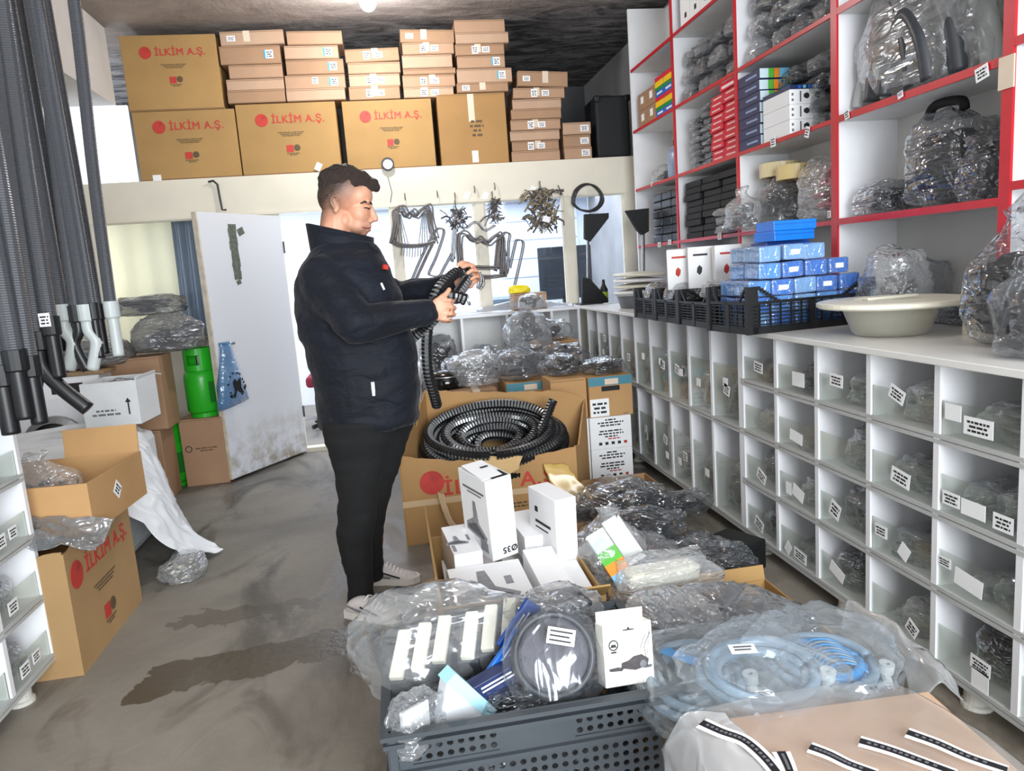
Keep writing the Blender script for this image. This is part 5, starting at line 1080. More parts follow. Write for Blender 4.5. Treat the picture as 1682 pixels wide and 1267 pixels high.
# ================================================================ hose carton in the middle
HBLK = [plain('gloss_black_hose', '#1b1c1e', .22), plain('pale_glint_hose', '#8e8f90', .25, .4)]  # second material paints pale highlights onto the ribs
def glint_hose(name, pts, r, parent=None, label=None, cat=None, group=None, pitch=.018, n=9):
    mb = ribbed(pts, r, pitch, n, .07); k = 0
    nr = len(mb.v) // n
    mb.mi = [1 if (i // n) % 2 and (i % n) in (0, 1, 4, 5, 7) else 0 for i in range(len(mb.f))]
    o = obj(name, mb, HBLK, parent, smooth=False)
    return tag(o, label, cat, group) if label else o
FL, FR, BR, BL = Vector((-.045, 3.60, 0)), Vector((.865, 3.60, 0)), Vector((1.03, 3.98, 0)), Vector((.13, 4.08, 0))
hc = thing('hose_carton', 'big torn ochre carton with red lettering, full of coiled hose, beside the man', 'box', FL)
def rag_wall(name, a, b, hs, th, mat, par, seed):
    a, b = a - FL, b - FL; d = (b - a).normalized(); nn = Vector((-d.y, d.x, 0)) * th; R = random.Random(seed); n = 30; mb = MB()
    for i in range(n + 1):
        u = i / n; s = u * (len(hs) - 1); k = min(int(s), len(hs) - 2); z = hs[k] + (hs[k + 1] - hs[k]) * (s - k) + R.uniform(-.006, .004); p = a.lerp(b, u)
        bow = .012 * math.sin(u * PI)
        for q, zz in ((p, 0), (p + nn, 0), (p + nn * (1 - bow * 0), z), (p, z)): mb.v.append(tuple(q))if zz == 0 else mb.v.append((q.x, q.y, zz))
    for i in range(n):
        e = i * 4
        for k in range(4): mb.f.append((e + k, e + (k + 1) % 4, e + 4 + (k + 1) % 4, e + 4 + k))
    mb.f += [(3, 2, 1, 0), (n * 4, n * 4 + 1, n * 4 + 2, n * 4 + 3)]; mb.mi = [0] * len(mb.f); return obj(name, mb, mat, par)
KH = kraft('kraft_hosebox', '#ae8758')
fwall = rag_wall('front_wall', FL, FR, [.47, .45, .43, .415, .40, .385, .39, .40, .41, .42], .008, KH, hc, 1)
rag_wall('side_wall', FR, BR, [.42, .40, .47, .55, .60], .008, KH, hc, 2)
rag_wall('rear_wall', BR, BL, [.60, .655, .66, .67, .68, .70, .715], .008, KH, hc, 3)
rag_wall('side_wall', BL, FL, [.715, .66, .56, .60, .52, .47], .008, KH, hc, 4)
obj('bottom_panel', MB().add([(0.005, .005, .006), (FR - FL).to_tuple()[:2] + (.006,), (BR - FL).to_tuple()[:2] + (.006,), (BL - FL).to_tuple()[:2] + (.006,)], [(0, 1, 2, 3)]), KIN, hc)
text('İLKİM A.Ş.', .105, hc, (.52, -.0015, .275), (PI / 2, 0, 0), RINK, bold=.02, sx=1.15)
em = MB(); em.lathe([(0, 0), (.062, 0), (.062, .0012), (0, .0012)], 28); e = obj('printed_emblem', em, RINK, hc, (.155, -.0008, .315), (PI / 2, 0, 0))
ar = MB()
for k in range(4): rr = .018 + .012 * k; ar.tube([(rr * math.cos(a), rr * math.sin(a), .0016) for a in [(.4 + .16 * i) for i in range(10)]], .0018, 4)
obj('emblem_arcs', ar, plain('dark_red_ink', '#7c2620', .7), e)
obj('printed_address', dashes([.3, .26], .9, .018, 6, .52, .155, -.002), plain('brown_ink', '#5b4a30', .7), hc)
obj('tape', MB().box(.0, .91, -.0028, -.0012, .20, .232), TAPE, hc)
sheet('torn_tape', 'torn brown tape flap curling off the hose carton front', 'tape', [[(.13, 3.592, .265), (.16, 3.57, .255)], [(.14, 3.56, .20), (.17, 3.55, .20)], [(.165, 3.54, .12), (.19, 3.53, .13)], [(.22, 3.52, .05), (.25, 3.51, .06)]], 6, 24, TAPE, .008, 14, 2, .002)
sheet('torn_tape', 'loose amber tape flap hanging over the right of the hose carton', 'tape', [[(.68, 3.588, .345), (.80, 3.588, .34)], [(.70, 3.55, .27), (.83, 3.54, .28)], [(.76, 3.51, .17), (.90, 3.50, .19)], [(.82, 3.49, .08), (.93, 3.48, .10)]], 10, 24, plain('amber_film', '#c9a863', .15), .014, 12, 5, .002)
sheet('torn_card', 'torn flap of card peeled from the hose carton front rim', 'card', [[(.30, 3.590, .43), (.42, 3.590, .42), (.58, 3.590, .40)], [(.36, 3.572, .38), (.45, 3.566, .36), (.56, 3.572, .37)], [(.42, 3.564, .335), (.48, 3.560, .32), (.55, 3.566, .34)]], 14, 8, kraft('kraft_torn', '#c9a877'), .006, 16, 3, .003)
R = random.Random(12)
LOOPS = [(.385, .0, .0), (.345, .012, .035), (.37, -.01, .06), (.315, .02, .075), (.275, .0, .05), (.24, -.02, .085), (.20, .01, .06), (.33, -.03, .11), (.16, -.03, .05), (.12, .02, .0), (.22, .03, -.03), (.29, .01, -.05)]
cc = Vector((.475, 3.83, .42)); tm = Matrix.Rotation(.50, 3, 'X')
for k, (r, off, up) in enumerate(LOOPS):
    pts = []
    for i in range(61):
        a = -PI * .5 + 2 * PI * i / 60 * .985; rr = r * (1 + .02 * math.sin(a * 3 + k)); v = Vector((rr * math.cos(a) * 1.0 + off, rr * math.sin(a) * .62, up + .012 * math.sin(a * 2 + k * 1.7))); pts.append(cc + tm @ v)
    glint_hose('coiled_hose', pts, .0265, label='black ribbed hose loop with painted rib highlights, %s from the outside of the coil' % ORD[k], cat='hose', group='coiled hoses in the carton')
glint_hose('coiled_hose', spline([(.56, 3.70, .40), (.66, 3.72, .44), (.73, 3.76, .51), (.80, 3.80, .63)], 8), .025, label='free hose end sticking up out of the coil', cat='hose', group='coiled hoses in the carton')
obj('hose_mouth', MB().lathe([(.016, 0), (.0255, 0), (.0255, .012), (.016, .012)], 12), HBLK[0], bpy.data.objects.get('coiled_hose.012'), (.80, 3.80, .628), (0, .5, 0))
# ================================================================ carton of white nozzle boxes
nc = open_carton('nozzle_carton', 'open brown carton packed with white nozzle boxes behind the grey crate', (.312, 2.43, 0), (.51, .70, .33), 0, KBIG, flaps=(('l', .13, 5), ('f', .10, 50)), seed=5)
GIM = plain('grey_picture_ink', '#8c8c90', .6, var=.25, vscale=30)
def nozzle_pic(par, c, s, face, seed=0):
    """grey printed drawing of a floor nozzle; face: 'x' on -X side, 'z' on top"""
    m = MB(); m.prism([(-.5, -.42), (.45, -.55), (.52, -.38), (.16, -.1), (.08, .45), (-.06, .45), (-.10, -.02), (-.48, -.22)], .0012 / s)
    if face == 'x': mt = Matrix.Translation(c) @ Matrix.Rotation(-PI / 2, 4, 'Z') @ Matrix.Scale(s, 4)
    else: mt = Matrix.Translation(c) @ Matrix.Rotation(-PI / 2, 4, 'X') @ Matrix.Scale(s, 4)
    m.v = [tuple(mt @ Vector(q)) for q in m.v]; o = obj('printed_picture', m, GIM, par)
    d = MB(); d.prism([(-.42, -.36), (.36, -.46), (.40, -.40), (.1, -.18), (.02, -.12), (-.40, -.27)], .0016 / s); d.v = [tuple(mt @ (Vector(q) + Vector((0, -.0006 / s, 0)))) for q in d.v]; obj('picture_shade', d, plain('dark_picture_ink', '#55565b', .6), o)
def nozzle_box(label, c, d, rot, pic=None, dia=None, open_=False, txt=True):
    o = obj('nozzle_box', MB().rbox((0, 0, d[2] / 2), d, b=.0025), PAPER, None, c, rot); tag(o, label, 'box', 'white nozzle boxes'); w_, dp, h = d
    if pic == 'x':
        nozzle_pic(o, (-w_ / 2 - .0016, .0, h * .45), dp * .72, 'x'); obj('printed_lines', MB().box(-w_ / 2 - .0016, -w_ / 2 - .0005, -dp * .4, dp * .35, h * .80, h * .825).box(-w_ / 2 - .0016, -w_ / 2 - .0005, -dp * .3, dp * .2, h * .76, h * .775), GINK, o)
        obj('printed_swatch', MB().box(-w_ / 2 - .0016, -w_ / 2 - .0005, -dp * .38, -dp * .12, h * .08, h * .2), GIM, o)
    if pic == 'z': nozzle_pic(o, (-.02, -.01, h + .0016), min(w_, dp) * .8, 'z'); obj('printed_swatch', MB().box(-w_ * .45, -w_ * .33, -dp * .4, -dp * .2, h, h + .001).box(w_ * .2, w_ * .3, -dp * .1, dp * .1, h, h + .001), GIM, o)
    if dia: text('Ø35', dia[0], o, (dia[2], -dp / 2 - .0012, dia[1]), (PI / 2, PI if dia[3] else 0, 0), INK, bold=.02)
    return o
tall = nozzle_box('tall white nozzle box standing open on top of the others', (.272, 2.53, .352), (.105, .20, .30), (.06, -.06, .38), 'x', (.032, .03, .02, True))
obj('lid_slot', MB().box(-.02, .045, -.095, -.03, .3003, .3012), BLACKM, tall); obj('lid_flap', MB().box(-.052, .03, -.05, .098, .3005, .304), PAPER, tall, (0, .0, 0.004), (.10, 0, 0)); obj('hang_mark', MB().box(-.01, .02, .03, .04, .3065, .3075), INK, tall, (0, 0, .004), (.10, 0, 0))
nozzle_box('white nozzle box lying flat with a grey nozzle picture on top', (.225, 2.25, .265), (.25, .26, .085), (.10, 0, .05), 'z')
nozzle_box('narrow white nozzle box lying endwise with a size print', (.425, 2.29, .262), (.105, .28, .10), (.10, 0, .05), None, (.036, .045, .0, False))
tb2 = nozzle_box('upright white nozzle box at the right of the carton', (.495, 2.50, .262), (.085, .20, .29), (.03, 0, .30), None); obj('printed_lines', MB().box(-.0440, -.0428, -.06, .05, .17, .18).box(-.0440, -.0428, -.04, .05, .15, .155).box(-.0440, -.0428, .03, .05, .21, .23), INK, tb2)
nozzle_box('white nozzle box lying between the two upright ones', (.43, 2.62, .30), (.12, .26, .10), (.05, 0, .12), None)
nozzle_box('white nozzle box tilted at the left back of the carton', (.16, 2.52, .27), (.10, .26, .14), (.05, 0, .1), 'z')
nozzle_box('white nozzle box wedged at the right front corner', (.508, 2.26, .245), (.085, .26, .075), (.05, 0, .0), None)
for k, (x, y) in enumerate(((.19, 2.3), (.41, 2.3), (.19, 2.6), (.42, 2.6))): nozzle_box('white nozzle box in the bottom layer, %s' % ['front left', 'front right', 'rear left', 'rear right'][k], (x, y, .015), (.20, .26, .235), (0, 0, 0))
# ================================================================ grey perforated crate in front
gc = thing('perforated_crate', 'dark grey plastic crate with rows of round holes, full of bagged filters', 'crate', (.222, 1.665, 0))
W2, D2, HC = .318, .215, .40
def holes(m, u0, z0, nu, nz, cell, r, fn):
    """a plate of nu x nz cells, each with a real round hole; fn(u, z, side) gives a point, side 0 outer 1 inner"""
    for i in range(nu):
        for j in range(nz):
            cx, cz = u0 + (i + .5) * cell, z0 + (j + .5) * cell; h = cell / 2
            sq = [(-h, -h), (0, -h), (h, -h), (h, 0), (h, h), (0, h), (-h, h), (-h, 0)]; an = [(-.7071, -.7071), (0, -1), (.7071, -.7071), (1, 0), (.7071, .7071), (0, 1), (-.7071, .7071), (-1, 0)]
            v = [fn(cx + a, cz + b, 0) for a, b in sq] + [fn(cx + a * r, cz + b * r, 0) for a, b in an] + [fn(cx + a * r, cz + b * r, 1) for a, b in an]
            f = [(k, (k + 1) % 8, 8 + (k + 1) % 8, 8 + k) for k in range(8)] + [(8 + k, 8 + (k + 1) % 8, 16 + (k + 1) % 8, 16 + k) for k in range(8)]
            m.add(v, f)
def crate_wall(L, fn, bx):
    m = MB(); c = .0235
    def solid(u0, u1, z0, z1): bx(m, u0, u1, z0, z1, 0, .004)
    solid(-L, L, .0, .03); solid(-L, L, HC - .105, HC - .085); solid(-L, L, HC - .032, HC)
    nh = int((L - .07) / c * .8); lw = nh * c
    for s in (-1, 1):
        u0 = -L + .045 if s < 0 else L - .045 - lw
        holes(m, u0, HC - .085 + .003, nh, 2, c, .0075, fn)
        solid(u0, u0 + lw, HC - .035, HC - .03)
    solid(-L, -L + .045, HC - .085, HC - .03); solid(L - .045, L, HC - .085, HC - .03); solid(-L + .045 + lw, L - .045 - lw, HC - .085, HC - .03)
    n = int((2 * L - .06) / c); u0 = -n * c / 2
    holes(m, u0, .03, n, 11, c, .0075, fn); solid(-L, u0, .03, HC - .1); solid(-u0, L, .03, HC - .1); solid(u0, -u0, .03 + 11 * c, HC - .1)
    for z, t in ((HC - .028, .014), (HC - .006, .018), (HC - .098, .012), (.012, .01), (.16, .006)): bx(m, -L - (t if L == W2 else -.001), L + (t if L == W2 else -.001), z - .005, z + .005, -t, 0)
    return m
def bxy(sg):
    def f(m, u0, u1, z0, z1, a, b):
        y0, y1 = sorted((sg * (D2 - a), sg * (D2 - b))); m.box(u0, u1, y0, y1, z0, z1)
    return f
def bxx(sg):
    def f(m, u0, u1, z0, z1, a, b):
        x0, x1 = sorted((sg * (W2 - a), sg * (W2 - b))); m.box(x0, x1, u0, u1, z0, z1)
    return f
for sg in (-1, 1):
    obj('side_wall', crate_wall(W2, lambda u, z, s, q=sg: (u, q * (D2 - .004 * s), z), bxy(sg)), CRATEG, gc)
    obj('end_wall', crate_wall(D2, lambda u, z, s, q=sg: (q * (W2 - .004 * s), u, z), bxx(sg)), CRATEG, gc)
obj('floor_panel', MB().box(-W2, W2, -D2, D2, 0, .006), CRATEG, gc)
for sx in (-1, 1):
    for sy in (-1, 1): obj('corner_rib', MB().rbox((sx * (W2 - .004), sy * (D2 - .004), HC / 2), (.024, .024, HC - .02), b=.006), CRATEG, gc)
# its contents
fb = thing('filter_bag', 'big clear bag of grey filter blocks with cream strips, over the crate corner', 'bag', (.055, 1.79, .355), .12)
R = random.Random(2); 
for k, (x, y, z, rz, n) in enumerate(((-.12, -.06, .05, .5, 3), (.055, -.065, .065, .5, 3))):
    for q in range(n):
        a = Vector((x + q * .056 * math.cos(rz - .2), y + q * .056 * math.sin(rz - .2) * .5, z + .004 * q))
        s_ = obj('filter_block', MB().rbox((0, 0, 0), (.056, .15, .06), (0, 0, 0), .006), DARKG, fb, a, (.45, -.05, rz - .9)); obj('cream_strip', MB().rbox((0, 0, .036), (.034, .135, .018), b=.004), CREAMPL, s_)
obj('filter_block', MB().rbox((0, 0, 0), (.30, .2, .06), (.2, 0, .1), .01), DARKG, fb, (-.03, .03, .02))
sf = obj('bag_film', film_mesh('lump', 1, film('crate_bag_film', '#dfe2e4', .2, .75, .14, .4, 5)), None, fb, (-.025, -.0, -.03), (-.12, 0, .2), scale=(.45, .38, .235))
rf = thing('round_filter', 'round dark grey foam filter in glossy film with a white label', 'filter', (.29, 1.56, .455), (1.05, .10, -.12))
obj('foam_disc', MB().lathe([(0, .02), (.075, .02), (.082, .012), (.082, -.012), (0, -.012)], 40), plain('grey_foam', '#55545c', .9, var=.15, vscale=60, bump=.4, bscale=90), rf, smooth=False); obj('rubber_ring', MB().lathe([(.080, -.03), (.098, -.026), (.100, .0), (.096, .02), (.084, .02)], 40, close=True), DARKG, rf, smooth=True)
obj('bag_film', MB().blob((0, -.01, .0), (.24, .27, .12), sub=4, seed=3, amp=.22, fr=2.2), film('filter_film', '#8b9096', .10, .55, .14, .4, 14, .7, .9), rf, smooth=True)
l = obj('paper_label', MB().box(-.032, .032, -.018, .018, .0, .0012), PAPER, rf, (.012, .038, .066), (0, 0, -.15)); obj('printed_lines', MB().box(-.026, .026, .008, .012, .0012, .002).box(-.026, .02, -.002, .002, .0012, .002).box(-.026, .024, -.012, -.008, .0012, .002), INK, l)
vb = obj('picture_box', MB().rbox((0, 0, .07), (.125, .045, .14), b=.002), plain('ivory_card', '#f1eee4', .45, var=.02), None, (.455, 1.53, .375), (-.22, .09, .14)); tag(vb, 'white box printed with a vacuum cleaner, standing in the crate corner', 'box')
obj('header_card', MB().box(-.0625, .058, .012, .016, .138, .165), plain('ivory_card', '#f1eee4', .45, var=.02), vb); obj('hang_slot', MB().box(-.012, .016, -.0235, -.0226, .124, .127).box(-.001, .005, -.0235, -.0226, .127, .131), INK, vb)
obj('printed_badge', MB().lathe([(.0095, 0), (.0125, 0), (.0125, .0008), (.0095, .0008)], 20, mtx=Matrix.Translation((-.038, -.0228, .094)) @ Matrix.Rotation(PI / 2, 4, 'X'), close=True).prism([(-.046, .089), (-.030, .089), (-.033, .096), (-.043, .096)], .0008, Matrix.Translation((0, -.0236, 0))).box(-.045, -.031, -.0235, -.0226, .076, .080), INK, vb)
vp = MB(); yy = Matrix.Translation((0, -.0236, -.016))
vp.prism([(-.022, .056), (.014, .048), (.046, .054), (.05, .07), (.032, .082), (.012, .080), (-.002, .072), (-.02, .068)], .0008, yy); vp.prism([(-.05, .052), (-.02, .050), (-.014, .056), (-.03, .060), (-.052, .058)], .0008, yy); vp.prism([(.036, .05), (.056, .05), (.058, .056), (.036, .056)], .0008, yy)
vp.tube([(.044, -.0232, .056), (.040, -.0232, .085), (.058, -.0232, .115)], .0009, 4).tube([(.046, -.0232, .058), (.056, -.0232, .125)], .0006, 4).tube([(.03, -.0232, .08), (.038, -.0232, .1), (.046, -.0232, .11)], .0008, 4)
obj('printed_picture', vp, plain('dark_picture_print', '#3a3336', .5, var=.4, vscale=60), vb); obj('picture_wheel', MB().lathe([(0, 0), (.009, 0), (.009, .001), (0, .001)], 14, mtx=Matrix.Translation((.034, -.0242, .044)) @ Matrix.Rotation(PI / 2, 4, 'X')), GINK, vb)
for k, (lb, c, d, rot, m) in enumerate((('bright blue flat box leaning behind the round filter', (.185, 1.62, .43), (.15, .012, .05), (0, -.75, .3), BLUEC), ('navy flat box lying across under the bright blue one', (.16, 1.585, .405), (.16, .04, .045), (0, -.25, .25), NAVYC), ('blue flat box highest behind the round filter', (.23, 1.665, .485), (.13, .012, .05), (0, -.8, .3), BLUED))):
    o = obj('blue_box', MB().rbox((0, 0, 0), d, b=.002), m, None, c, rot); tag(o, lb, 'box'); obj('printed_lines', MB().box(-.05, .03, -d[1] / 2 - .001, -d[1] / 2, .008, .012).box(-.05, .04, -d[1] / 2 - .001, -d[1] / 2, -.002, .002), PAPER, o)
pf = thing('pleated_filter', 'white wedge filter with a pale blue edge, leaning on the crate front', 'filter', (.07, 1.525, .375), (0, .0, .35))
obj('filter_pad', MB().prism([(-.07, -.04), (.045, -.04), (.065, -.03), (.0, .075), (-.035, .078)], .035), plain('soft_white_fibre', '#d7dbe0', .8, var=.04), pf); obj('blue_edge', MB().prism([(-.038, .080), (-.012, .096), (.082, -.030), (.060, -.045)], .045, Matrix.Translation((0, -.003, 0))), plain('pale_cyan_fibre', '#a9dbe8', .6, var=.06), pf)
fp = thing('flat_filter', 'thin dark framed filter with a white face in the crate left corner', 'filter', (-.035, 1.50, .365), (-.1, .12, .75)); obj('white_face', MB().box(-.05, .03, -.008, .0, -.04, .055), PAPER, fp); obj('dark_frame', MB().rbox((.035, .005, .01), (.05, .02, .10), b=.004), DARKG, fp); obj('bag_film', film_mesh('lump', 1, F1), None, fp, (0, 0, -.05), scale=(.16, .10, .14))
bag('smoky bag of dark filter parts along the back of the crate', (.34, 1.79, .36), (.30, .18, .15), 0, 'lump', F1, 'slabs', MIX_DARK, 3, 'parts_bag'); bag('glossy dark bag low in the middle of the crate', (.22, 1.60, .26), (.28, .22, .15), 0, 'lump', FDARK, 'blocks', MIX_BLACK, 1, 'parts_bag'); bag('dark bag filling the crate bottom', (.215, 1.66, .01), (.56, .38, .30), 0, 'lump', F2, 'blocks', MIX_DARK, 2, 'parts_bag')
# ================================================================ bag heap between the cartons and the cabinet
lc = open_carton('low_carton', 'low open carton with a plain rim, full of dark bags, near the cabinet legs', (.92, 2.06, 0), (.58, .46, .20), 0, KBIG, flaps=(('b', .05, 15),), seed=7)
lc2 = open_carton('low_carton', 'low open brown carton at the far end of the black bag heap', (1.07, 3.50, 0), (.40, .42, .20), 0, KIN, flaps=(), seed=8)
lc3 = open_carton('low_carton', 'low open carton buried under the black bags', (.90, 2.83, 0), (.50, .66, .17), 0, KIN, flaps=(), seed=9)
BAGS = [('grey crumpled clear bag just behind the picture box', (.73, 1.94, .20), (.26, .28, .17), F0, 'blocks', MIX_GREY, .2), ('wide grey film bag right of the crumpled clear bag', (.93, 1.98, .19), (.36, .34, .15), F1, 'tubes', MIX_DARK, .1), ('glossy dark bag in the low carton corner', (1.08, 2.03, .10), (.24, .34, .16), FDARK, 'tubes', MIX_BLACK, .4),
 ('dark bag on the bottom of the low carton', (.86, 2.07, .012), (.44, .36, .17), F2, 'slabs', MIX_DARK, 0), ('black glossy bag of long parts by the cabinet leg', (1.08, 2.46, .14), (.36, .26, .16), FDARK, 'tubes', MIX_BLACK, -.5), ('black shiny bag under the long parts', (1.05, 2.48, .0), (.40, .30, .15), FDARK, 'blocks', MIX_BLACK, 0),
 ('black glossy bag in the middle of the heap', (.92, 2.75, .17), (.36, .36, .18), FDARK, 'blocks', MIX_BLACK, .8), ('black bag at the far middle of the heap', (.98, 3.08, .17), (.40, .36, .19), FDARK, 'cover', MIX_BLACK, .3), ('dark crumpled bag at the far left of the heap', (.86, 3.26, .0), (.28, .30, .30), F2, 'blocks', MIX_BLACK, 0),
 ('long black film bag pointing at the cabinet', (1.22, 3.14, .15), (.40, .18, .12), FDARK, 'tubes', MIX_BLACK, .25), ('maroon tinted dark bag in the near middle of the heap', (.82, 2.55, .15), (.30, .30, .17), F1, 'blocks', MIX_BROWN, .3), ('dark bag in the low far carton', (1.07, 3.48, .02), (.36, .36, .25), F1, 'tubes', MIX_BROWN, 0), ('dark lumpy bag beside the buried carton', (1.20, 2.80, .0), (.26, .34, .18), FDARK, 'blocks', MIX_BLACK, .2), ('black bag in the bottom of the buried carton', (.90, 2.83, .012), (.44, .56, .16), F2, 'blocks', MIX_BLACK, 0)]
for k, (lb, loc, d, fm, cont, mats, rz) in enumerate(BAGS): bag(lb, loc, d, rz, 'lump', fm, cont, mats, k, 'parts_bag', 'dark bags heaped on the floor')
wbg = bag('white film bag holding a long cream plastic piece', (.83, 2.28, .21), (.42, .22, .15), .12, 'pillow', F3, None, MIX_WHITE, 2, 'parts_bag'); obj('cream_piece', MB().rbox((-.05, -.1, .55), (.62, .42, .34), (0, .08, 0), .06), CREAMPL, wbg)
cb = bag('clear bag holding a colour banded box and a white box beside the nozzle carton', (.69, 2.45, .17), (.30, .30, .34), .2, 'sack', F0, None, MIX_WHITE, 0, 'parts_bag')
bx_ = thing('banded_box', 'pale box with green, orange and blue bands inside the clear bag', 'box', (.660, 2.34, .335), (-.75, -.42, .05)); obj('box_body', MB().rbox((0, 0, 0), (.07, .05, .20), b=.003), plain('pale_blue_card', '#d5e8ef', .5), bx_)
for z0, z1, m in ((-.025, .025, GREENC), (-.065, -.025, ORANGEC), (-.098, -.065, LBLUE)): obj('colour_band', MB().box(-.0362, .0362, -.0262, .0262, z0 if z0 > -.09 else -.0985, z1), m, bx_)
wx = obj('white_box', MB().rbox((0, 0, 0), (.07, .06, .20), b=.003), PAPER, None, (.738, 2.41, .35), (-.75, -.42, .05)); tag(wx, 'plain white box next to the banded box in the clear bag', 'box'); obj('navy_band', MB().box(-.0358, .0358, -.0308, .0308, -.1005, -.085), NAVYC, wx)
o = obj('black_box', MB().rbox((0, 0, .065), (.17, .20, .13), b=.006), BLACKM, None, (1.36, 2.84, 0), (0, 0, .45)); tag(o, 'small black box on the floor beside the cabinet leg', 'box'); obj('lid_edge', MB().box(-.086, .086, -.101, .101, .098, .101), BLACKP, o)
# ================================================================ water hoses in clear bags and printed bags at the near right
o = open_carton('base_carton', 'dark worn carton carrying the bagged water hoses in the near right', (.80, 1.31, 0), (.58, .72, .33), 0, kraft('kraft_dark', '#6f5a42'), seed=11)
bag('dark bag packed under the water hoses', (.80, 1.31, .012), (.54, .66, .31), 0, 'lump', F2, 'slabs', MIX_DARK, 1, 'parts_bag')
HW = plain('pale_blue_hose', '#74899a', .2, var=.05); HBL = plain('vivid_blue_hose', '#1c86c8', .25)
def water_coil(label, c, rx, ry, r, n, mat, tilt, film_d, inner=None, seed=0):
    t = thing('water_hose', label, 'hose', c, (tilt[0], tilt[1], tilt[2]), 'bagged coiled water hoses')
    R = random.Random(seed)
    for k in range(n):
        f = 1 - .13 * k; pts = [(rx * f * math.cos(a), ry * f * math.sin(a), .004 + .016 * (k % 2) + .004 * math.sin(a * 2 + k)) for a in [2 * PI * i / 44 for i in range(44)]]
        obj('hose_loop', MB().tube(pts, r, 10), mat if not (inner and k >= n - 2) else inner, t, smooth=True)
    if inner:
        R_ = rx * .45
        for k in range(9): obj('inner_coil', MB().tube([(R_ * math.cos(a) * .9 + .02, -.06 + k * .012 + R_ * .5 * math.sin(a), .02 + .012 * math.sin(a)) for a in [2 * PI * i / 20 for i in range(21)]], .0035, 5), [inner, HW][k % 2], t, smooth=True)
    fit = MB().lathe([(.006, 0), (.017, 0), (.017, .022), (.006, .022)], 16, (rx * .92, -ry * .5, .02), close=True).tube([(rx * .92, -ry * .5, .012), (rx * .8, -ry * .78, .01)], .012, 10); obj('end_fitting', fit, LGREY, t, smooth=False)
    obj('bag_film', film_mesh('pillow', seed + 1, film('hose_bag_film', '#cdd8df', .16, .6, .14, .3, 4, .4, .8)), None, t, (0, 0, -.02), (0, 0, .4 * seed), scale=film_d)
    return t
w1 = water_coil('bagged pale water hose coil lying at the left of the three', (.61, 1.50, .365), .115, .150, .011, 4, HW, (.05, -.12, 0), (.36, .40, .10), None, 0)
w2 = water_coil('bagged pale water hose coil with a white label, lying in the middle', (.735, 1.42, .405), .135, .115, .0125, 3, HW, (.16, .02, .0), (.36, .34, .09), None, 1)
w3 = water_coil('bagged water hose coil with vivid blue tubing inside, at the right', (.915, 1.46, .375), .125, .115, .011, 4, HW, (.10, .10, 0), (.36, .36, .12), HBL, 2)
l = obj('paper_label', MB().box(-.03, .03, -.016, .016, 0, .001), PAPER, w2, (-.03, .035, .052), (0, 0, -.12)); obj('printed_lines', MB().box(-.02, .022, .004, .008, .001, .0018).box(-.02, .018, -.006, -.002, .001, .0018), INK, l)
obj('blue_strip', MB().rbox((.0, .02, .05), (.025, .14, .006), (0, 0, .6), .002), HBL, w1)
t = text('1 Metre', .026, w3, (.02, -.165, .06), (.15, 0, .15), INK, bold=.01)
sheet('clear_wrap', 'crumpled clear wrap edge standing up behind the blue hose coil', 'film', [[(1.02, 1.30, .36), (1.06, 1.40, .37), (1.08, 1.52, .36), (1.06, 1.62, .35)], [(1.07, 1.28, .41), (1.10, 1.40, .42), (1.11, 1.52, .43), (1.09, 1.64, .41)], [(1.13, 1.28, .36), (1.15, 1.40, .35), (1.15, 1.52, .36), (1.12, 1.66, .36)]], 30, 16, F0, .025, 9, 3)
# printed bags over a tan board
tb_ = obj('tan_board', MB().rbox((0, 0, 0), (.50, .34, .012), (0, 0, 0), .003), kraft('kraft_tan_pale', '#d0ae92'), None, (.77, 1.11, .402), (.02, 0, -.06)); tag(tb_, 'tan card board lying under the printed film bags', 'board')
o = open_carton('base_carton', 'brown carton under the printed film bags at the near right', (.76, .80, 0), (.52, .28, .385), 0, KBIG2, seed=13)
BK = plain('black_band_print', '#202024', .3, var=.1)
pb = sheet('printed_bag', 'clear printed bag with slanting black bands spread over the tan board', 'bag', [[(.47, .98, .425), (.62, .96, .425), (.80, .95, .425), (1.02, .94, .42)], [(.47, 1.10, .425), (.62, 1.10, .43), (.80, 1.10, .432), (1.02, 1.09, .42)], [(.49, 1.22, .425), (.62, 1.24, .432), (.80, 1.25, .430), (1.0, 1.24, .42)], [(.50, 1.31, .42), (.62, 1.32, .425), (.80, 1.33, .42), (.97, 1.31, .415)]], 60, 44, film('printed_bag_film', '#f0e9e2', .16, .5, .18, .3, 5, .12), .003, 8, 6, .002)
wl = sheet('printed_bag', 'white printed bag with one long black band at the crate side', 'bag', [[(.40, 1.0, .33), (.46, .98, .42), (.54, .97, .445), (.60, .96, .44)], [(.42, 1.15, .33), (.47, 1.14, .42), (.53, 1.13, .448), (.59, 1.12, .445)], [(.45, 1.30, .36), (.49, 1.29, .43), (.53, 1.27, .45), (.57, 1.26, .445)]], 30, 30, film('white_bag_film', '#eceef0', .6, 1, .2, .5, 12), .006, 14, 8, .002)
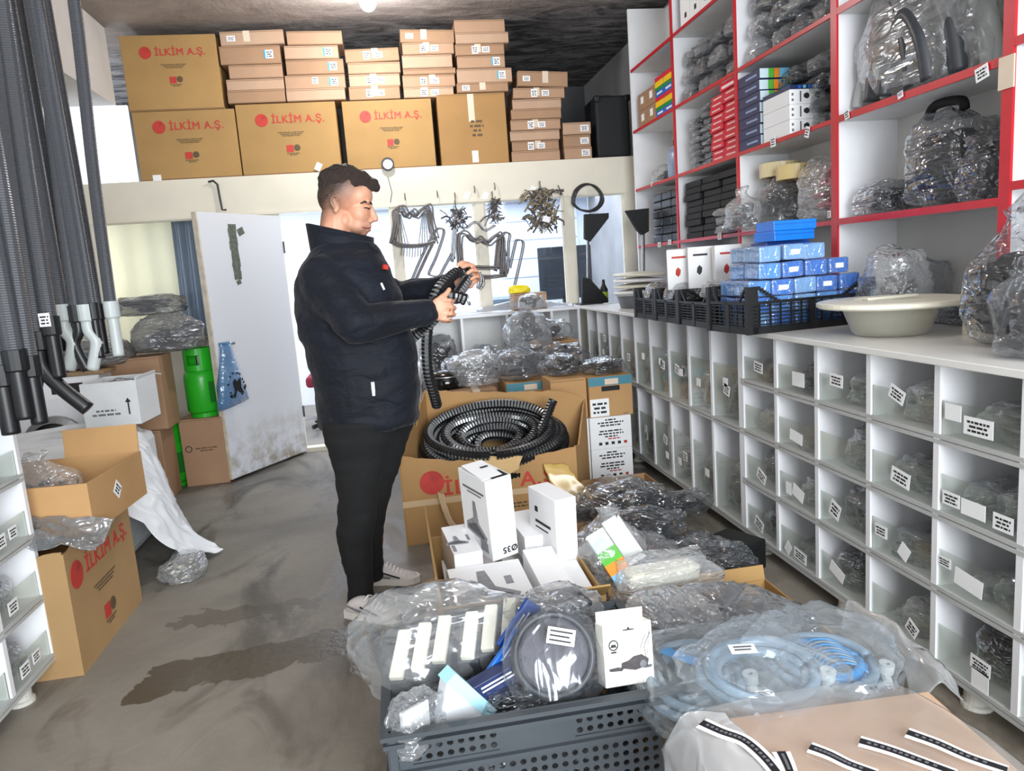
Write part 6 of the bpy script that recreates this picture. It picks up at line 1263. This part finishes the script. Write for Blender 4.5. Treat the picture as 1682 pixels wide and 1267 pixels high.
def band(par, pl, wd, z=.437):
    p = [at(a, b, z=z) for a, b in pl]; p = spline(p, 5)
    for nm, k, mat, dz in (('white_band', 2.1, PAPER, 0), ('black_band', 1.0, BK, .0012)):
        mb = MB()
        for i, q in enumerate(p):
            d = (p[min(i + 1, len(p) - 1)] - p[max(i - 1, 0)]).normalized(); s = Vector((-d.y, d.x, 0)) * wd / 2 * k; f = 1 - .25 * (i / len(p))
            mb.v += [tuple(q + s * f + Vector((0, 0, dz))), tuple(q - s * f + Vector((0, 0, dz)))]
        mb.f = [(2 * i, 2 * i + 2, 2 * i + 3, 2 * i + 1) for i in range(len(p) - 1)]; mb.mi = [0] * len(mb.f)
        o = obj(nm, mb, mat, par); o.modifiers.new('t', 'SOLIDIFY').thickness = .0008
    mb = MB(); R = random.Random(int(pl[0][0])); 
    for i in range(2, len(p) - 3):
        q = p[i]; d = (p[i + 1] - p[i]).normalized(); a = math.atan2(d.y, d.x)
        mb.cbox(q + Vector((0, 0, .0022)), (.006, wd * .3, .0006), (0, 0, a))
    obj('band_print', mb, GINK, par)
band(wl, [(1152, 1188), (1185, 1203), (1222, 1217), (1255, 1245), (1280, 1275)], .018, .455)
for l_ in ([(1330, 1228), (1362, 1240), (1395, 1256), (1440, 1272)], [(1412, 1218), (1460, 1232), (1510, 1250), (1570, 1272)], [(1490, 1204), (1540, 1222), (1590, 1244), (1655, 1266)], [(1283, 1236), (1292, 1255), (1300, 1275)]): band(pb, l_, .016)
# ================================================================ the man
def bake(o):
    dg = bpy.context.evaluated_depsgraph_get(); dg.update(); me = bpy.data.meshes.new_from_object(o.evaluated_get(dg)); o.modifiers.clear(); old = o.data; o.data = me; bpy.data.meshes.remove(old); return o
def flesh(name, mb, mat, parent, voxel, it=6, nz=None):
    o = obj(name, mb, mat, None, smooth=True)
    m = o.modifiers.new('r', 'REMESH'); m.mode = 'VOXEL'; m.voxel_size = voxel
    if it: s = o.modifiers.new('s', 'SMOOTH'); s.iterations = it; s.factor = .5
    bake(o)
    if nz:
        for q in o.data.vertices:
            d = nz(q.co, q.normal); q.co += d
    o.data.polygons.foreach_set('use_smooth', [True] * len(o.data.polygons))
    o.data.materials.clear(); o.data.materials.append(mat); o.parent = parent
    return o
def cap(mb, a, b, ra, rb, n=9):
    a, b = Vector(a), Vector(b); vs0, fs = ico(2)
    for i in range(n + 1):
        u = i / n; c = a.lerp(b, u); r = ra + (rb - ra) * u; mb.add([c + q * r for q in vs0], fs)
def ell(mb, c, d, rot=(0, 0, 0), sub=3): mb.blob(c, (d[0] * 2, d[1] * 2, d[2] * 2), rot, sub)
def loft(mb, rings, n=28, e=.85):
    """rings of (centre, half x, half y); closed solid"""
    vs = []
    for c, hx, hy in rings:
        for k in range(n):
            a = 2 * PI * k / n; ca, sa = math.cos(a), math.sin(a)
            vs.append(Vector(c) + Vector((math.copysign(abs(ca) ** e, ca) * hx, math.copysign(abs(sa) ** e, sa) * hy, 0)))
    N = len(rings); fs = [(i * n + k, i * n + (k + 1) % n, (i + 1) * n + (k + 1) % n, (i + 1) * n + k) for i in range(N - 1) for k in range(n)]
    mb.add(vs, fs + [tuple(range(n))[::-1], tuple(range((N - 1) * n, N * n))])
man = thing('person', 'man in navy jacket and black trousers looking down at the hose in his hands', 'person', (-.22, 3.05, 0))
PB = man.location
YM = 3.04                                                  # depth of the head's centre plane
def hp(px, py, dy=0.0): return at(px, py, y=YM) + Vector((0, dy, 0))
def sk(px, py, y): return at(px, py, y=y)
# --- skin
zt = hp(565, 300).z; ze = hp(552, 338).z; xe = hp(552, 338).x
SK = NT('skin_short_hair_fade'); c = SK.new('ShaderNodeTexCoord'); sp = SK.new('ShaderNodeSeparateXYZ'); SK.link(c.outputs['Object'], sp.inputs[0])
mr = SK.new('ShaderNodeMapRange'); mr.inputs['From Min'].default_value = ze - .05; mr.inputs['From Max'].default_value = ze + .05; SK.link(SK.math('SUBTRACT', sp.outputs[2], SK.math('MULTIPLY', SK.math('SUBTRACT', sp.outputs[0], xe), .75)), mr.inputs['Value'])
hairm = SK.math('MULTIPLY', mr.outputs[0], SK.math('LESS_THAN', sp.outputs[0], hp(598, 330).x))
mb2 = SK.new('ShaderNodeMapRange'); mb2.inputs['From Min'].default_value = hp(590, 360).z; mb2.inputs['From Max'].default_value = hp(590, 384).z; SK.link(sp.outputs[2], mb2.inputs['Value'])
mb3 = SK.new('ShaderNodeMapRange'); mb3.inputs['From Min'].default_value = hp(560, 370).x; mb3.inputs['From Max'].default_value = hp(590, 370).x; SK.link(sp.outputs[0], mb3.inputs['Value'])
beard = SK.math('MULTIPLY', SK.math('MULTIPLY', mb2.outputs[0], mb3.outputs[0]), SK.math('GREATER_THAN', sp.outputs[2], 1.47))
nn = SK.noise(SK.co(), 220, 2)
base = SK.ramp(SK.noise(SK.co(), 14, 4), [(.3, srgb('#c98d72')), (.7, srgb('#dba688'))])
col = SK.mix(SK.math('MULTIPLY', beard, SK.math('ADD', .42, SK.math('MULTIPLY', nn, .3))), base, srgb('#6b4a3d'))
col = SK.mix(SK.math('MULTIPLY', hairm, SK.math('ADD', .75, SK.math('MULTIPLY', nn, .45)), True), col, srgb('#2e221c'))
SK.set(Base_Color=col, Roughness=.5); SK.b.inputs['Subsurface Weight'].default_value = .08; SK.b.inputs['Subsurface Radius'].default_value = (.02, .008, .004); SK.b.inputs['Subsurface Scale'].default_value = .3
SKIN = SK.m
b = MB()
ell(b, hp(565, 313), (.100, .079, .098)); ell(b, hp(549, 324), (.066, .070, .075)); ell(b, hp(588, 322), (.058, .066, .058))
ell(b, hp(590, 350), (.045, .058, .058)); ell(b, hp(586, 372), (.044, .050, .034), (0, .35, 0)); ell(b, hp(596, 383), (.018, .024, .018)); ell(b, hp(566, 364), (.036, .058, .042))
for s in (-1, 1):
    ell(b, hp(592, 353, s * .036), (.024, .022, .026)); ell(b, hp(610.5, 363, s * .0125), (.0095, .0085, .008)); ell(b, hp(604, 333, s * .028), (.014, .024, .009))
    ell(b, hp(553, 338, s * .082), (.017, .011, .035), (0, -.15, 0)); ell(b, hp(551, 334, s * .089), (.012, .008, .021), (0, -.15, 0)); ell(b, hp(554, 349, s * .085), (.009, .008, .012))
cap(b, hp(609, 340), hp(616.5, 359), .0095, .0125); ell(b, hp(617, 361), (.0115, .013, .010))
ell(b, hp(607, 372), (.010, .024, .0065)); ell(b, hp(605, 378.5), (.0095, .021, .007)); ell(b, hp(601, 368), (.016, .032, .018))
cap(b, hp(551, 360), hp(548, 408, .0), .060, .066, 8)
# arms, torso and legs inside the clothes (one continuous figure)
SN, EN, WN = sk(540, 462, 2.92), sk(585, 534, 2.78), sk(709, 511, 2.87)
SF, EF, WF = sk(572, 455, 3.18), sk(650, 492, 3.33), sk(752, 466, 3.16)
cap(b, sk(548, 415, 3.04), sk(590, 650, 3.05), .085, .11, 16); cap(b, sk(552, 450, 3.04), SN, .05, .04); cap(b, sk(552, 450, 3.04), SF, .05, .04)
for S, E_, W in ((SN, EN, WN), (SF, EF, WF)): cap(b, S, E_, .04, .035, 12); cap(b, E_, W, .035, .026, 16)
for hp_, kn, an in ((sk(590, 690, 2.97), sk(588, 830, 2.96), sk(593, 985, 2.96)), (sk(620, 690, 3.14), sk(616, 815, 3.19), sk(616, 945, 3.20))):
    cap(b, sk(592, 650, 3.05), hp_, .10, .08, 6); cap(b, hp_, kn, .075, .05, 14); cap(b, kn, an, .05, .032, 14); cap(b, an, an + Vector((.06, -.01, -.02)), .03, .025, 5)
def finger(pts, r):
    for (p, q) in zip(pts, pts[1:]): cap(b, p, q, r, r * .93, 5)
# near hand: fist closed round the hose, thumb on top
yn = 2.865
ell(b, sk(721, 508, yn), (.036, .020, .047), (0, .08, 0)); ell(b, sk(712, 510, yn + .005), (.026, .019, .036)); cap(b, WN, sk(715, 510, yn), .027, .026, 5)
for k, (py, r, ex) in enumerate(((493, .0098, 0), (504, .0102, 3), (515, .0098, 2), (525, .0086, -3))):
    finger([sk(726 + ex * .4, py, yn - .006), sk(738.5 + ex, py + .5, yn - .012), sk(744 + ex, py + 2, yn + .018), sk(739 + ex, py + 3, yn + .043), sk(730 + ex, py + 3, yn + .05)], r)
finger([sk(714, 497, yn - .004), sk(724, 489, yn - .010), sk(733, 483, yn + .002), sk(738, 476, yn + .014)], .0112)
# far hand over the bend of the hose
yf = 3.12
ell(b, sk(774, 453, yf), (.030, .026, .040), (0, -.4, 0)); cap(b, WF, sk(768, 458, yf + .02), .027, .027, 6)
for k, (a, c_, d, e, r) in enumerate((((776, 440), (769, 433), (759, 431), (752, 435), .0098), ((781, 445), (777, 436), (768, 435), (760, 439), .0100), ((785, 452), (783, 445), (775, 444), (768, 449), .0097), ((787, 460), (786, 455), (780, 455), (774, 459), .0086))):
    y0 = yf - .012 - .006 * k; finger([sk(*a, yf), sk(*c_, y0 - .022), sk(*d, y0 - .040), sk(*e, y0 - .046)], r)
finger([sk(778, 464, yf - .005), sk(774, 470, yf - .022), sk(766, 471, yf - .036), sk(760, 468, yf - .04)], .0112)
b.v = [tuple(Vector(q) - PB) for q in b.v]
# shader coordinates above are absolute, so the skin keeps the world's axes: undo the shift in the mesh instead of the object
b.v = [tuple(Vector(q) + PB) for q in b.v]
body = flesh('body', b, SKIN, None, .0048, 5); body.parent = man; body.matrix_parent_inverse = Matrix.Translation(-PB)
def part(o): o.parent = man; o.matrix_parent_inverse = Matrix.Translation(-PB); return o
# --- face details
for s in (-1, 1):
    e = part(obj('eye', MB().blob(hp(602.2, 342, s * .0315), (.021, .021, .019), sub=2), plain('eye_white', '#d8cfc8', .2), None, smooth=True))
    obj('iris', MB().blob(hp(604.6, 342.6, s * .034), (.013, .013, .013), sub=2), plain('dark_iris', '#1d1410', .2), e, smooth=True)
    part(obj('eyelid', MB().tube([hp(596, 341.5, s * .0445), hp(601, 340.2, s * .0435), hp(606, 341.0, s * .0355), hp(608.5, 342.5, s * .027)], .0058, 8), SKIN, None, smooth=True))
    part(obj('eyelash', MB().tube([hp(596.5, 343.6, s * .0465), hp(602, 343.2, s * .0455), hp(607.2, 344, s * .037)], .0022, 6), BLACKM, None))
    part(obj('eyebrow', MB().tube([hp(593, 336.5, s * .053), hp(599, 333.5, s * .050), hp(606, 333.2, s * .040), hp(610.5, 335, s * .022)], [.0025, .0045, .005, .003], 8), plain('brow_hair', '#33241c', .8), None, smooth=True))
part(obj('mouth_line', MB().tube([hp(591.5, 372.0, -.044), hp(595, 374.2, -.040), hp(600, 375.8, -.033), hp(605.5, 375.6, -.02), hp(609, 375, 0), hp(605.5, 375.6, .02), hp(600, 375.8, .033)], .0022, 6), plain('lip_shadow_red', '#74382f', .6), None))
part(obj('lips', MB().blob(hp(606.3, 378.2), (.016, .040, .009), sub=2), plain('lip_pink', '#b5705f', .5), None, smooth=True))
# ear rim
er = [hp(552, 345, -.092), hp(547.5, 338, -.094), hp(547.5, 330, -.095), hp(552, 326, -.095), hp(556.5, 329, -.092), hp(556, 334, -.090)]
part(obj('ear_rim', MB().tube(spline(er, 5), .0042, 8), SKIN, None, smooth=True))
# --- hair
h = MB(); ell(h, hp(562, 293), (.084, .078, .054)); ell(h, hp(546, 298), (.054, .074, .054)); ell(h, hp(586, 297), (.060, .070, .046), (0, .25, 0)); ell(h, hp(558, 302), (.075, .0805, .040)); ell(h, hp(580, 304), (.046, .0765, .034), (0, .2, 0)); ell(h, hp(609, 303), (.033, .050, .026), (0, .45, 0)); ell(h, hp(617, 308), (.018, .040, .017), (0, .6, 0)); ell(h, hp(539, 310), (.036, .062, .046))
def hz(p, n): return n * (.0055 * noise.noise(Vector((p.x * 34, p.y * 60, p.z * 34))) + .004 * noise.noise(Vector((p.x * 90, p.y * 130, p.z * 70))))
HM = NT('dark_brown_hair'); HM.set(Base_Color=HM.ramp(HM.noise(HM.co((40, 160, 60)), 3, 4), [(.3, srgb('#17100d')), (.7, srgb('#3d2c22'))]), Roughness=.5); HM.bump(HM.noise(HM.co((60, 300, 90)), 3, 3), .7, .01)
part(flesh('hair', h, HM.m, None, .006, 3, hz))
# --- jacket
NAVY = NT('navy_softshell'); v = NAVY.co(); NAVY.set(Base_Color=NAVY.ramp(NAVY.noise(v, 5, 5), [(.3, srgb('#070a12')), (.7, srgb('#0c121f'))]), Roughness=.72); NAVY.b.inputs['Specular IOR Level'].default_value = .3; NAVY.b.inputs['Sheen Weight'].default_value = .06; NAVY.bump(NAVY.noise(NAVY.co((1, 1, 2.2)), 9, 4, .5, .8), .5, .03); NAVY = NAVY.m
j = MB(); rings = []
for py, xl, xr, hy in ((400, 521, 610, .095), (412, 512, 622, .125), (430, 497, 632, .185), (455, 487, 644, .215), (490, 483, 658, .215), (530, 489, 671, .205), (570, 502, 682, .20), (610, 514, 687, .20), (650, 520, 690, .20), (688, 523, 689, .195), (697, 526, 686, .185)):
    a, c_ = sk(xl, py, YM), sk(xr, py, YM); rings.append(((a + c_) / 2, (c_.x - a.x) / 2, hy))
loft(j, rings[::-1])
def sleeve(S, E_, W, r0, r1, r2): cap(j, S, E_, r0, r1, 14); cap(j, E_, W, r1, r2, 18)
sleeve(sk(533, 462, 2.90), sk(585, 533, 2.775), sk(703, 512, 2.865), .098, .078, .048)
sleeve(sk(575, 455, 3.20), sk(652, 492, 3.31), sk(735, 468, 3.18), .092, .075, .047)
def jz(p, n):
    a = noise.noise(Vector((p.x * 9, p.y * 9, p.z * 17))); r = 1 - 2 * abs(noise.noise(Vector((p.x * 7 + 3, p.y * 7, p.z * 15))))
    return n * (.007 * a + .006 * r)
part(flesh('jacket', j, NAVY, None, .0105, 5, jz))
c2 = MB()                                                 # stand-up collar as a tapered band round the neck
for zi, (dz, ex) in enumerate(((0, 0), (.5, .004), (1, .008))):
    for k in range(28):
        a = 2 * PI * k / 28; f = (1 + math.cos(a)) / 2                     # 1 at the front
        lo = sk(563, 412, YM); x = lo.x - .008 + math.cos(a) * (.112 + ex + .012 * f); y = YM + math.sin(a) * (.082 + ex)
        z0 = lo.z - .02 - .02 * f; z1 = hp(525, 366).z * (1 - f) + hp(606, 391).z * f; c2.v.append((x, y, z0 + (z1 - z0) * dz))
c2.f = [(i * 28 + k, i * 28 + (k + 1) % 28, (i + 1) * 28 + (k + 1) % 28, (i + 1) * 28 + k) for i in range(2) for k in range(28)]; c2.mi = [0] * 56
co = part(obj('collar', c2, NAVY, None, smooth=True)); m = co.modifiers.new('t', 'SOLIDIFY'); m.thickness = .009; m.offset = 0
fl = MB(); p0 = sk(612, 402, 2.99); fl.cbox(p0 + Vector((.005, .01, -.012)), (.045, .10, .012), (0, .75, 0)); part(obj('collar_tip', fl, NAVY, None))
cf = part(obj('cuff', MB().tube([sk(697, 513, 2.866), sk(711, 510.5, 2.866)], [.048, .043], 18), NAVY, None, smooth=True)); cf = part(obj('cuff', MB().tube([sk(733, 468, 3.18), sk(744, 466, 3.17)], [.046, .042], 18), NAVY, None, smooth=True))
def surf(px, py, yy): return sk(px, py, yy)
part(obj('button', MB().blob(sk(588, 411, 2.945), (.012, .006, .012), sub=2), STEELD, None, smooth=True)); part(obj('button', MB().blob(sk(618, 420, 2.965), (.010, .006, .010), sub=2), STEELD, None, smooth=True))
part(obj('red_logo', MB().cbox(sk(633, 439, 2.90), (.020, .012, .018), (0, .2, .6)), RINK, None)); part(obj('zip_pull', MB().tube([sk(626, 465, 2.865), sk(631, 476, 2.868)], .0045, 6), PAPER, None)); part(obj('pocket_pull', MB().tube([sk(612, 628, 2.835), sk(614, 650, 2.838)], .007, 8), PAPER, None))
# --- trousers
TRM = plain('black_trouser_cloth', '#060607', .9, var=.25, bump=.25, vscale=12)
t = MB()
for rows, yy in ((((684, 528, 655, .13), (720, 534, 648, .12), (765, 548, 632, .105), (811, 556, 622, .092), (860, 552, 617, .085), (905, 558, 612, .075), (945, 570, 613, .062), (972, 572, 613, .060), (992, 572, 615, .060)), 2.97), (((684, 560, 684, .12), (720, 575, 672, .11), (765, 586, 658, .10), (811, 588, 642, .09), (850, 590, 632, .08), (890, 597, 628, .07), (925, 602, 629, .06), (938, 603, 630, .060), (950, 603, 631, .060)), 3.17)):
    rings = []
    for py, xl, xr, hy in rows: a, c_ = sk(xl, py, yy), sk(xr, py, yy); rings.append(((a + c_) / 2, (c_.x - a.x) / 2, hy))
    loft(t, rings[::-1])
def tz(p, n): return n * (.006 * noise.noise(Vector((p.x * 8, p.y * 8, p.z * 16))) + .004 * (1 - 2 * abs(noise.noise(Vector((p.x * 6, p.y * 6, p.z * 20))))))
part(flesh('trousers', t, TRM, None, .010, 4, tz))
# --- trainers
SHW = plain('trainer_white', '#cfc7c4', .55, var=.08, vscale=30); SOL = plain('trainer_sole', '#d8d0c8', .5, var=.06)
def trainer(heel, toe):
    heel, toe = Vector(heel), Vector(toe); d = toe - heel; L = d.length; a = math.atan2(d.y, d.x)
    g = Matrix.Translation(heel) @ Matrix.Rotation(a, 4, 'Z'); u = MB(); n = 20
    st = [(.0, .030, .055, .03), (.03, .036, .075, .03), (.08, .036, .092, .03), (.12, .036, .082, .03), (.16, .040, .062, .03), (.20, .043, .050, .028), (.235, .040, .042, .026), (.262, .028, .034, .024), (.275, .012, .028, .022)]; k = L / .275
    for x, hw, top, lo in st:
        for i in range(n):
            q = 2 * PI * i / n; u.v.append((x * k, hw * math.cos(q), (top + lo) / 2 * 1.0 - .006 + (top - lo + .012) / 2 * math.sin(q)))
    N = len(st); u.f = [(i * n + q, i * n + (q + 1) % n, (i + 1) * n + (q + 1) % n, (i + 1) * n + q) for i in range(N - 1) for q in range(n)] + [tuple(range(n))[::-1], tuple(range((N - 1) * n, N * n))]; u.mi = [0] * len(u.f)
    u.v = [tuple(g @ Vector(q)) for q in u.v]; sh_ = part(obj('trainer', u, SHW, None, smooth=True)); m = sh_.modifiers.new('s', 'SUBSURF'); m.levels = m.render_levels = 1
    s = MB(); o_ = [(x * k, w_) for x, w_ in ((-.008, .02), (.0, .034), (.05, .040), (.11, .038), (.17, .045), (.22, .046), (.26, .034), (.284, .010))]; pl_ = [(x, w_) for x, w_ in o_] + [(x, -w_) for x, w_ in o_[::-1]]
    s.prism(pl_, .030, Matrix.Translation((0, 0, .030)) @ Matrix.Rotation(-PI / 2, 4, 'X')); s.v = [tuple(g @ Vector((q[0], q[1], q[2]))) for q in s.v]; so = obj('sole', s, SOL, sh_)
    lc_ = MB()
    for i in range(5): x = (.115 + .018 * i) * k; z = .094 - .009 * i; lc_.tube([g @ Vector((x, -.028, z - .014)), g @ Vector((x + .004, 0, z)), g @ Vector((x, .028, z - .014))], .0035, 6)
    obj('laces', lc_, PAPER, sh_)
    for i, p in enumerate((((.10, .060), (.15, .045), (.19, .034)), ((.03, .060), (.08, .045), (.14, .036)))): obj('stripe', MB().tube([g @ Vector((x * k, -.0415 - .002 * i, z)) for x, z in p], .0035, 6), [BLACKM, GINK][i], sh_)
trainer(at(569, 1012, z=.0) + Vector((.01, .01, 0)), at(656, 1020, z=0)); trainer(at(604, 957, z=0), at(688, 955, z=0))
# --- the hose he holds
hh = thing('held_hose', 'black ribbed hose with painted rib highlights held in both hands of the man', 'hose', (0, 0, 0))
hy = 2.93
glint_hose('hose_strand', spline([sk(766, 493, hy), sk(752, 488, hy), sk(738, 486, hy - .005), sk(722, 494, hy + .01), sk(706, 520, hy + .08), sk(701, 560, hy + .12), sk(703, 610, hy + .16), sk(712, 645, hy + .22), sk(718, 668, hy + .28)], 8), .0235, hh)
glint_hose('hose_strand', spline([sk(712, 492, hy + .03), sk(722, 474, hy + .05), sk(737, 458, hy + .10), sk(752, 447, hy + .15), sk(765, 448, hy + .17), sk(767, 460, hy + .15), sk(757, 476, hy + .10), sk(746, 492, hy + .05)], 8), .0235, hh)
glint_hose('hose_strand', spline([sk(676, 556, hy + .12), sk(690, 545, hy + .11), sk(704, 533, hy + .08), sk(716, 520, hy + .05)], 8), .0235, hh)
obj('hose_mouth', MB().lathe([(.012, 0), (.0225, 0), (.0225, .01), (.012, .01)], 14), HBLK[1], hh, sk(767, 493.5, hy), (0, PI / 2 - .2, 0))
